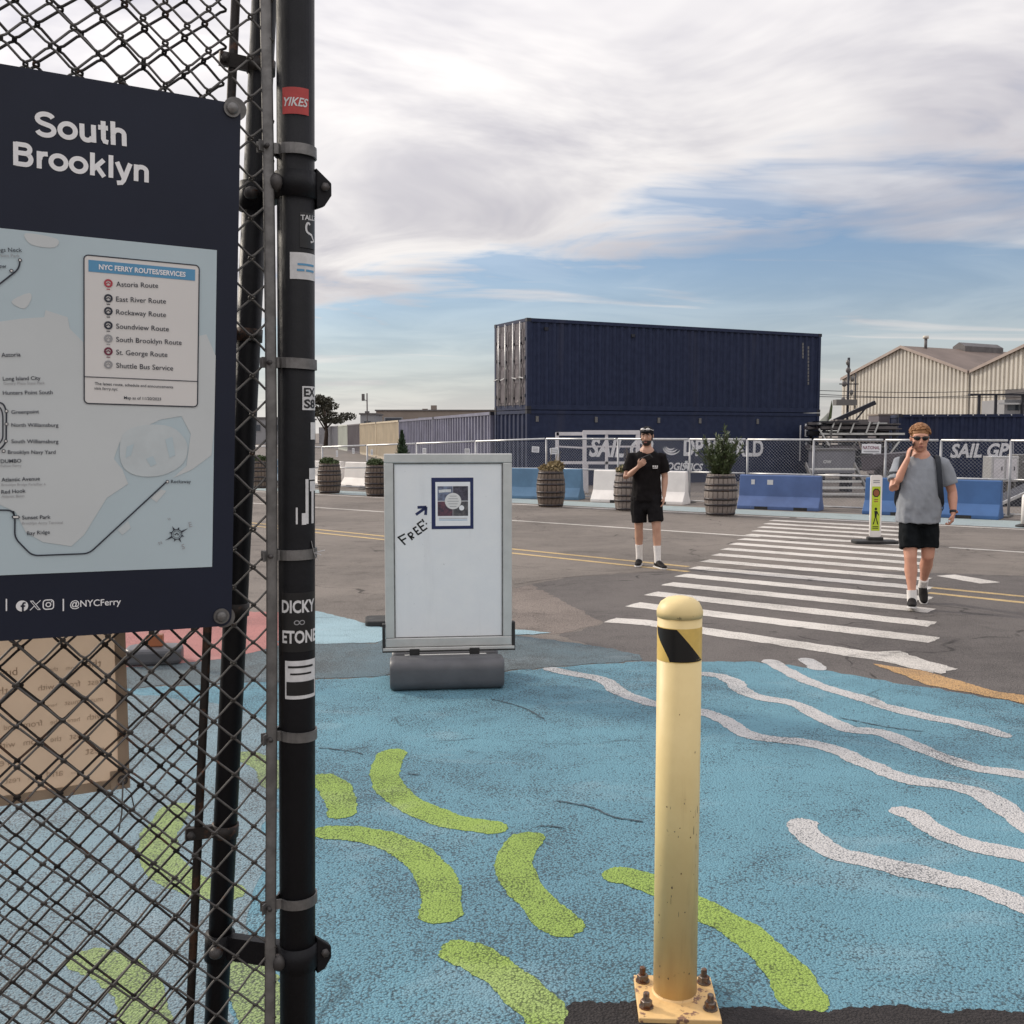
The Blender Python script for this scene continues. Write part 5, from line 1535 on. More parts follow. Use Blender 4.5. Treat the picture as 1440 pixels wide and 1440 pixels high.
for s, y, xr, mcol, yr in rows:
    stext(s, (163, y), (xr, yr), 'map_ink', 0.0033, 0.004, 1.0, lg)
    u, v = su(152, y - 4.5); mb = MB()
    ribbon2(mb, [(u + 0.0047 * math.cos(2 * math.pi * j / 18), v + 0.0047 * math.sin(2 * math.pi * j / 18)) for j in range(18)], 0.0026, 0.0033, True)
    ribbon2(mb, [(u - 0.0028, v - 0.001), (u, v + 0.0012), (u + 0.0028, v - 0.001)], 0.0014, 0.0033)
    if s != 'Shuttle Bus Service': ribbon2(mb, [(u - 0.0024, v - 0.0085), (u + 0.0024, v - 0.0085)], 0.0012, 0.0033)
    mb.build('route_icon', M[mcol], lg)
sy = su(200, 533)[1]
mb = MB(); ribbon2(mb, [(x0, sy), (x1, sy)], 0.0012, 0.0033); mb.build('divider_line', M['map_ink'], lg)
stext('The latest route, schedule and announcements', (133, 541), (243, 546), 'map_ink', 0.0033, 0.008, 1.0, lg)
stext('visit ferry.nyc', (132, 547.5), (165, 549), 'map_ink', 0.0033, 0.004, 1.0, lg)
stext('Map as of 11/20/2023', (174, 561), (226, 563), 'map_ink', 0.0033, 0.008, 1.0, lg)
# heading and footer
def ptext(s, p0, p1, bold, hs=1.0):
    mb = MB(); text_flat(mb, s, su(*p0), su(*p1), 0.0008, bold, 0, hs); return mb.build('lettering', M['sign_white'], sg)
def arc(cx, cy, rx, ry, a0, a1, n=14):
    return [(cx + rx * math.cos(R(a0 + (a1 - a0) * i / n)), cy + ry * math.sin(R(a0 + (a1 - a0) * i / n))) for i in range(n + 1)]
SW = 0.146; xh = 0.535; hw_ = SW / 2
# heavy grotesque letters: advance width, strokes (centre lines), closed flag
GL = {
 'S': (0.66, [(arc(0.325, 0.535, 0.225, 0.145, 18, 245, 16) + arc(0.325, 0.208, 0.24, 0.158, 75, -165, 18), False)]),
 'o': (0.60, [(arc(0.30, xh / 2, 0.225, xh / 2 - hw_ + 0.012, 0, 345, 23), True)]),
 'u': (0.58, [([(0.12, xh), (0.12, 0.2)] + arc(0.27, 0.19, 0.15, 0.14, 180, 350, 10), False), ([(0.46, xh), (0.46, 0)], False)]),
 't': (0.34, [([(0.17, 0.69), (0.17, 0.14), (0.20, 0.075), (0.31, 0.055)], False), ([(0.02, 0.49), (0.31, 0.49)], False)]),
 'h': (0.58, [([(0.12, 0.72), (0.12, 0)], False), ([(0.14, 0.33)] + arc(0.29, 0.34, 0.165, 0.135, 160, 10, 10) + [(0.455, 0.28), (0.455, 0)], False)]),
 'n': (0.58, [([(0.12, xh), (0.12, 0)], False), ([(0.14, 0.33)] + arc(0.29, 0.34, 0.165, 0.135, 160, 10, 10) + [(0.455, 0.28), (0.455, 0)], False)]),
 'B': (0.70, [([(0.14, 0.72), (0.14, 0)], False), ([(0.14, 0.66), (0.38, 0.66)] + arc(0.40, 0.53, 0.15, 0.13, 80, -80, 10) + [(0.38, 0.40), (0.15, 0.40)], False), ([(0.36, 0.40)] + arc(0.41, 0.23, 0.17, 0.17, 80, -80, 10) + [(0.38, 0.06), (0.14, 0.06)], False)]),
 'r': (0.39, [([(0.12, xh), (0.12, 0)], False), ([(0.13, 0.28), (0.16, 0.40), (0.24, 0.465), (0.37, 0.475)], False)]),
 'k': (0.56, [([(0.12, 0.72), (0.12, 0)], False), ([(0.14, 0.20), (0.47, xh)], False), ([(0.25, 0.31), (0.48, 0.0)], False)]),
 'l': (0.26, [([(0.13, 0.72), (0.13, 0)], False)]),
 'y': (0.54, [([(0.06, xh), (0.285, 0.02)], False), ([(0.475, xh), (0.27, -0.03), (0.21, -0.115), (0.06, -0.135)], False)]),
}
def heading(s, p0, p1):
    a = V((*su(*p0), 0)); b = V((*su(*p1), 0)); W = sum(GL[c][0] for c in s) - 0.11
    d = (b - a); k = d.length / W; d.normalize(); nn = V((-d.y, d.x, 0)); x = -0.055; lay = 0
    for c in s:
        adv, strokes = GL[c]; mb = MB()
        for pts, closed in strokes:
            lay = (lay + 1) % 3
            q = [a + d * ((x + px) * k) + nn * (py * k) for px, py in pts]
            ribbon2(mb, [(v.x, v.y) for v in q], SW * k, 0.0006 + 0.0002 * lay, closed)
        o = mb.build('letter', M['sign_white'], sg)
        x += adv
heading('South', (51, 191), (178, 206)); heading('Brooklyn', (18, 232), (209, 257))
ptext('@NYCFerry', (98.5, 854), (170, 850), 0.01, 1.05)
for px in (9, 89):
    a = su(px, 859); b = su(px, 842); mb = MB(); ribbon2(mb, [a, b], 0.0018, 0.0008); mb.build('divider_line', M['sign_white'], sg)
# social icons: f in a disc, crossed strokes, camera outline
u, v = su(31, 852); mb = MB(); disc2(mb, (u, v), 0.0082, 0.0008, 24); ic = mb.build('social_icon', M['sign_white'], sg)
mb = MB(); ribbon2(mb, [(u + 0.001, v - 0.0082), (u + 0.001, v + 0.002), (u + 0.002, v + 0.0045), (u + 0.0048, v + 0.0045)], 0.0026, 0.0013); ribbon2(mb, [(u - 0.002, v), (u + 0.0042, v)], 0.0024, 0.00135); mb.build('icon_glyph', M['navy_sign'], ic)
u, v = su(49.5, 851); mb = MB(); h_ = 0.0072
ribbon2(mb, [(u + h_, v + h_), (u - h_, v - h_)], 0.0011, 0.0008)
mb.add([(u - h_, v + h_, 0.0009), (u - h_ * 0.4, v + h_, 0.0009), (u + h_, v - h_, 0.0009), (u + h_ * 0.4, v - h_, 0.0009)], [(0, 1, 2, 3)])
ic = mb.build('social_icon', M['sign_white'], sg)
mb = MB(); mb.add([(u - h_ * 0.72, v + h_ * 0.84, 0.0013), (u - h_ * 0.48, v + h_ * 0.84, 0.0013), (u + h_ * 0.72, v - h_ * 0.84, 0.0013), (u + h_ * 0.48, v - h_ * 0.84, 0.0013)], [(0, 1, 2, 3)]); mb.build('icon_glyph', M['navy_sign'], ic)
u, v = su(68, 850); mb = MB(); ribbon2(mb, rrect(u - 0.007, v - 0.007, u + 0.007, v + 0.007, 0.004), 0.0016, 0.0008, True)
ribbon2(mb, [(u + 0.0032 * math.cos(2 * math.pi * j / 16), v + 0.0032 * math.sin(2 * math.pi * j / 16)) for j in range(16)], 0.0015, 0.0008, True)
disc2(mb, (u + 0.0042, v + 0.0042), 0.0009, 0.0008, 8); mb.build('social_icon', M['sign_white'], sg)

# ------------------------------------------------------------------ paper banner tied to the back of the gate
BF = Frame(onplane(182, 1103, gate_z(1.1) - FN * 0.065, FN), -FD, (0, 0, 1))
bn = empty('rules_banner', matrix=BF.mat()); tag(bn, 'tan banner seen from the back through the mesh below the map sign', 'banner')
u0_, v0_ = BF.uv(182, 880)
mb = MB(); vs = []; nx, ny = 16, 12
for j in range(ny + 1):
    for i in range(nx + 1):
        x = -0.55 + 0.55 * i / nx; y = (v0_ + 0.06) * j / ny
        vs.append((x, y, 0.003 * math.sin(x * 22 + y * 5) * (1 - j / ny * 0.6)))
mb.add(vs, [(j * (nx + 1) + i, j * (nx + 1) + i + 1, (j + 1) * (nx + 1) + i + 1, (j + 1) * (nx + 1) + i) for j in range(ny) for i in range(nx)])
mb.build('cloth', M['banner'], bn, True)
MB().box(-0.018, -0.002, 0.003, 0.0, v0_ + 0.06, 0.0065).build('hem', M['banner_edge'], bn)
MB().box(-0.55, -0.002, 0.003, -0.018, 0.014, 0.0063).build('hem', M['banner_edge'], bn)
MB().box(-0.032, -0.003, 0.0066, 0.0, 0.03, 0.009).build('corner_patch', M['banner_edge'], bn)
gr_ = MB(); n = 20; vs = []
for (r_, w_) in ((0.0045, 0.010), (0.0045, 0.0125), (0.0085, 0.0125), (0.0085, 0.010)):
    for j in range(n): vs.append((-0.012 + r_ * math.cos(2 * math.pi * j / n), 0.013 + r_ * math.sin(2 * math.pi * j / n), w_))
gr_.add(vs, [(q * n + j, q * n + (j + 1) % n, ((q + 1) % 4) * n + (j + 1) % n, ((q + 1) % 4) * n + j) for q in range(4) for j in range(n)]).build('grommet', M['galv_dark'], bn, True)
MB().tube([(-0.012, 0.012, 0.014), (-0.014, -0.01, 0.018), (-0.016, -0.045, 0.016), (-0.022, -0.078, 0.012)], 0.0014, 6).build('cable_tie', M['galv'], bn, True)
MB().tube([(-0.012, 0.004, 0.016), (0.0, -0.01, 0.018), (0.006, -0.045, 0.014)], 0.0012, 6).build('cable_tie', M['galv'], bn, True)
rb = random.Random(2)
for row in range(7):
    y = 0.035 + row * 0.03; x = -0.04
    while x > -0.5:
        wl = rb.uniform(0.02, 0.05)
        if rb.random() < 0.72:
            wd = rb.choice(['with', 'from', 'must', 'here', 'and', 'the', 'rest', 'bus'])
            mb = MB(); text_flat(mb, wd, (x, y), (x - wl * 0.6, y), 0.0062, 0.0, 0, -1.0); mb.build('show_through_print', M['banner_ink'], bn)
        x -= wl * 0.6 + 0.012

# ------------------------------------------------------------------ yellow bollard
bp_ = G(949, 1402); BR = 0.067
bo = empty('yellow_bollard', bp_); tag(bo, 'yellow steel bollard with a black tape patch in the middle foreground', 'bollard')
bh = P(957, 838, bp_.y).z
lean = 0.0
MB().lathe([(BR, 0.012), (BR, bh - 0.05)], 48).build('tube', M['yellow_paint'], bo, True)
MB().lathe([(BR + 0.002, bh - 0.062), (BR + 0.0025, bh - 0.045), (BR * 0.97, bh - 0.032), (BR * 0.86, bh - 0.018), (BR * 0.6, bh - 0.006), (BR * 0.3, bh - 0.001), (0.0, bh)], 48).build('cap', M['yellow_paint'], bo, True)
MB().lathe([(BR + 0.012, 0.012), (BR + 0.006, 0.018), (BR + 0.001, 0.026)], 40).build('weld_bead', M['yellow_plate'], bo, True)
MB().box(-0.122, -0.155, 0.0, 0.122, 0.09, 0.02).build('base_plate', M['yellow_plate'], bo, bevel=0.003)
bo.rotation_euler = (0, 0, R(-3))
for (x, y) in ((-0.096, -0.095), (0.096, -0.095), (-0.096, 0.052), (0.096, 0.052)):
    b_ = MB().lathe([(0.022, 0.0205), (0.022, 0.024)], 18, (x, y, 0)).build('anchor_washer', M['rusty'], bo)
    MB().lathe([(0.018, 0.024), (0.018, 0.041), (0.0155, 0.043)], 6, (x, y, 0)).build('anchor_nut', M['rusty'], b_)
    MB().lathe([(0.0095, 0.04), (0.0095, 0.064), (0.008, 0.066)], 12, (x, y, 0)).build('anchor_stud', M['rusty'], b_)
# tape patch: a yellow band piece with a black slanted block
def bwrap(th, z, off):   # th = 0 towards the camera
    a = -math.pi / 2 + th + R(3) - math.atan2(bp_.x, bp_.y)
    return (math.cos(a) * (BR + off), math.sin(a) * (BR + off), z)
zt_ = P(957, 886, bp_.y - BR).z; zb_ = P(957, 932, bp_.y - BR).z
mb = MB(); vs = []
for i in range(25):
    th = -1.45 + 2.95 * i / 24; vs += [bwrap(th, zb_ - 0.002, 0.0006), bwrap(th, zt_ + 0.002, 0.0006)]
mb.add(vs, [(2 * i, 2 * i + 2, 2 * i + 3, 2 * i + 1) for i in range(24)]); tp = mb.build('tape_band', M['tape_yellow'], bo, True)
mb = MB(); vs = []; nr = 10
outl_l = [-1.30, -1.28, -1.22, -1.12, -1.0, -0.88, -0.76, -0.66, -0.56, -0.48, -0.42]
outl_r = [-0.12, 0.02, 0.15, 0.27, 0.40, 0.52, 0.65, 0.78, 0.93, 1.10, 1.32]
for i in range(nr + 1):
    z = zt_ + (zb_ - zt_) * i / nr
    for j in range(13):
        th = outl_l[i] + (outl_r[i] - outl_l[i]) * j / 12; vs.append(bwrap(th, z, 0.0014))
mb.add(vs, [(i * 13 + j, i * 13 + j + 1, (i + 1) * 13 + j + 1, (i + 1) * 13 + j) for i in range(nr) for j in range(12)]); mb.build('tape_block', M['tape_black'], tp, True)
# scuffs
rs = random.Random(11); mb = MB()
for _ in range(34):
    th = rs.uniform(-0.9, 1.2); z = bh * rs.choice([rs.uniform(0.05, 0.3), rs.uniform(0.25, 0.5), rs.uniform(0.1, 0.8)]); l_ = rs.uniform(0.004, 0.028); wd = rs.uniform(0.008, 0.03); sl = rs.uniform(-0.3, 0.3)
    if rs.random() < 0.5: l_, wd = rs.uniform(0.003, 0.008), rs.uniform(0.02, 0.06)
    mb.add([bwrap(th, z, 0.0005), bwrap(th + wd, z + sl * l_, 0.0005), bwrap(th + wd * 0.8, z + l_, 0.0005), bwrap(th - wd * 0.15, z + l_ * 0.7, 0.0005)], [(0, 1, 2, 3)])
mb.build('scuff_marks', M['rusty'], bo)

# ------------------------------------------------------------------ white sandwich board
BY = 7.12
bb_ = P(628, 908, BY)
SB = Frame(V((bb_.x, BY, 0)), V((0.994, 0.105, 0)), V((0, 0.0, 1)))
ab = empty('sidewalk_sign', matrix=SB.mat()); tag(ab, 'white swinging sidewalk board on a grey base with FREE! written on it', 'sign')
def bu(px, py): return SB.uv(px, py)
zB = bu(628, 908)[1]; zT = bu(628, 638)[1]; xl = bu(541, 780)[0]; xr_ = bu(719.5, 780)[0]
fw = 0.063
for nm, b_ in (('frame_rail', (xl, zB, xr_, zB + fw)), ('frame_rail', (xl, zT - fw, xr_, zT)), ('frame_stile', (xl, zB + fw + 0.001, xl + fw, zT - fw - 0.001)), ('frame_stile', (xr_ - fw, zB + fw + 0.001, xr_, zT - fw - 0.001))):
    MB().box(b_[0], b_[1], -0.022, b_[2], b_[3], 0.022).build(nm, M['alu'], ab, bevel=0.006, seg=3)
for nm, b_ in (('inner_bead', (xl + fw, zB + fw, xl + fw + 0.008, zT - fw)), ('inner_bead', (xr_ - fw - 0.008, zB + fw, xr_ - fw, zT - fw)), ('inner_bead', (xl + fw + 0.009, zT - fw - 0.008, xr_ - fw - 0.009, zT - fw)), ('inner_bead', (xl + fw + 0.009, zB + fw, xr_ - fw - 0.009, zB + fw + 0.006))):
    MB().box(b_[0], b_[1], 0.004, b_[2], b_[3], 0.015).build(nm, M['galv'], ab)
MB().box(xl + fw * 0.6, zB + fw * 0.6, -0.008, xr_ - fw * 0.6, zT - fw * 0.6, 0.008).build('panel', M['board_white'], ab)
# lower U bracket, springs and ballast tank
MB().box(xl - 0.018, zB - 0.026, -0.03, xr_ + 0.018, zB - 0.003, 0.03).build('bottom_rail', M['alu'], ab, bevel=0.004)
for s, x in ((-1, xl - 0.012), (1, xr_ + 0.012)):
    MB().box(x - 0.010, zB - 0.03, -0.028, x + 0.010, zB + 0.165, 0.028).build('side_bracket', M['rubber'], ab, bevel=0.003)
MB().box(xl - 0.022, zB - 0.034, -0.034, xr_ + 0.022, zB - 0.0265, 0.034).build('bracket_strip', M['rubber'], ab)
for px in (583, 667):
    x = bu(px, 915)[0]
    MB().box(x - 0.035, 0.19, -0.012, x + 0.035, zB - 0.012, 0.04).build('spring_clamp', M['rubber'], ab, bevel=0.004)
    hz = MB(); hz.tube([(x + 0.024 * math.cos(a * 0.9), 0.14 + 0.0022 * a * 1.2, 0.01 + 0.024 * math.sin(a * 0.9)) for a in [i * 0.5 for i in range(44)]], 0.005, 6); hz.build('spring', M['steel_dark'], ab, True)
tx0 = bu(549, 950)[0]; tx1 = bu(704, 950)[0]
def rprof(v0, v1, w0, w1, r_):
    return rrect(v0, w0, v1, w1, r_, 5)
def tank2(v0, v1, w0, w1, r_, name, m, inset=0.0):
    prof = rprof(v0, v1, w0, w1, r_); mv = (v0 + v1) / 2; mw = (w0 + w1) / 2
    xs = [(tx0 + inset, 0.86), (tx0 + inset + 0.01, 0.95), (tx0 + inset + 0.035, 1.0), (tx1 - inset - 0.035, 1.0), (tx1 - inset - 0.01, 0.95), (tx1 - inset, 0.86)]
    vs = [(x, mv + (v - mv) * k, mw + (w_ - mw) * k) for x, k in xs for (v, w_) in prof]; n = len(prof)
    fs = [tuple(range(n)), tuple(5 * n + j for j in range(n))] + [(i * n + j, i * n + (j + 1) % n, (i + 1) * n + (j + 1) % n, (i + 1) * n + j) for i in range(5) for j in range(n)]
    return MB().add(vs, fs).build(name, m, ab, True, auto=45)
tank2(0.0, 0.215, 0.06, 0.30, 0.07, 'ballast_tank', M['plastic_dark'])
tank2(0.0, 0.205, -0.30, -0.06, 0.07, 'ballast_tank', M['plastic_dark'], 0.01)
MB().box(tx0 + 0.06, 0.05, -0.06, tx1 - 0.06, 0.15, 0.06).build('tank_bridge', M['plastic_dark'], ab)
MB().box(tx0 + 0.1, 0.15, -0.04, tx1 - 0.1, 0.185, 0.03).build('base_channel', M['alu'], ab)
# flyer
fa = bu(607, 744); fb = bu(665.5, 671.5)
fl = MB(); poly2(fl, [fa, (fb[0], fa[1]), fb, (fa[0], fb[1])], 0.0095); fl = fl.build('flyer', M['flyer_navy'], ab)
pa = bu(612.5, 739.5); pb = bu(661, 677.5)
mb = MB(); poly2(mb, [pa, (pb[0], pa[1]), pb, (pa[0], pb[1])], 0.0105); mb.build('flyer_paper', M['sign_white'], fl)
X0, Y0 = bu(615.5, 725.5); X1, Y1 = bu(658, 683.5); xm = (X0 + X1) / 2; ym = Y0 + (Y1 - Y0) * 0.5
for (a, b, c, d, mm) in ((X0, ym + 0.002, xm - 0.001, Y1, 'flyer_a'), (xm + 0.001, ym + 0.002, X1, Y1, 'flyer_b'), (X0, Y0, xm - 0.001, ym - 0.002, 'flyer_c'), (xm + 0.001, Y0, X1, ym - 0.002, 'flyer_d')):
    mb = MB(); poly2(mb, [(a, b), (c, b), (c, d), (a, d)], 0.0115); mb.build('flyer_photo', M[mm], fl)
mb = MB(); disc2(mb, bu(637, 704.5), 0.057, 0.0125, 32); mb.build('flyer_circle', M['map_white'], fl)
mb = MB(); disc2(mb, bu(649, 714), 0.018, 0.0122, 16); mb.build('flyer_cup', M['sign_white'], fl)
for i in range(5):
    a = bu(637 - (8 - abs(i - 2) * 1.6), 697.5 + i * 3.6); b = bu(637 + (8 - abs(i - 2) * 1.6), 697.5 + i * 3.6); mb = MB(); ribbon2(mb, [a, b], 0.0035, 0.0132); mb.build('printed_line', M['ink_grey'], fl)
for y in (728.5, 731):
    mb = MB(); ribbon2(mb, [bu(617, y), bu(657, y)], 0.004, 0.0115); mb.build('printed_line', M['header_blue'] if y > 730 else M['ink_grey'], fl)
mb = MB(); ribbon2(mb, [bu(617, 691), bu(625, 690), bu(634, 690)], 0.02, 0.0121); mb.build('flyer_picture', M['sticker_white'], fl)
# handwriting
def hand(pxs, wd=0.011):
    mb = MB(); ribbon2(mb, [bu(440 + x / 4.5, 560 + y / 4.5) for x, y in pxs], wd, 0.0092); mb.build('handwriting', M['flyer_navy'] if wd > 0.013 else M['sticker_black'], ab)
for st in ([(538, 876), (585, 927)], [(536, 882), (582, 858)], [(556, 902), (590, 884)], [(600, 858), (630, 896)], [(600, 860), (620, 848), (632, 858), (628, 870), (612, 878)], [(614, 876), (642, 882)],
           [(634, 822), (667, 864)], [(632, 826), (655, 812)], [(650, 846), (668, 834)], [(665, 862), (690, 847)], [(660, 792), (698, 842)], [(658, 797), (688, 776)], [(676, 818), (702, 802)], [(696, 840), (724, 820)], [(690, 764), (702, 784)], [(714, 792), (722, 794)]):
    hand(st)
for st in ([(652, 736), (714, 692)], [(662, 690), (718, 688)], [(716, 686), (713, 738)]):
    hand(st, 0.019)

# ------------------------------------------------------------------ in-street crossing signs
def ped_sign(label, g, rz):
    t = empty('crossing_sign', g, rz); tag(t, label, 'road sign', 'in-street crossing signs')
    MB().extr([(x, y, 0) for x, y in rrect(-0.34, -0.16, 0.34, 0.16, 0.06)], (0, 0, 0.05)).build('rubber_base', M['rubber'], t, bevel=0.012)
    MB().box(-0.12, -0.06, 0.05, 0.12, 0.06, 0.10).build('mount_block', M['rubber'], t, bevel=0.01)
    MB().extr([(x, -0.012, z) for x, z in rrect(-0.09, 0.10, 0.09, 1.08, 0.035)], (0, 0.024, 0)).build('panel', M['barrier_white'], t)
    def face(pts, z_, m, nm):
        MB().add([(x, -0.0125 - z_, y) for x, y in pts], [tuple(range(len(pts)))]).build(nm, m, t)
    face([(-0.066, 0.2), (0.066, 0.2), (0.066, 0.9), (-0.066, 0.9)], 0.001, M['lime'], 'sheeting')
    face([(-0.06 * math.cos(R(22.5 + 45 * i)) , 0.80 + 0.072 * math.sin(R(22.5 + 45 * i))) for i in range(8)], 0.002, M['tape_black'], 'symbol_ground')
    face([(-0.046 * math.cos(R(22.5 + 45 * i)) , 0.80 + 0.055 * math.sin(R(22.5 + 45 * i))) for i in range(8)], 0.003, M['brown_red'], 'stop_symbol')
    for z in (0.655, 0.685): face([(-0.03, z), (0.03, z), (0.03, z + 0.016), (-0.03, z + 0.016)], 0.002, M['brown_red'], 'printed_line')
    # walking figure
    face([(0.02 * math.cos(R(40 * i)), 0.545 + 0.024 * math.sin(R(40 * i))) for i in range(9)], 0.002, M['tape_black'], 'walking_symbol')
    face([(-0.022, 0.515), (0.022, 0.515), (0.014, 0.41), (-0.014, 0.41)], 0.002, M['tape_black'], 'walking_symbol')
    face([(-0.014, 0.409), (0.0, 0.409), (-0.026, 0.30), (-0.044, 0.30)], 0.002, M['tape_black'], 'walking_symbol')
    face([(0.001, 0.409), (0.014, 0.409), (0.046, 0.30), (0.028, 0.30)], 0.002, M['tape_black'], 'walking_symbol')
    face([(0.022, 0.512), (0.05, 0.45), (0.042, 0.44), (0.018, 0.48)], 0.002, M['tape_black'], 'walking_symbol')
    for z in (0.235, 0.26): face([(-0.045, z), (0.045, z), (0.045, z + 0.012), (-0.045, z + 0.012)], 0.002, M['tape_black'], 'printed_line')
    for z in (0.955, 0.985): face([(-0.05, z), (0.05, z), (0.05, z + 0.016), (-0.05, z + 0.016)], 0.001, M['ink_grey'], 'printed_line')
    return t
ped_sign('yellow-green crossing sign on a black base beside the man in grey', G(1230, 764), R(-4))
ped_sign('crossing sign behind the white board with only its black base showing', G(566, 876), R(8))
# second stand glimpsed under the map sign
t = empty('stanchion', G(217, 932), R(10)); tag(t, 'short post on a grey rubber base seen through the mesh under the map sign', 'post')
MB().extr([(x, y, 0) for x, y in rrect(-0.21, -0.13, 0.21, 0.13, 0.08)], (0, 0, 0.13)).build('rubber_base', M['plastic_dark'], t, bevel=0.035, seg=3)
MB().box(-0.05, -0.04, 0.13, 0.07, 0.04, 0.22).build('mount_block', M['brown_red'], t, bevel=0.008)
MB().tube([(0.01, 0, 0.22), (0.01, 0, 1.0)], 0.028, 14).build('post', M['barrier_white'], t, True)
# ------------------------------------------------------------------ people
M['skin_a'] = mat('skin_a', (0.50, 0.29, 0.20), 0.5, 0, 0.08, 12, col2=(0.44, 0.24, 0.165))
M['skin_b'] = mat('skin_b', (0.60, 0.31, 0.21), 0.5, 0, 0.08, 12, col2=(0.54, 0.26, 0.175))
M['lip'] = mat('lip', (0.33, 0.12, 0.10), 0.5, 0, 0.1)
M['cloth_black'] = mat('cloth_black', (0.009, 0.0075, 0.008), 0.9, 0, 0.2, 14, bump=0.3, bscale=16, spec=0.15)
M['cloth_black2'] = mat('cloth_black2', (0.010, 0.009, 0.010), 0.9, 0, 0.2, 14, bump=0.3, bscale=18, spec=0.15)
M['cloth_grey'] = mat('cloth_grey', (0.27, 0.285, 0.31), 0.9, 0, 0.06, 10, bump=0.25, bscale=30, spec=0.2)
M['shorts_dark'] = mat('shorts_dark', (0.006, 0.0075, 0.009), 0.9, 0, 0.2, 14, bump=0.3, bscale=18, spec=0.15)
M['sock'] = mat('sock', (0.74, 0.71, 0.68), 0.9, 0, 0.06, 30, bump=0.3, bscale=90)
M['shoe'] = mat('shoe', (0.010, 0.008, 0.008), 0.7, 0, 0.2, 20, spec=0.2)
M['sole'] = mat('sole', (0.62, 0.60, 0.58), 0.6, 0, 0.1, 20)
M['hair_dark'] = mat('hair_dark', (0.018, 0.012, 0.010), 0.6, 0, 0.3, 40, bump=0.6, bscale=120)
M['hair_red'] = mat('hair_red', (0.36, 0.17, 0.065), 0.55, 0, 0.2, 30, col2=(0.24, 0.105, 0.04), bump=0.5, bscale=110)
M['cap'] = mat('cap', (0.007, 0.007, 0.009), 0.85, 0, 0.2, 20, bump=0.2, bscale=60, spec=0.2)
M['lens'] = mat('lens', (0.006, 0.006, 0.008), 0.12, 0, 0.1, 10)
M['phone'] = mat('phone', (0.012, 0.012, 0.014), 0.2, 0, 0.1, 10)
M['strap'] = mat('strap', (0.02, 0.024, 0.032), 0.8, 0, 0.2, 20, bump=0.3, bscale=60)


def remesh(mb, name, m, parent, voxel=0.008, smooth=4, fac=0.5, fold=0.0):
    me = mb.mesh(name)
    o = bpy.data.objects.new(name, me); COL.objects.link(o)
    r = o.modifiers.new('r', 'REMESH'); r.mode = 'VOXEL'; r.voxel_size = voxel
    s = o.modifiers.new('s', 'SMOOTH'); s.iterations = smooth; s.factor = fac
    dg = bpy.context.evaluated_depsgraph_get()
    nm = bpy.data.meshes.new_from_object(o.evaluated_get(dg))
    o.modifiers.clear(); o.data = nm; bpy.data.meshes.remove(me)
    if fold:
        vc_ = [v.co.copy() for v in nm.vertices]; vn_ = [v.normal.copy() for v in nm.vertices]; flat = []
        for c, nv in zip(vc_, vn_):
            f = mnoise.noise(V((c.x * 11, c.y * 11, c.z * 5.5))) + 0.6 * mnoise.noise(V((c.x * 24 + c.z * 9, c.y * 20, c.z * 13)))
            f = abs(f) ** 0.8 * (1 if f > 0 else -0.6)
            flat += list(c + nv * (f * fold * (0.5 + 0.9 * max(0, min(1, (1.45 - c.z) * 1.6)))))
        nm.vertices.foreach_set('co', flat)
        nm.update()
    nm.polygons.foreach_set('use_smooth', [True] * len(nm.polygons))
    nm.materials.clear(); nm.materials.append(m)
    o.parent = parent
    return o


XA = (1, 0, 0)
def limb(mb, st, ref=XA, n=14, ends=True):
    """st: [(point, rx, ry)] lofted with rounded ends"""
    mb.tube([s[0] for s in st], [s[1] for s in st], n, True, [s[2] for s in st], ref)
    if ends:
        for s in (st[0], st[-1]):
            mb.ball(s[0], (s[1] + s[2]) / 2 * 0.97, (s[1] + s[2]) / 2 * 0.97, (s[1] + s[2]) / 2 * 0.97, 12, 8)


def fingers(mb, wrist, hand_dir, palm_n, thumb_dir, curl, length=0.185, w_=0.042):
    """palm plus five bent fingers; hand_dir towards the fingertips, palm_n out of the palm"""
    h = V(hand_dir).normalized(); pn = V(palm_n); pn = (pn - h * pn.dot(h)).normalized(); sd = h.cross(pn)
    if sd.dot(V(thumb_dir)) < 0: sd = -sd
    wst = V(wrist)
    pal = wst + h * 0.085
    mb.tube([wst - h * 0.01, wst + h * 0.03, pal], [0.027, 0.036, w_], 12, True, [0.02, 0.0165, 0.014], sd)
    fl = (0.072, 0.08, 0.074, 0.058)
    for i in range(4):
        b = pal + sd * (w_ * 0.78 - i * w_ * 0.52) - h * (0.006 + 0.004 * abs(i - 1))
        c = curl[i] if isinstance(curl, (list, tuple)) else curl
        pts = [b - h * 0.015]; d = V(h); p = V(b); rs_ = [0.0098]
        for k in range(3):
            a = c * (0.5 if k == 0 else 1.0)
            d = (d * math.cos(a) + pn * math.sin(a)).normalized() if k == 0 else (d * math.cos(a) + (pn * d.dot(h) - h * d.dot(pn)) * math.sin(a)).normalized()
            p = p + d * fl[i] * (0.45, 0.32, 0.26)[k]; pts.append(V(p)); rs_.append(0.0092 - 0.0006 * k)
        mb.tube([b - h * 0.015, b] + pts[1:], [0.0098, 0.0096] + rs_[1:], 8)
        mb.ball(pts[-1], 0.0085, n=8, m=6)
    tb = wst + h * 0.03 + sd * 0.028
    tp = [tb, tb + (sd * 0.75 + h * 0.6 + pn * 0.25).normalized() * 0.032, tb + (sd * 0.75 + h * 0.6 + pn * 0.25).normalized() * 0.032 + (h * 0.85 + sd * 0.25 + pn * 0.45).normalized() * 0.028]
    mb.tube(tp, [0.0135, 0.0115, 0.0095], 8); mb.ball(tp[-1], 0.0095, n=8, m=6)
    return pal, sd


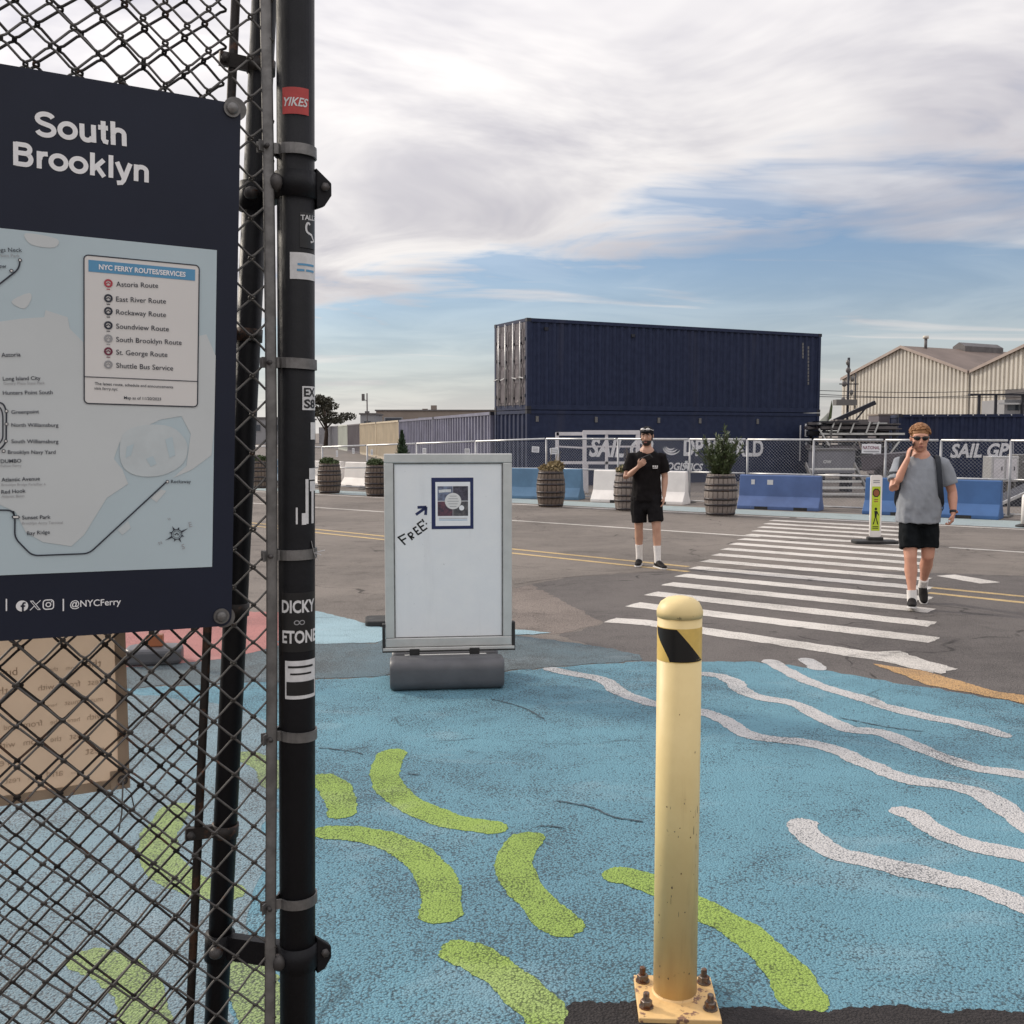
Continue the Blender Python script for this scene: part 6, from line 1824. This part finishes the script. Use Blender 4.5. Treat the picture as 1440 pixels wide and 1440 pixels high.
def head(mb, c, s=1.0, yaw=0.0, tilt=0.0, jaw=1.0):
    """skull, jaw, brow, nose, ears round the centre c; looks to -Y. Returns the transform used."""
    T = Matrix.Translation(V(c)) @ Matrix.Rotation(yaw, 4, 'Z') @ Matrix.Rotation(tilt, 4, 'X') @ Matrix.Scale(s, 4)
    h = MB()
    h.ball((0, 0.012, 0.028), 0.076, 0.096, 0.088, 18, 12)
    h.tube([(0, -0.02, 0.04), (0, -0.03, -0.02), (0, -0.036, -0.07), (0, -0.045, -0.105)], [0.07, 0.066, 0.057 * jaw, 0.034 * jaw], 16, True, [0.07, 0.064, 0.052, 0.032], XA)
    h.ball((0, -0.052, -0.098), 0.028 * jaw, 0.026, 0.02)
    for sx in (-1, 1):
        h.ball((sx * 0.042, -0.052, -0.02), 0.027, 0.026, 0.022, 10, 8)      # cheek
        h.ball((sx * 0.033, -0.074, 0.034), 0.03, 0.016, 0.010, 10, 8)       # brow
        h.ball((sx * 0.078, 0.014, -0.002), 0.009, 0.018, 0.031, 10, 8)      # ear
    h.tube([(0, -0.084, 0.024), (0, -0.098, 0.0), (0, -0.109, -0.026), (0, -0.09, -0.036)], [0.009, 0.011, 0.0155, 0.013], 8, True, [0.01, 0.012, 0.012, 0.01], XA)
    h.ball((0, -0.084, -0.066), 0.026, 0.013, 0.012, 10, 8)                   # mouth mound
    set_mesh_xf(h, T); mb.add(h.v, h.f)
    return T


def face_parts(T, t, lip=True, eyes=True):
    if eyes:
        for sx in (-1, 1):
            set_mesh_xf(MB().ball((sx * 0.031, -0.0755, 0.012), 0.0125, 0.009, 0.0075, 10, 8), T).build('eye', M['sock'], t, True)
            set_mesh_xf(MB().ball((sx * 0.031, -0.0825, 0.012), 0.0058, 0.004, 0.006, 8, 6), T).build('iris', M['lens'], t, True)
    if lip:
        set_mesh_xf(MB().ball((0, -0.0955, -0.061), 0.022, 0.005, 0.0042, 12, 6).ball((0, -0.0945, -0.070), 0.018, 0.005, 0.0048, 12, 6), T).build('lips', M['lip'], t, True)


def shoe(t, ankle, toe_dir, pitch=0.0, m='shoe'):
    """upper and sole; ankle = point above heel, toe_dir in plan, pitch>0 lifts the heel"""
    d = V(toe_dir).normalized(); a = math.atan2(d.y, d.x)
    T = Matrix.Translation(V(ankle)) @ Matrix.Rotation(a, 4, 'Z') @ Matrix.Rotation(pitch, 4, 'Y')
    u = MB()
    u.tube([(-0.055, 0, -0.045), (-0.02, 0, -0.03), (0.05, 0, -0.038), (0.12, 0, -0.055), (0.185, 0, -0.062), (0.205, 0, -0.064)], [0.03, 0.04, 0.043, 0.046, 0.036, 0.018], 14, True, [0.036, 0.05, 0.043, 0.028, 0.020, 0.012], (0, 1, 0))
    u.tube([(-0.01, 0, -0.04), (-0.008, 0, 0.02)], [0.042, 0.04], 12, True, [0.045, 0.042], (0, 1, 0))
    set_mesh_xf(u, T); o = remesh(u, 'shoe', M[m], t, 0.006, 3)
    out = [(-0.085, 0.02), (-0.07, 0.034), (0.0, 0.036), (0.07, 0.044), (0.13, 0.05), (0.18, 0.04), (0.208, 0.018), (0.208, -0.018), (0.18, -0.04), (0.13, -0.046), (0.07, -0.038), (0.0, -0.036), (-0.07, -0.034), (-0.085, -0.02)]
    sm = MB().extr([(x, y, -0.092) for x, y in out], (0, 0, 0.017)); set_mesh_xf(sm, T); sm.build('shoe_sole', M['sole'], o, bevel=0.005)
    return o


def sock(t, knee, ankle, f0, r0, r1):
    k = V(knee); a = V(ankle); st = [k.lerp(a, f0 + (1 - f0) * i / 6) for i in range(7)]
    mb = MB().tube(st, [r0 + (r1 - r0) * math.sin(min(1, i / 4) * 1.57) for i in range(7)], 16)
    o = mb.build('sock', M['sock'], t, True, auto=50); return o


# ---- man in black, reading his phone
gA = G(908, 797)
AZ = R(-8); BZ = R(-19)
pa_ = empty('person', gA, AZ); tag(pa_, 'person in black tee and shorts holding a phone at chest height', 'person')
pa_.scale = (1.0, 1.0, 1.0)
B = MB()
# legs: (image) left leg planted behind, right leg stepping out
hipL = V((-0.095, 0.03, 0.93)); knL = V((-0.095, 0.05, 0.52)); anL = V((-0.085, 0.10, 0.095))
hipR = V((0.095, 0.02, 0.93)); knR = V((0.135, -0.06, 0.51)); anR = V((0.155, -0.10, 0.095))
for hp, kn, an in ((hipL, knL, anL), (hipR, knR, anR)):
    limb(B, [(hp, 0.092, 0.1), (hp.lerp(kn, 0.5), 0.078, 0.086), (hp.lerp(kn, 0.86), 0.06, 0.066), (kn, 0.056, 0.06), (kn.lerp(an, 0.12) + V((0, 0.008, 0)), 0.054, 0.06), (kn.lerp(an, 0.32) + V((0, 0.018, 0)), 0.057, 0.064), (kn.lerp(an, 0.6) + V((0, 0.01, 0)), 0.043, 0.047), (kn.lerp(an, 0.86), 0.032, 0.036), (an, 0.033, 0.04)])
limb(B, [(V((0, 0.03, 0.9)), 0.155, 0.11), (V((0, 0.02, 1.05)), 0.14, 0.1), (V((0, 0.0, 1.25)), 0.155, 0.105), (V((0, -0.005, 1.4)), 0.165, 0.105), (V((0, 0.01, 1.49)), 0.13, 0.075)])
limb(B, [(V((0, 0.01, 1.48)), 0.066, 0.06), (V((0, -0.005, 1.56)), 0.056, 0.056), (V((0.0, -0.015, 1.63)), 0.055, 0.058)])
# right arm (image left) bent, hand with phone at the chest
shA = V((-0.195, 0.01, 1.445)); elA = V((-0.262, -0.05, 1.165)); wrA = V((-0.10, -0.235, 1.315))
limb(B, [(shA + V((0.02, 0, -0.015)), 0.048, 0.048), (shA.lerp(elA, 0.45), 0.050, 0.052), (elA, 0.041, 0.043), (elA.lerp(wrA, 0.3), 0.043, 0.041), (elA.lerp(wrA, 0.75), 0.031, 0.029), (wrA, 0.027, 0.023)], (0, 1, 0))
hd = V((0.62, -0.35, 0.62)); fingers(B, wrA, hd, V((0.35, 0.45, 0.45)), V((0, -0.2, 1)), [0.75, 0.8, 0.85, 0.9])
# left arm hanging
shB = V((0.195, 0.01, 1.445)); elB = V((0.235, 0.03, 1.165)); wrB = V((0.225, -0.04, 0.93))
limb(B, [(shB + V((-0.02, 0, -0.015)), 0.048, 0.048), (shB.lerp(elB, 0.45), 0.050, 0.052), (elB, 0.041, 0.043), (elB.lerp(wrB, 0.3), 0.043, 0.041), (elB.lerp(wrB, 0.75), 0.031, 0.029), (wrB, 0.026, 0.024)])
fingers(B, wrB, V((-0.05, -0.12, -1)), V((-1, 0.1, 0)), V((0, -1, 0)), [0.35, 0.4, 0.45, 0.5])
TA = head(B, (0.0, -0.035, 1.70), 1.0, R(-12), R(8))
remesh(B, 'body', M['skin_a'], pa_, 0.0065, 4)
face_parts(TA, pa_)
set_mesh_xf(MB().tube([(-0.05, -0.083, 0.032), (-0.032, -0.092, 0.038), (-0.014, -0.092, 0.034)], 0.0055, 6).tube([(0.05, -0.083, 0.032), (0.032, -0.092, 0.038), (0.014, -0.092, 0.034)], 0.0055, 6), TA).build('eyebrows', M['hair_dark'], pa_, True)
# beard and hair, cap with sunglasses, pale all over to paint the lens reflection
bd = MB(); bd.tube([(0, -0.03, -0.052), (0, -0.037, -0.078), (0, -0.044, -0.112), (0, -0.046, -0.12)], [0.066, 0.061, 0.04, 0.02], 16, True, [0.06, 0.058, 0.038, 0.02], XA)
bd.ball((0, -0.09, -0.05), 0.027, 0.009, 0.006, 10, 6)
for sx in (-1, 1): bd.tube([(sx * 0.07, -0.005, 0.02), (sx * 0.068, -0.02, -0.05)], [0.01, 0.014], 8)
set_mesh_xf(bd, TA); remesh(bd, 'beard', M['hair_dark'], pa_, 0.006, 2)
hr = MB(); hr.ball((0, 0.022, 0.02), 0.081, 0.094, 0.075, 16, 10); set_mesh_xf(hr, TA); hr.build('hair', M['hair_dark'], pa_, True)
cp = MB(); cp.ball((0, 0.012, 0.046), 0.085, 0.102, 0.082, 20, 12)
cp.tube([(0, -0.07, 0.062), (0, -0.115, 0.07), (0, -0.128, 0.07)], [0.066, 0.05, 0.02], 14, True, [0.012, 0.008, 0.005], XA)
set_mesh_xf(cp, TA); cp = remesh(cp, 'cap', M['cap'], pa_, 0.006, 2)
sgm = MB()
for sx in (-1, 1):
    sgm.tube([(sx * 0.012, -0.098, 0.098), (sx * 0.034, -0.096, 0.106), (sx * 0.058, -0.082, 0.1)], [0.012, 0.0165, 0.011], 10, True, [0.006, 0.006, 0.006], (0, 0.3, 1))
    sgm.tube([(sx * 0.06, -0.08, 0.1), (sx * 0.088, 0.0, 0.075)], 0.004, 6)
sgm.tube([(-0.014, -0.099, 0.1), (0.014, -0.099, 0.1)], 0.005, 6)
set_mesh_xf(sgm, TA).build('sunglasses', M['sole'], pa_, True)
# shirt
sh = MB()
limb(sh, [(V((0, 0.03, 0.865)), 0.208, 0.152), (V((0, 0.028, 0.93)), 0.2, 0.148), (V((0, 0.025, 1.0)), 0.19, 0.136), (V((0, 0.01, 1.15)), 0.178, 0.126), (V((0, -0.005, 1.32)), 0.188, 0.128), (V((0, 0.0, 1.40)), 0.192, 0.115), (V((0, 0.006, 1.45)), 0.182, 0.1), (V((0, 0.01, 1.485)), 0.145, 0.085), (V((0, 0.01, 1.515)), 0.095, 0.074), (V((0, 0.004, 1.54)), 0.072, 0.066)], ends=False)
limb(sh, [(V((-0.11, 0.01, 1.425)), 0.06, 0.07), (shA - V((0, 0, 0.012)), 0.068, 0.068), (shA.lerp(elA, 0.4), 0.074, 0.072), (shA.lerp(elA, 0.72), 0.076, 0.074)], (0, 1, 0), ends=False)
limb(sh, [(V((0.11, 0.01, 1.425)), 0.06, 0.07), (shB - V((0, 0, 0.012)), 0.068, 0.068), (shB.lerp(elB, 0.4), 0.074, 0.072), (shB.lerp(elB, 0.75), 0.076, 0.074)], ends=False)
sh.ball(shA + V((0.02, 0, -0.02)), 0.066); sh.ball(shB + V((-0.02, 0, -0.02)), 0.066)
shirt = remesh(sh, 'shirt', M['cloth_black'], pa_, 0.008, 6, fold=0.012)
bm_ = MB()
for i, (x, w_) in enumerate(((0.085, 0.022), (0.112, 0.02), (0.135, 0.016))):
    bm_.box(x - w_ / 2, -0.150, 1.305 - 0.002 * i, x + w_ / 2, -0.122, 1.327)
bm_.box(0.078, -0.150, 1.288, 0.14, -0.120, 1.298); bm_.build('chest_logo', M['sole'], shirt)
MB().box(-0.285, -0.06, 1.31, -0.262, -0.02, 1.325).build('sleeve_logo', M['sole'], shirt)
so_ = MB()
limb(so_, [(V((0, 0.03, 0.98)), 0.172, 0.125), (V((0, 0.03, 0.9)), 0.186, 0.138), (V((0, 0.025, 0.84)), 0.185, 0.135)], ends=False)
for hp, kn, e in ((hipL, knL, 0.86), (hipR, knR, 0.80)):
    limb(so_, [(hp + V((0, 0, 0.0)), 0.105, 0.125), (hp.lerp(kn, 0.4), 0.107, 0.115), (hp.lerp(kn, e), 0.1, 0.105)], ends=False)
so_.ball((0.0, 0.0, 0.80), 0.11, 0.10, 0.09)
remesh(so_, 'shorts', M['cloth_black2'], pa_, 0.008, 5, fold=0.008)
sock(pa_, knL, anL + V((0, 0, -0.03)), 0.52, 0.05, 0.043); sock(pa_, knR, anR + V((0, 0, -0.03)), 0.50, 0.05, 0.043)
shoe(pa_, anL + V((0, 0.02, 0.0)), (-0.12, -1, 0)); shoe(pa_, anR + V((0, 0.0, 0.0)), (0.55, -1, 0))
# phone in the right hand
hv = hd.normalized(); pc = wrA + hv * 0.12 + V((0.02, 0.018, 0.03))
fr = Frame(gA + pc, V((0.75, -0.35, 0.35)), V((-0.2, -0.55, 0.65)))
ph = MB().extr([(x, y, -0.004) for x, y in rrect(-0.074, -0.036, 0.074, 0.036, 0.01)], (0, 0, 0.009)).build('phone', M['phone'], None, bevel=0.002); ph.matrix_world = Matrix.Translation(gA) @ Matrix.Rotation(AZ, 4, 'Z') @ Matrix.Translation(-gA) @ fr.mat()
tag(ph, 'dark phone held by the man in black', 'phone')

# ---- man in grey, walking with a phone at his ear
gB = G(1288, 853)
pb_ = empty('person', gB, BZ); tag(pb_, 'person in grey tee and dark shorts walking with a phone at his ear', 'person')
B = MB()
hA = V((-0.09, 0.0, 0.93)); kA = V((-0.07, -0.12, 0.51)); aA = V((-0.045, -0.16, 0.105))
hB = V((0.095, 0.02, 0.93)); kB = V((0.095, -0.02, 0.52)); aB = V((0.075, 0.30, 0.19))
for hp, kn, an in ((hA, kA, aA), (hB, kB, aB)):
    limb(B, [(hp, 0.1, 0.105), (hp.lerp(kn, 0.5), 0.086, 0.092), (hp.lerp(kn, 0.86), 0.066, 0.07), (kn, 0.061, 0.064), (kn.lerp(an, 0.12) + V((0, 0.008, 0)), 0.058, 0.064), (kn.lerp(an, 0.32) + V((0, 0.02, 0)), 0.064, 0.07), (kn.lerp(an, 0.6) + V((0, 0.01, 0)), 0.047, 0.052), (kn.lerp(an, 0.86), 0.035, 0.038), (an, 0.035, 0.042)])
limb(B, [(V((0, 0.02, 0.9)), 0.165, 0.12), (V((0, 0.0, 1.05)), 0.165, 0.13), (V((0, -0.01, 1.25)), 0.165, 0.12), (V((0, -0.005, 1.4)), 0.17, 0.11), (V((0, 0.01, 1.49)), 0.13, 0.08)])
limb(B, [(V((0, 0.01, 1.48)), 0.07, 0.066), (V((-0.005, -0.01, 1.56)), 0.062, 0.062), (V((-0.008, -0.02, 1.62)), 0.06, 0.06)])
sA = V((-0.20, 0.0, 1.445)); eA = V((-0.245, -0.13, 1.19)); wA = V((-0.125, -0.135, 1.485))
limb(B, [(sA + V((0.018, 0, -0.015)), 0.052, 0.052), (sA.lerp(eA, 0.45), 0.056, 0.056), (eA, 0.046, 0.048), (eA.lerp(wA, 0.3), 0.049, 0.046), (eA.lerp(wA, 0.75), 0.035, 0.033), (wA, 0.029, 0.026)], (0, 1, 0))
fingers(B, wA, V((0.12, 0.22, 1.0)), V((1, 0.3, -0.1)), V((0.4, 1, 0.3)), [0.45, 0.5, 0.55, 0.6])
sB = V((0.215, 0.01, 1.44)); eB = V((0.305, 0.05, 1.16)); wB = V((0.315, -0.04, 0.955))
limb(B, [(sB + V((-0.018, 0, -0.015)), 0.052, 0.052), (sB.lerp(eB, 0.45), 0.054, 0.056), (eB, 0.046, 0.048), (eB.lerp(wB, 0.3), 0.048, 0.046), (eB.lerp(wB, 0.75), 0.035, 0.033), (wB, 0.029, 0.026)])
fingers(B, wB, V((-0.12, -0.15, -1)), V((-1, 0.25, 0)), V((0, -1, 0)), [0.7, 0.8, 0.85, 0.95])
TB = head(B, (-0.015, -0.04, 1.69), 1.06, R(6), R(7), 1.1)
remesh(B, 'body', M['skin_b'], pb_, 0.0065, 4)
face_parts(TB, pb_, True, False)
# tousled red-blond hair
hr = MB(); hr.ball((0, 0.022, 0.05), 0.086, 0.103, 0.084, 18, 12)
rh = random.Random(21)
for k in range(240):
    a = rh.uniform(0, 6.283); ph_ = rh.uniform(0.05, 1.5)
    d = V((math.sin(ph_) * math.cos(a), math.sin(ph_) * math.sin(a), math.cos(ph_)))
    if d.y < -0.5 and d.z < 0.42: continue
    p0 = V((0, 0.022, 0.048)) + V((d.x * 0.082, d.y * 0.1, d.z * 0.08))
    sw = V((0.75 + rh.uniform(-0.25, 0.25), rh.uniform(-0.3, 0.2), rh.uniform(-0.1, 0.25) - 0.5 * abs(d.x)))
    sw = sw - d * sw.dot(d) * 0.8
    hr.tube([p0 - sw * 0.015, p0 + d * 0.012 + sw * 0.01, p0 + d * 0.008 + sw * 0.045], [0.010, 0.0085, 0.002], 5)
set_mesh_xf(hr, TB).build('hair', M['hair_red'], pb_, True)
sgm = MB()
for sx in (-1, 1):
    sgm.tube([(sx * 0.008, -0.094, 0.014), (sx * 0.032, -0.095, 0.012), (sx * 0.062, -0.078, 0.014)], [0.014, 0.0215, 0.015], 10, True, [0.005, 0.005, 0.005], (0, 0, 1))
    sgm.tube([(sx * 0.064, -0.076, 0.018), (sx * 0.082, 0.01, 0.016)], 0.0045, 6)
sgm.tube([(-0.014, -0.096, 0.018), (0.014, -0.096, 0.018)], 0.005, 6)
set_mesh_xf(sgm, TB).build('sunglasses', M['lens'], pb_, True)
sh = MB()
limb(sh, [(V((0, -0.005, 0.85)), 0.212, 0.18), (V((0, -0.005, 0.95)), 0.212, 0.18), (V((0, -0.014, 1.1)), 0.214, 0.18), (V((0, -0.015, 1.25)), 0.208, 0.158), (V((0, -0.005, 1.38)), 0.206, 0.135), (V((0, 0.005, 1.45)), 0.178, 0.11), (V((0, 0.01, 1.505)), 0.112, 0.085), (V((0, 0.006, 1.535)), 0.08, 0.072)], ends=False)
limb(sh, [(V((-0.11, 0.01, 1.425)), 0.062, 0.072), (sA - V((0, 0, 0.012)), 0.073, 0.072), (sA.lerp(eA, 0.4), 0.08, 0.076), (sA.lerp(eA, 0.7), 0.082, 0.078)], (0, 1, 0), ends=False)
limb(sh, [(V((0.11, 0.01, 1.425)), 0.062, 0.072), (sB - V((0, 0, 0.012)), 0.073, 0.072), (sB.lerp(eB, 0.4), 0.08, 0.076), (sB.lerp(eB, 0.72), 0.082, 0.078)], ends=False)
sh.ball(sA + V((0.016, 0, -0.008)), 0.072); sh.ball(sB + V((-0.016, 0, -0.008)), 0.072)
shirt = remesh(sh, 'shirt', M['cloth_grey'], pb_, 0.008, 6, fold=0.012)
so_ = MB()
limb(so_, [(V((0, 0.01, 0.96)), 0.175, 0.135), (V((0, 0.01, 0.88)), 0.186, 0.15), (V((0, 0.01, 0.82)), 0.186, 0.145)], ends=False)
for hp, kn, e in ((hA, kA, 0.80), (hB, kB, 0.80)):
    limb(so_, [(hp, 0.092, 0.118), (hp.lerp(kn, 0.4), 0.106, 0.12), (hp.lerp(kn, e), 0.104, 0.112)], ends=False)
so_.ball((0.0, 0.0, 0.78), 0.11, 0.10, 0.09)
remesh(so_, 'shorts', M['shorts_dark'], pb_, 0.008, 5, fold=0.008)
sock(pb_, kA, aA + V((0, 0, -0.03)), 0.74, 0.047, 0.046); sock(pb_, kB, aB + V((0, 0, -0.02)), 0.76, 0.047, 0.046)
shoe(pb_, aA + V((0, 0.0, 0.002)), (-0.05, -1, 0), R(-6)); shoe(pb_, aB + V((0, 0.0, 0.0)), (0.1, -1, 0), R(38))
# backpack straps on both shoulders and the pack behind
bk = empty('backpack', gB, BZ); tag(bk, 'dark backpack worn by the man in grey', 'backpack')
def strap(pts, nm='strap'):
    c = cat([V(p) for p in pts], 6)
    MB().tube(c, 0.026, 10, True, 0.006, XA).build(nm, M['strap'], bk, True)
strap([(0.145, 0.12, 1.36), (0.15, 0.06, 1.50), (0.152, -0.04, 1.51), (0.162, -0.125, 1.42), (0.176, -0.14, 1.28), (0.192, -0.12, 1.14), (0.204, -0.03, 1.04), (0.19, 0.1, 1.0)])
strap([(-0.145, 0.12, 1.36), (-0.16, 0.06, 1.50), (-0.17, -0.04, 1.505), (-0.18, -0.115, 1.42), (-0.2, -0.12, 1.30), (-0.208, -0.08, 1.16), (-0.21, 0.0, 1.06), (-0.19, 0.1, 1.0)])
pk = MB(); pk.box(-0.15, 0.15, 0.98, 0.15, 0.30, 1.46); pk.build('pack', M['strap'], bk, bevel=0.05, seg=4)
MB().box(-0.12, 0.301, 1.02, 0.12, 0.335, 1.22).build('pocket', M['strap'], bk, bevel=0.014)
MB().tube([(0.215, -0.045, 1.08), (0.22, -0.06, 1.0), (0.21, -0.06, 0.98)], 0.006, 6).build('strap_tail', M['strap'], bk, True)
# black band across the right sleeve
arm_d = (eA - sA).normalized()
bnd = MB(); cA = sA.lerp(eA, 0.46); bnd.tube([cA - arm_d * 0.008 + V((0, 0, 0.012)), cA + arm_d * 0.008 + V((0, 0, -0.012))], 0.0865, 24, True, 0.083, (0, 1, 0)); bnd.build('sleeve_stripe', M['strap'], pb_, True)
# watch on the left wrist
wd_ = (wB - eB).normalized(); wc = eB.lerp(wB, 0.93)
wt = empty('wrist_watch', gB, BZ); tag(wt, 'dark watch on the wrist of the man in grey', 'watch')
MB().tube([wc - wd_ * 0.012, wc + wd_ * 0.012], 0.0345, 18, True, 0.032).build('strap', M['strap'], wt, True)
MB().ball(wc + V((0.03, -0.014, 0)), 0.014, 0.014, 0.016, 10, 8).build('watch_case', M['brown_red'], wt, True)
fr = Frame(gB + wA + V((0.045, 0.035, 0.10)), V((0.2, 0.9, 0.2)), V((0.25, 0.1, 1)))
ph2 = MB().extr([(x, y, -0.004) for x, y in rrect(-0.036, -0.075, 0.036, 0.075, 0.01)], (0, 0, 0.009)).build('phone', M['phone'], None, bevel=0.002); ph2.matrix_world = Matrix.Translation(gB) @ Matrix.Rotation(BZ, 4, 'Z') @ Matrix.Translation(-gB) @ fr.mat()
tag(ph2, 'dark phone pressed to the ear of the man in grey', 'phone')
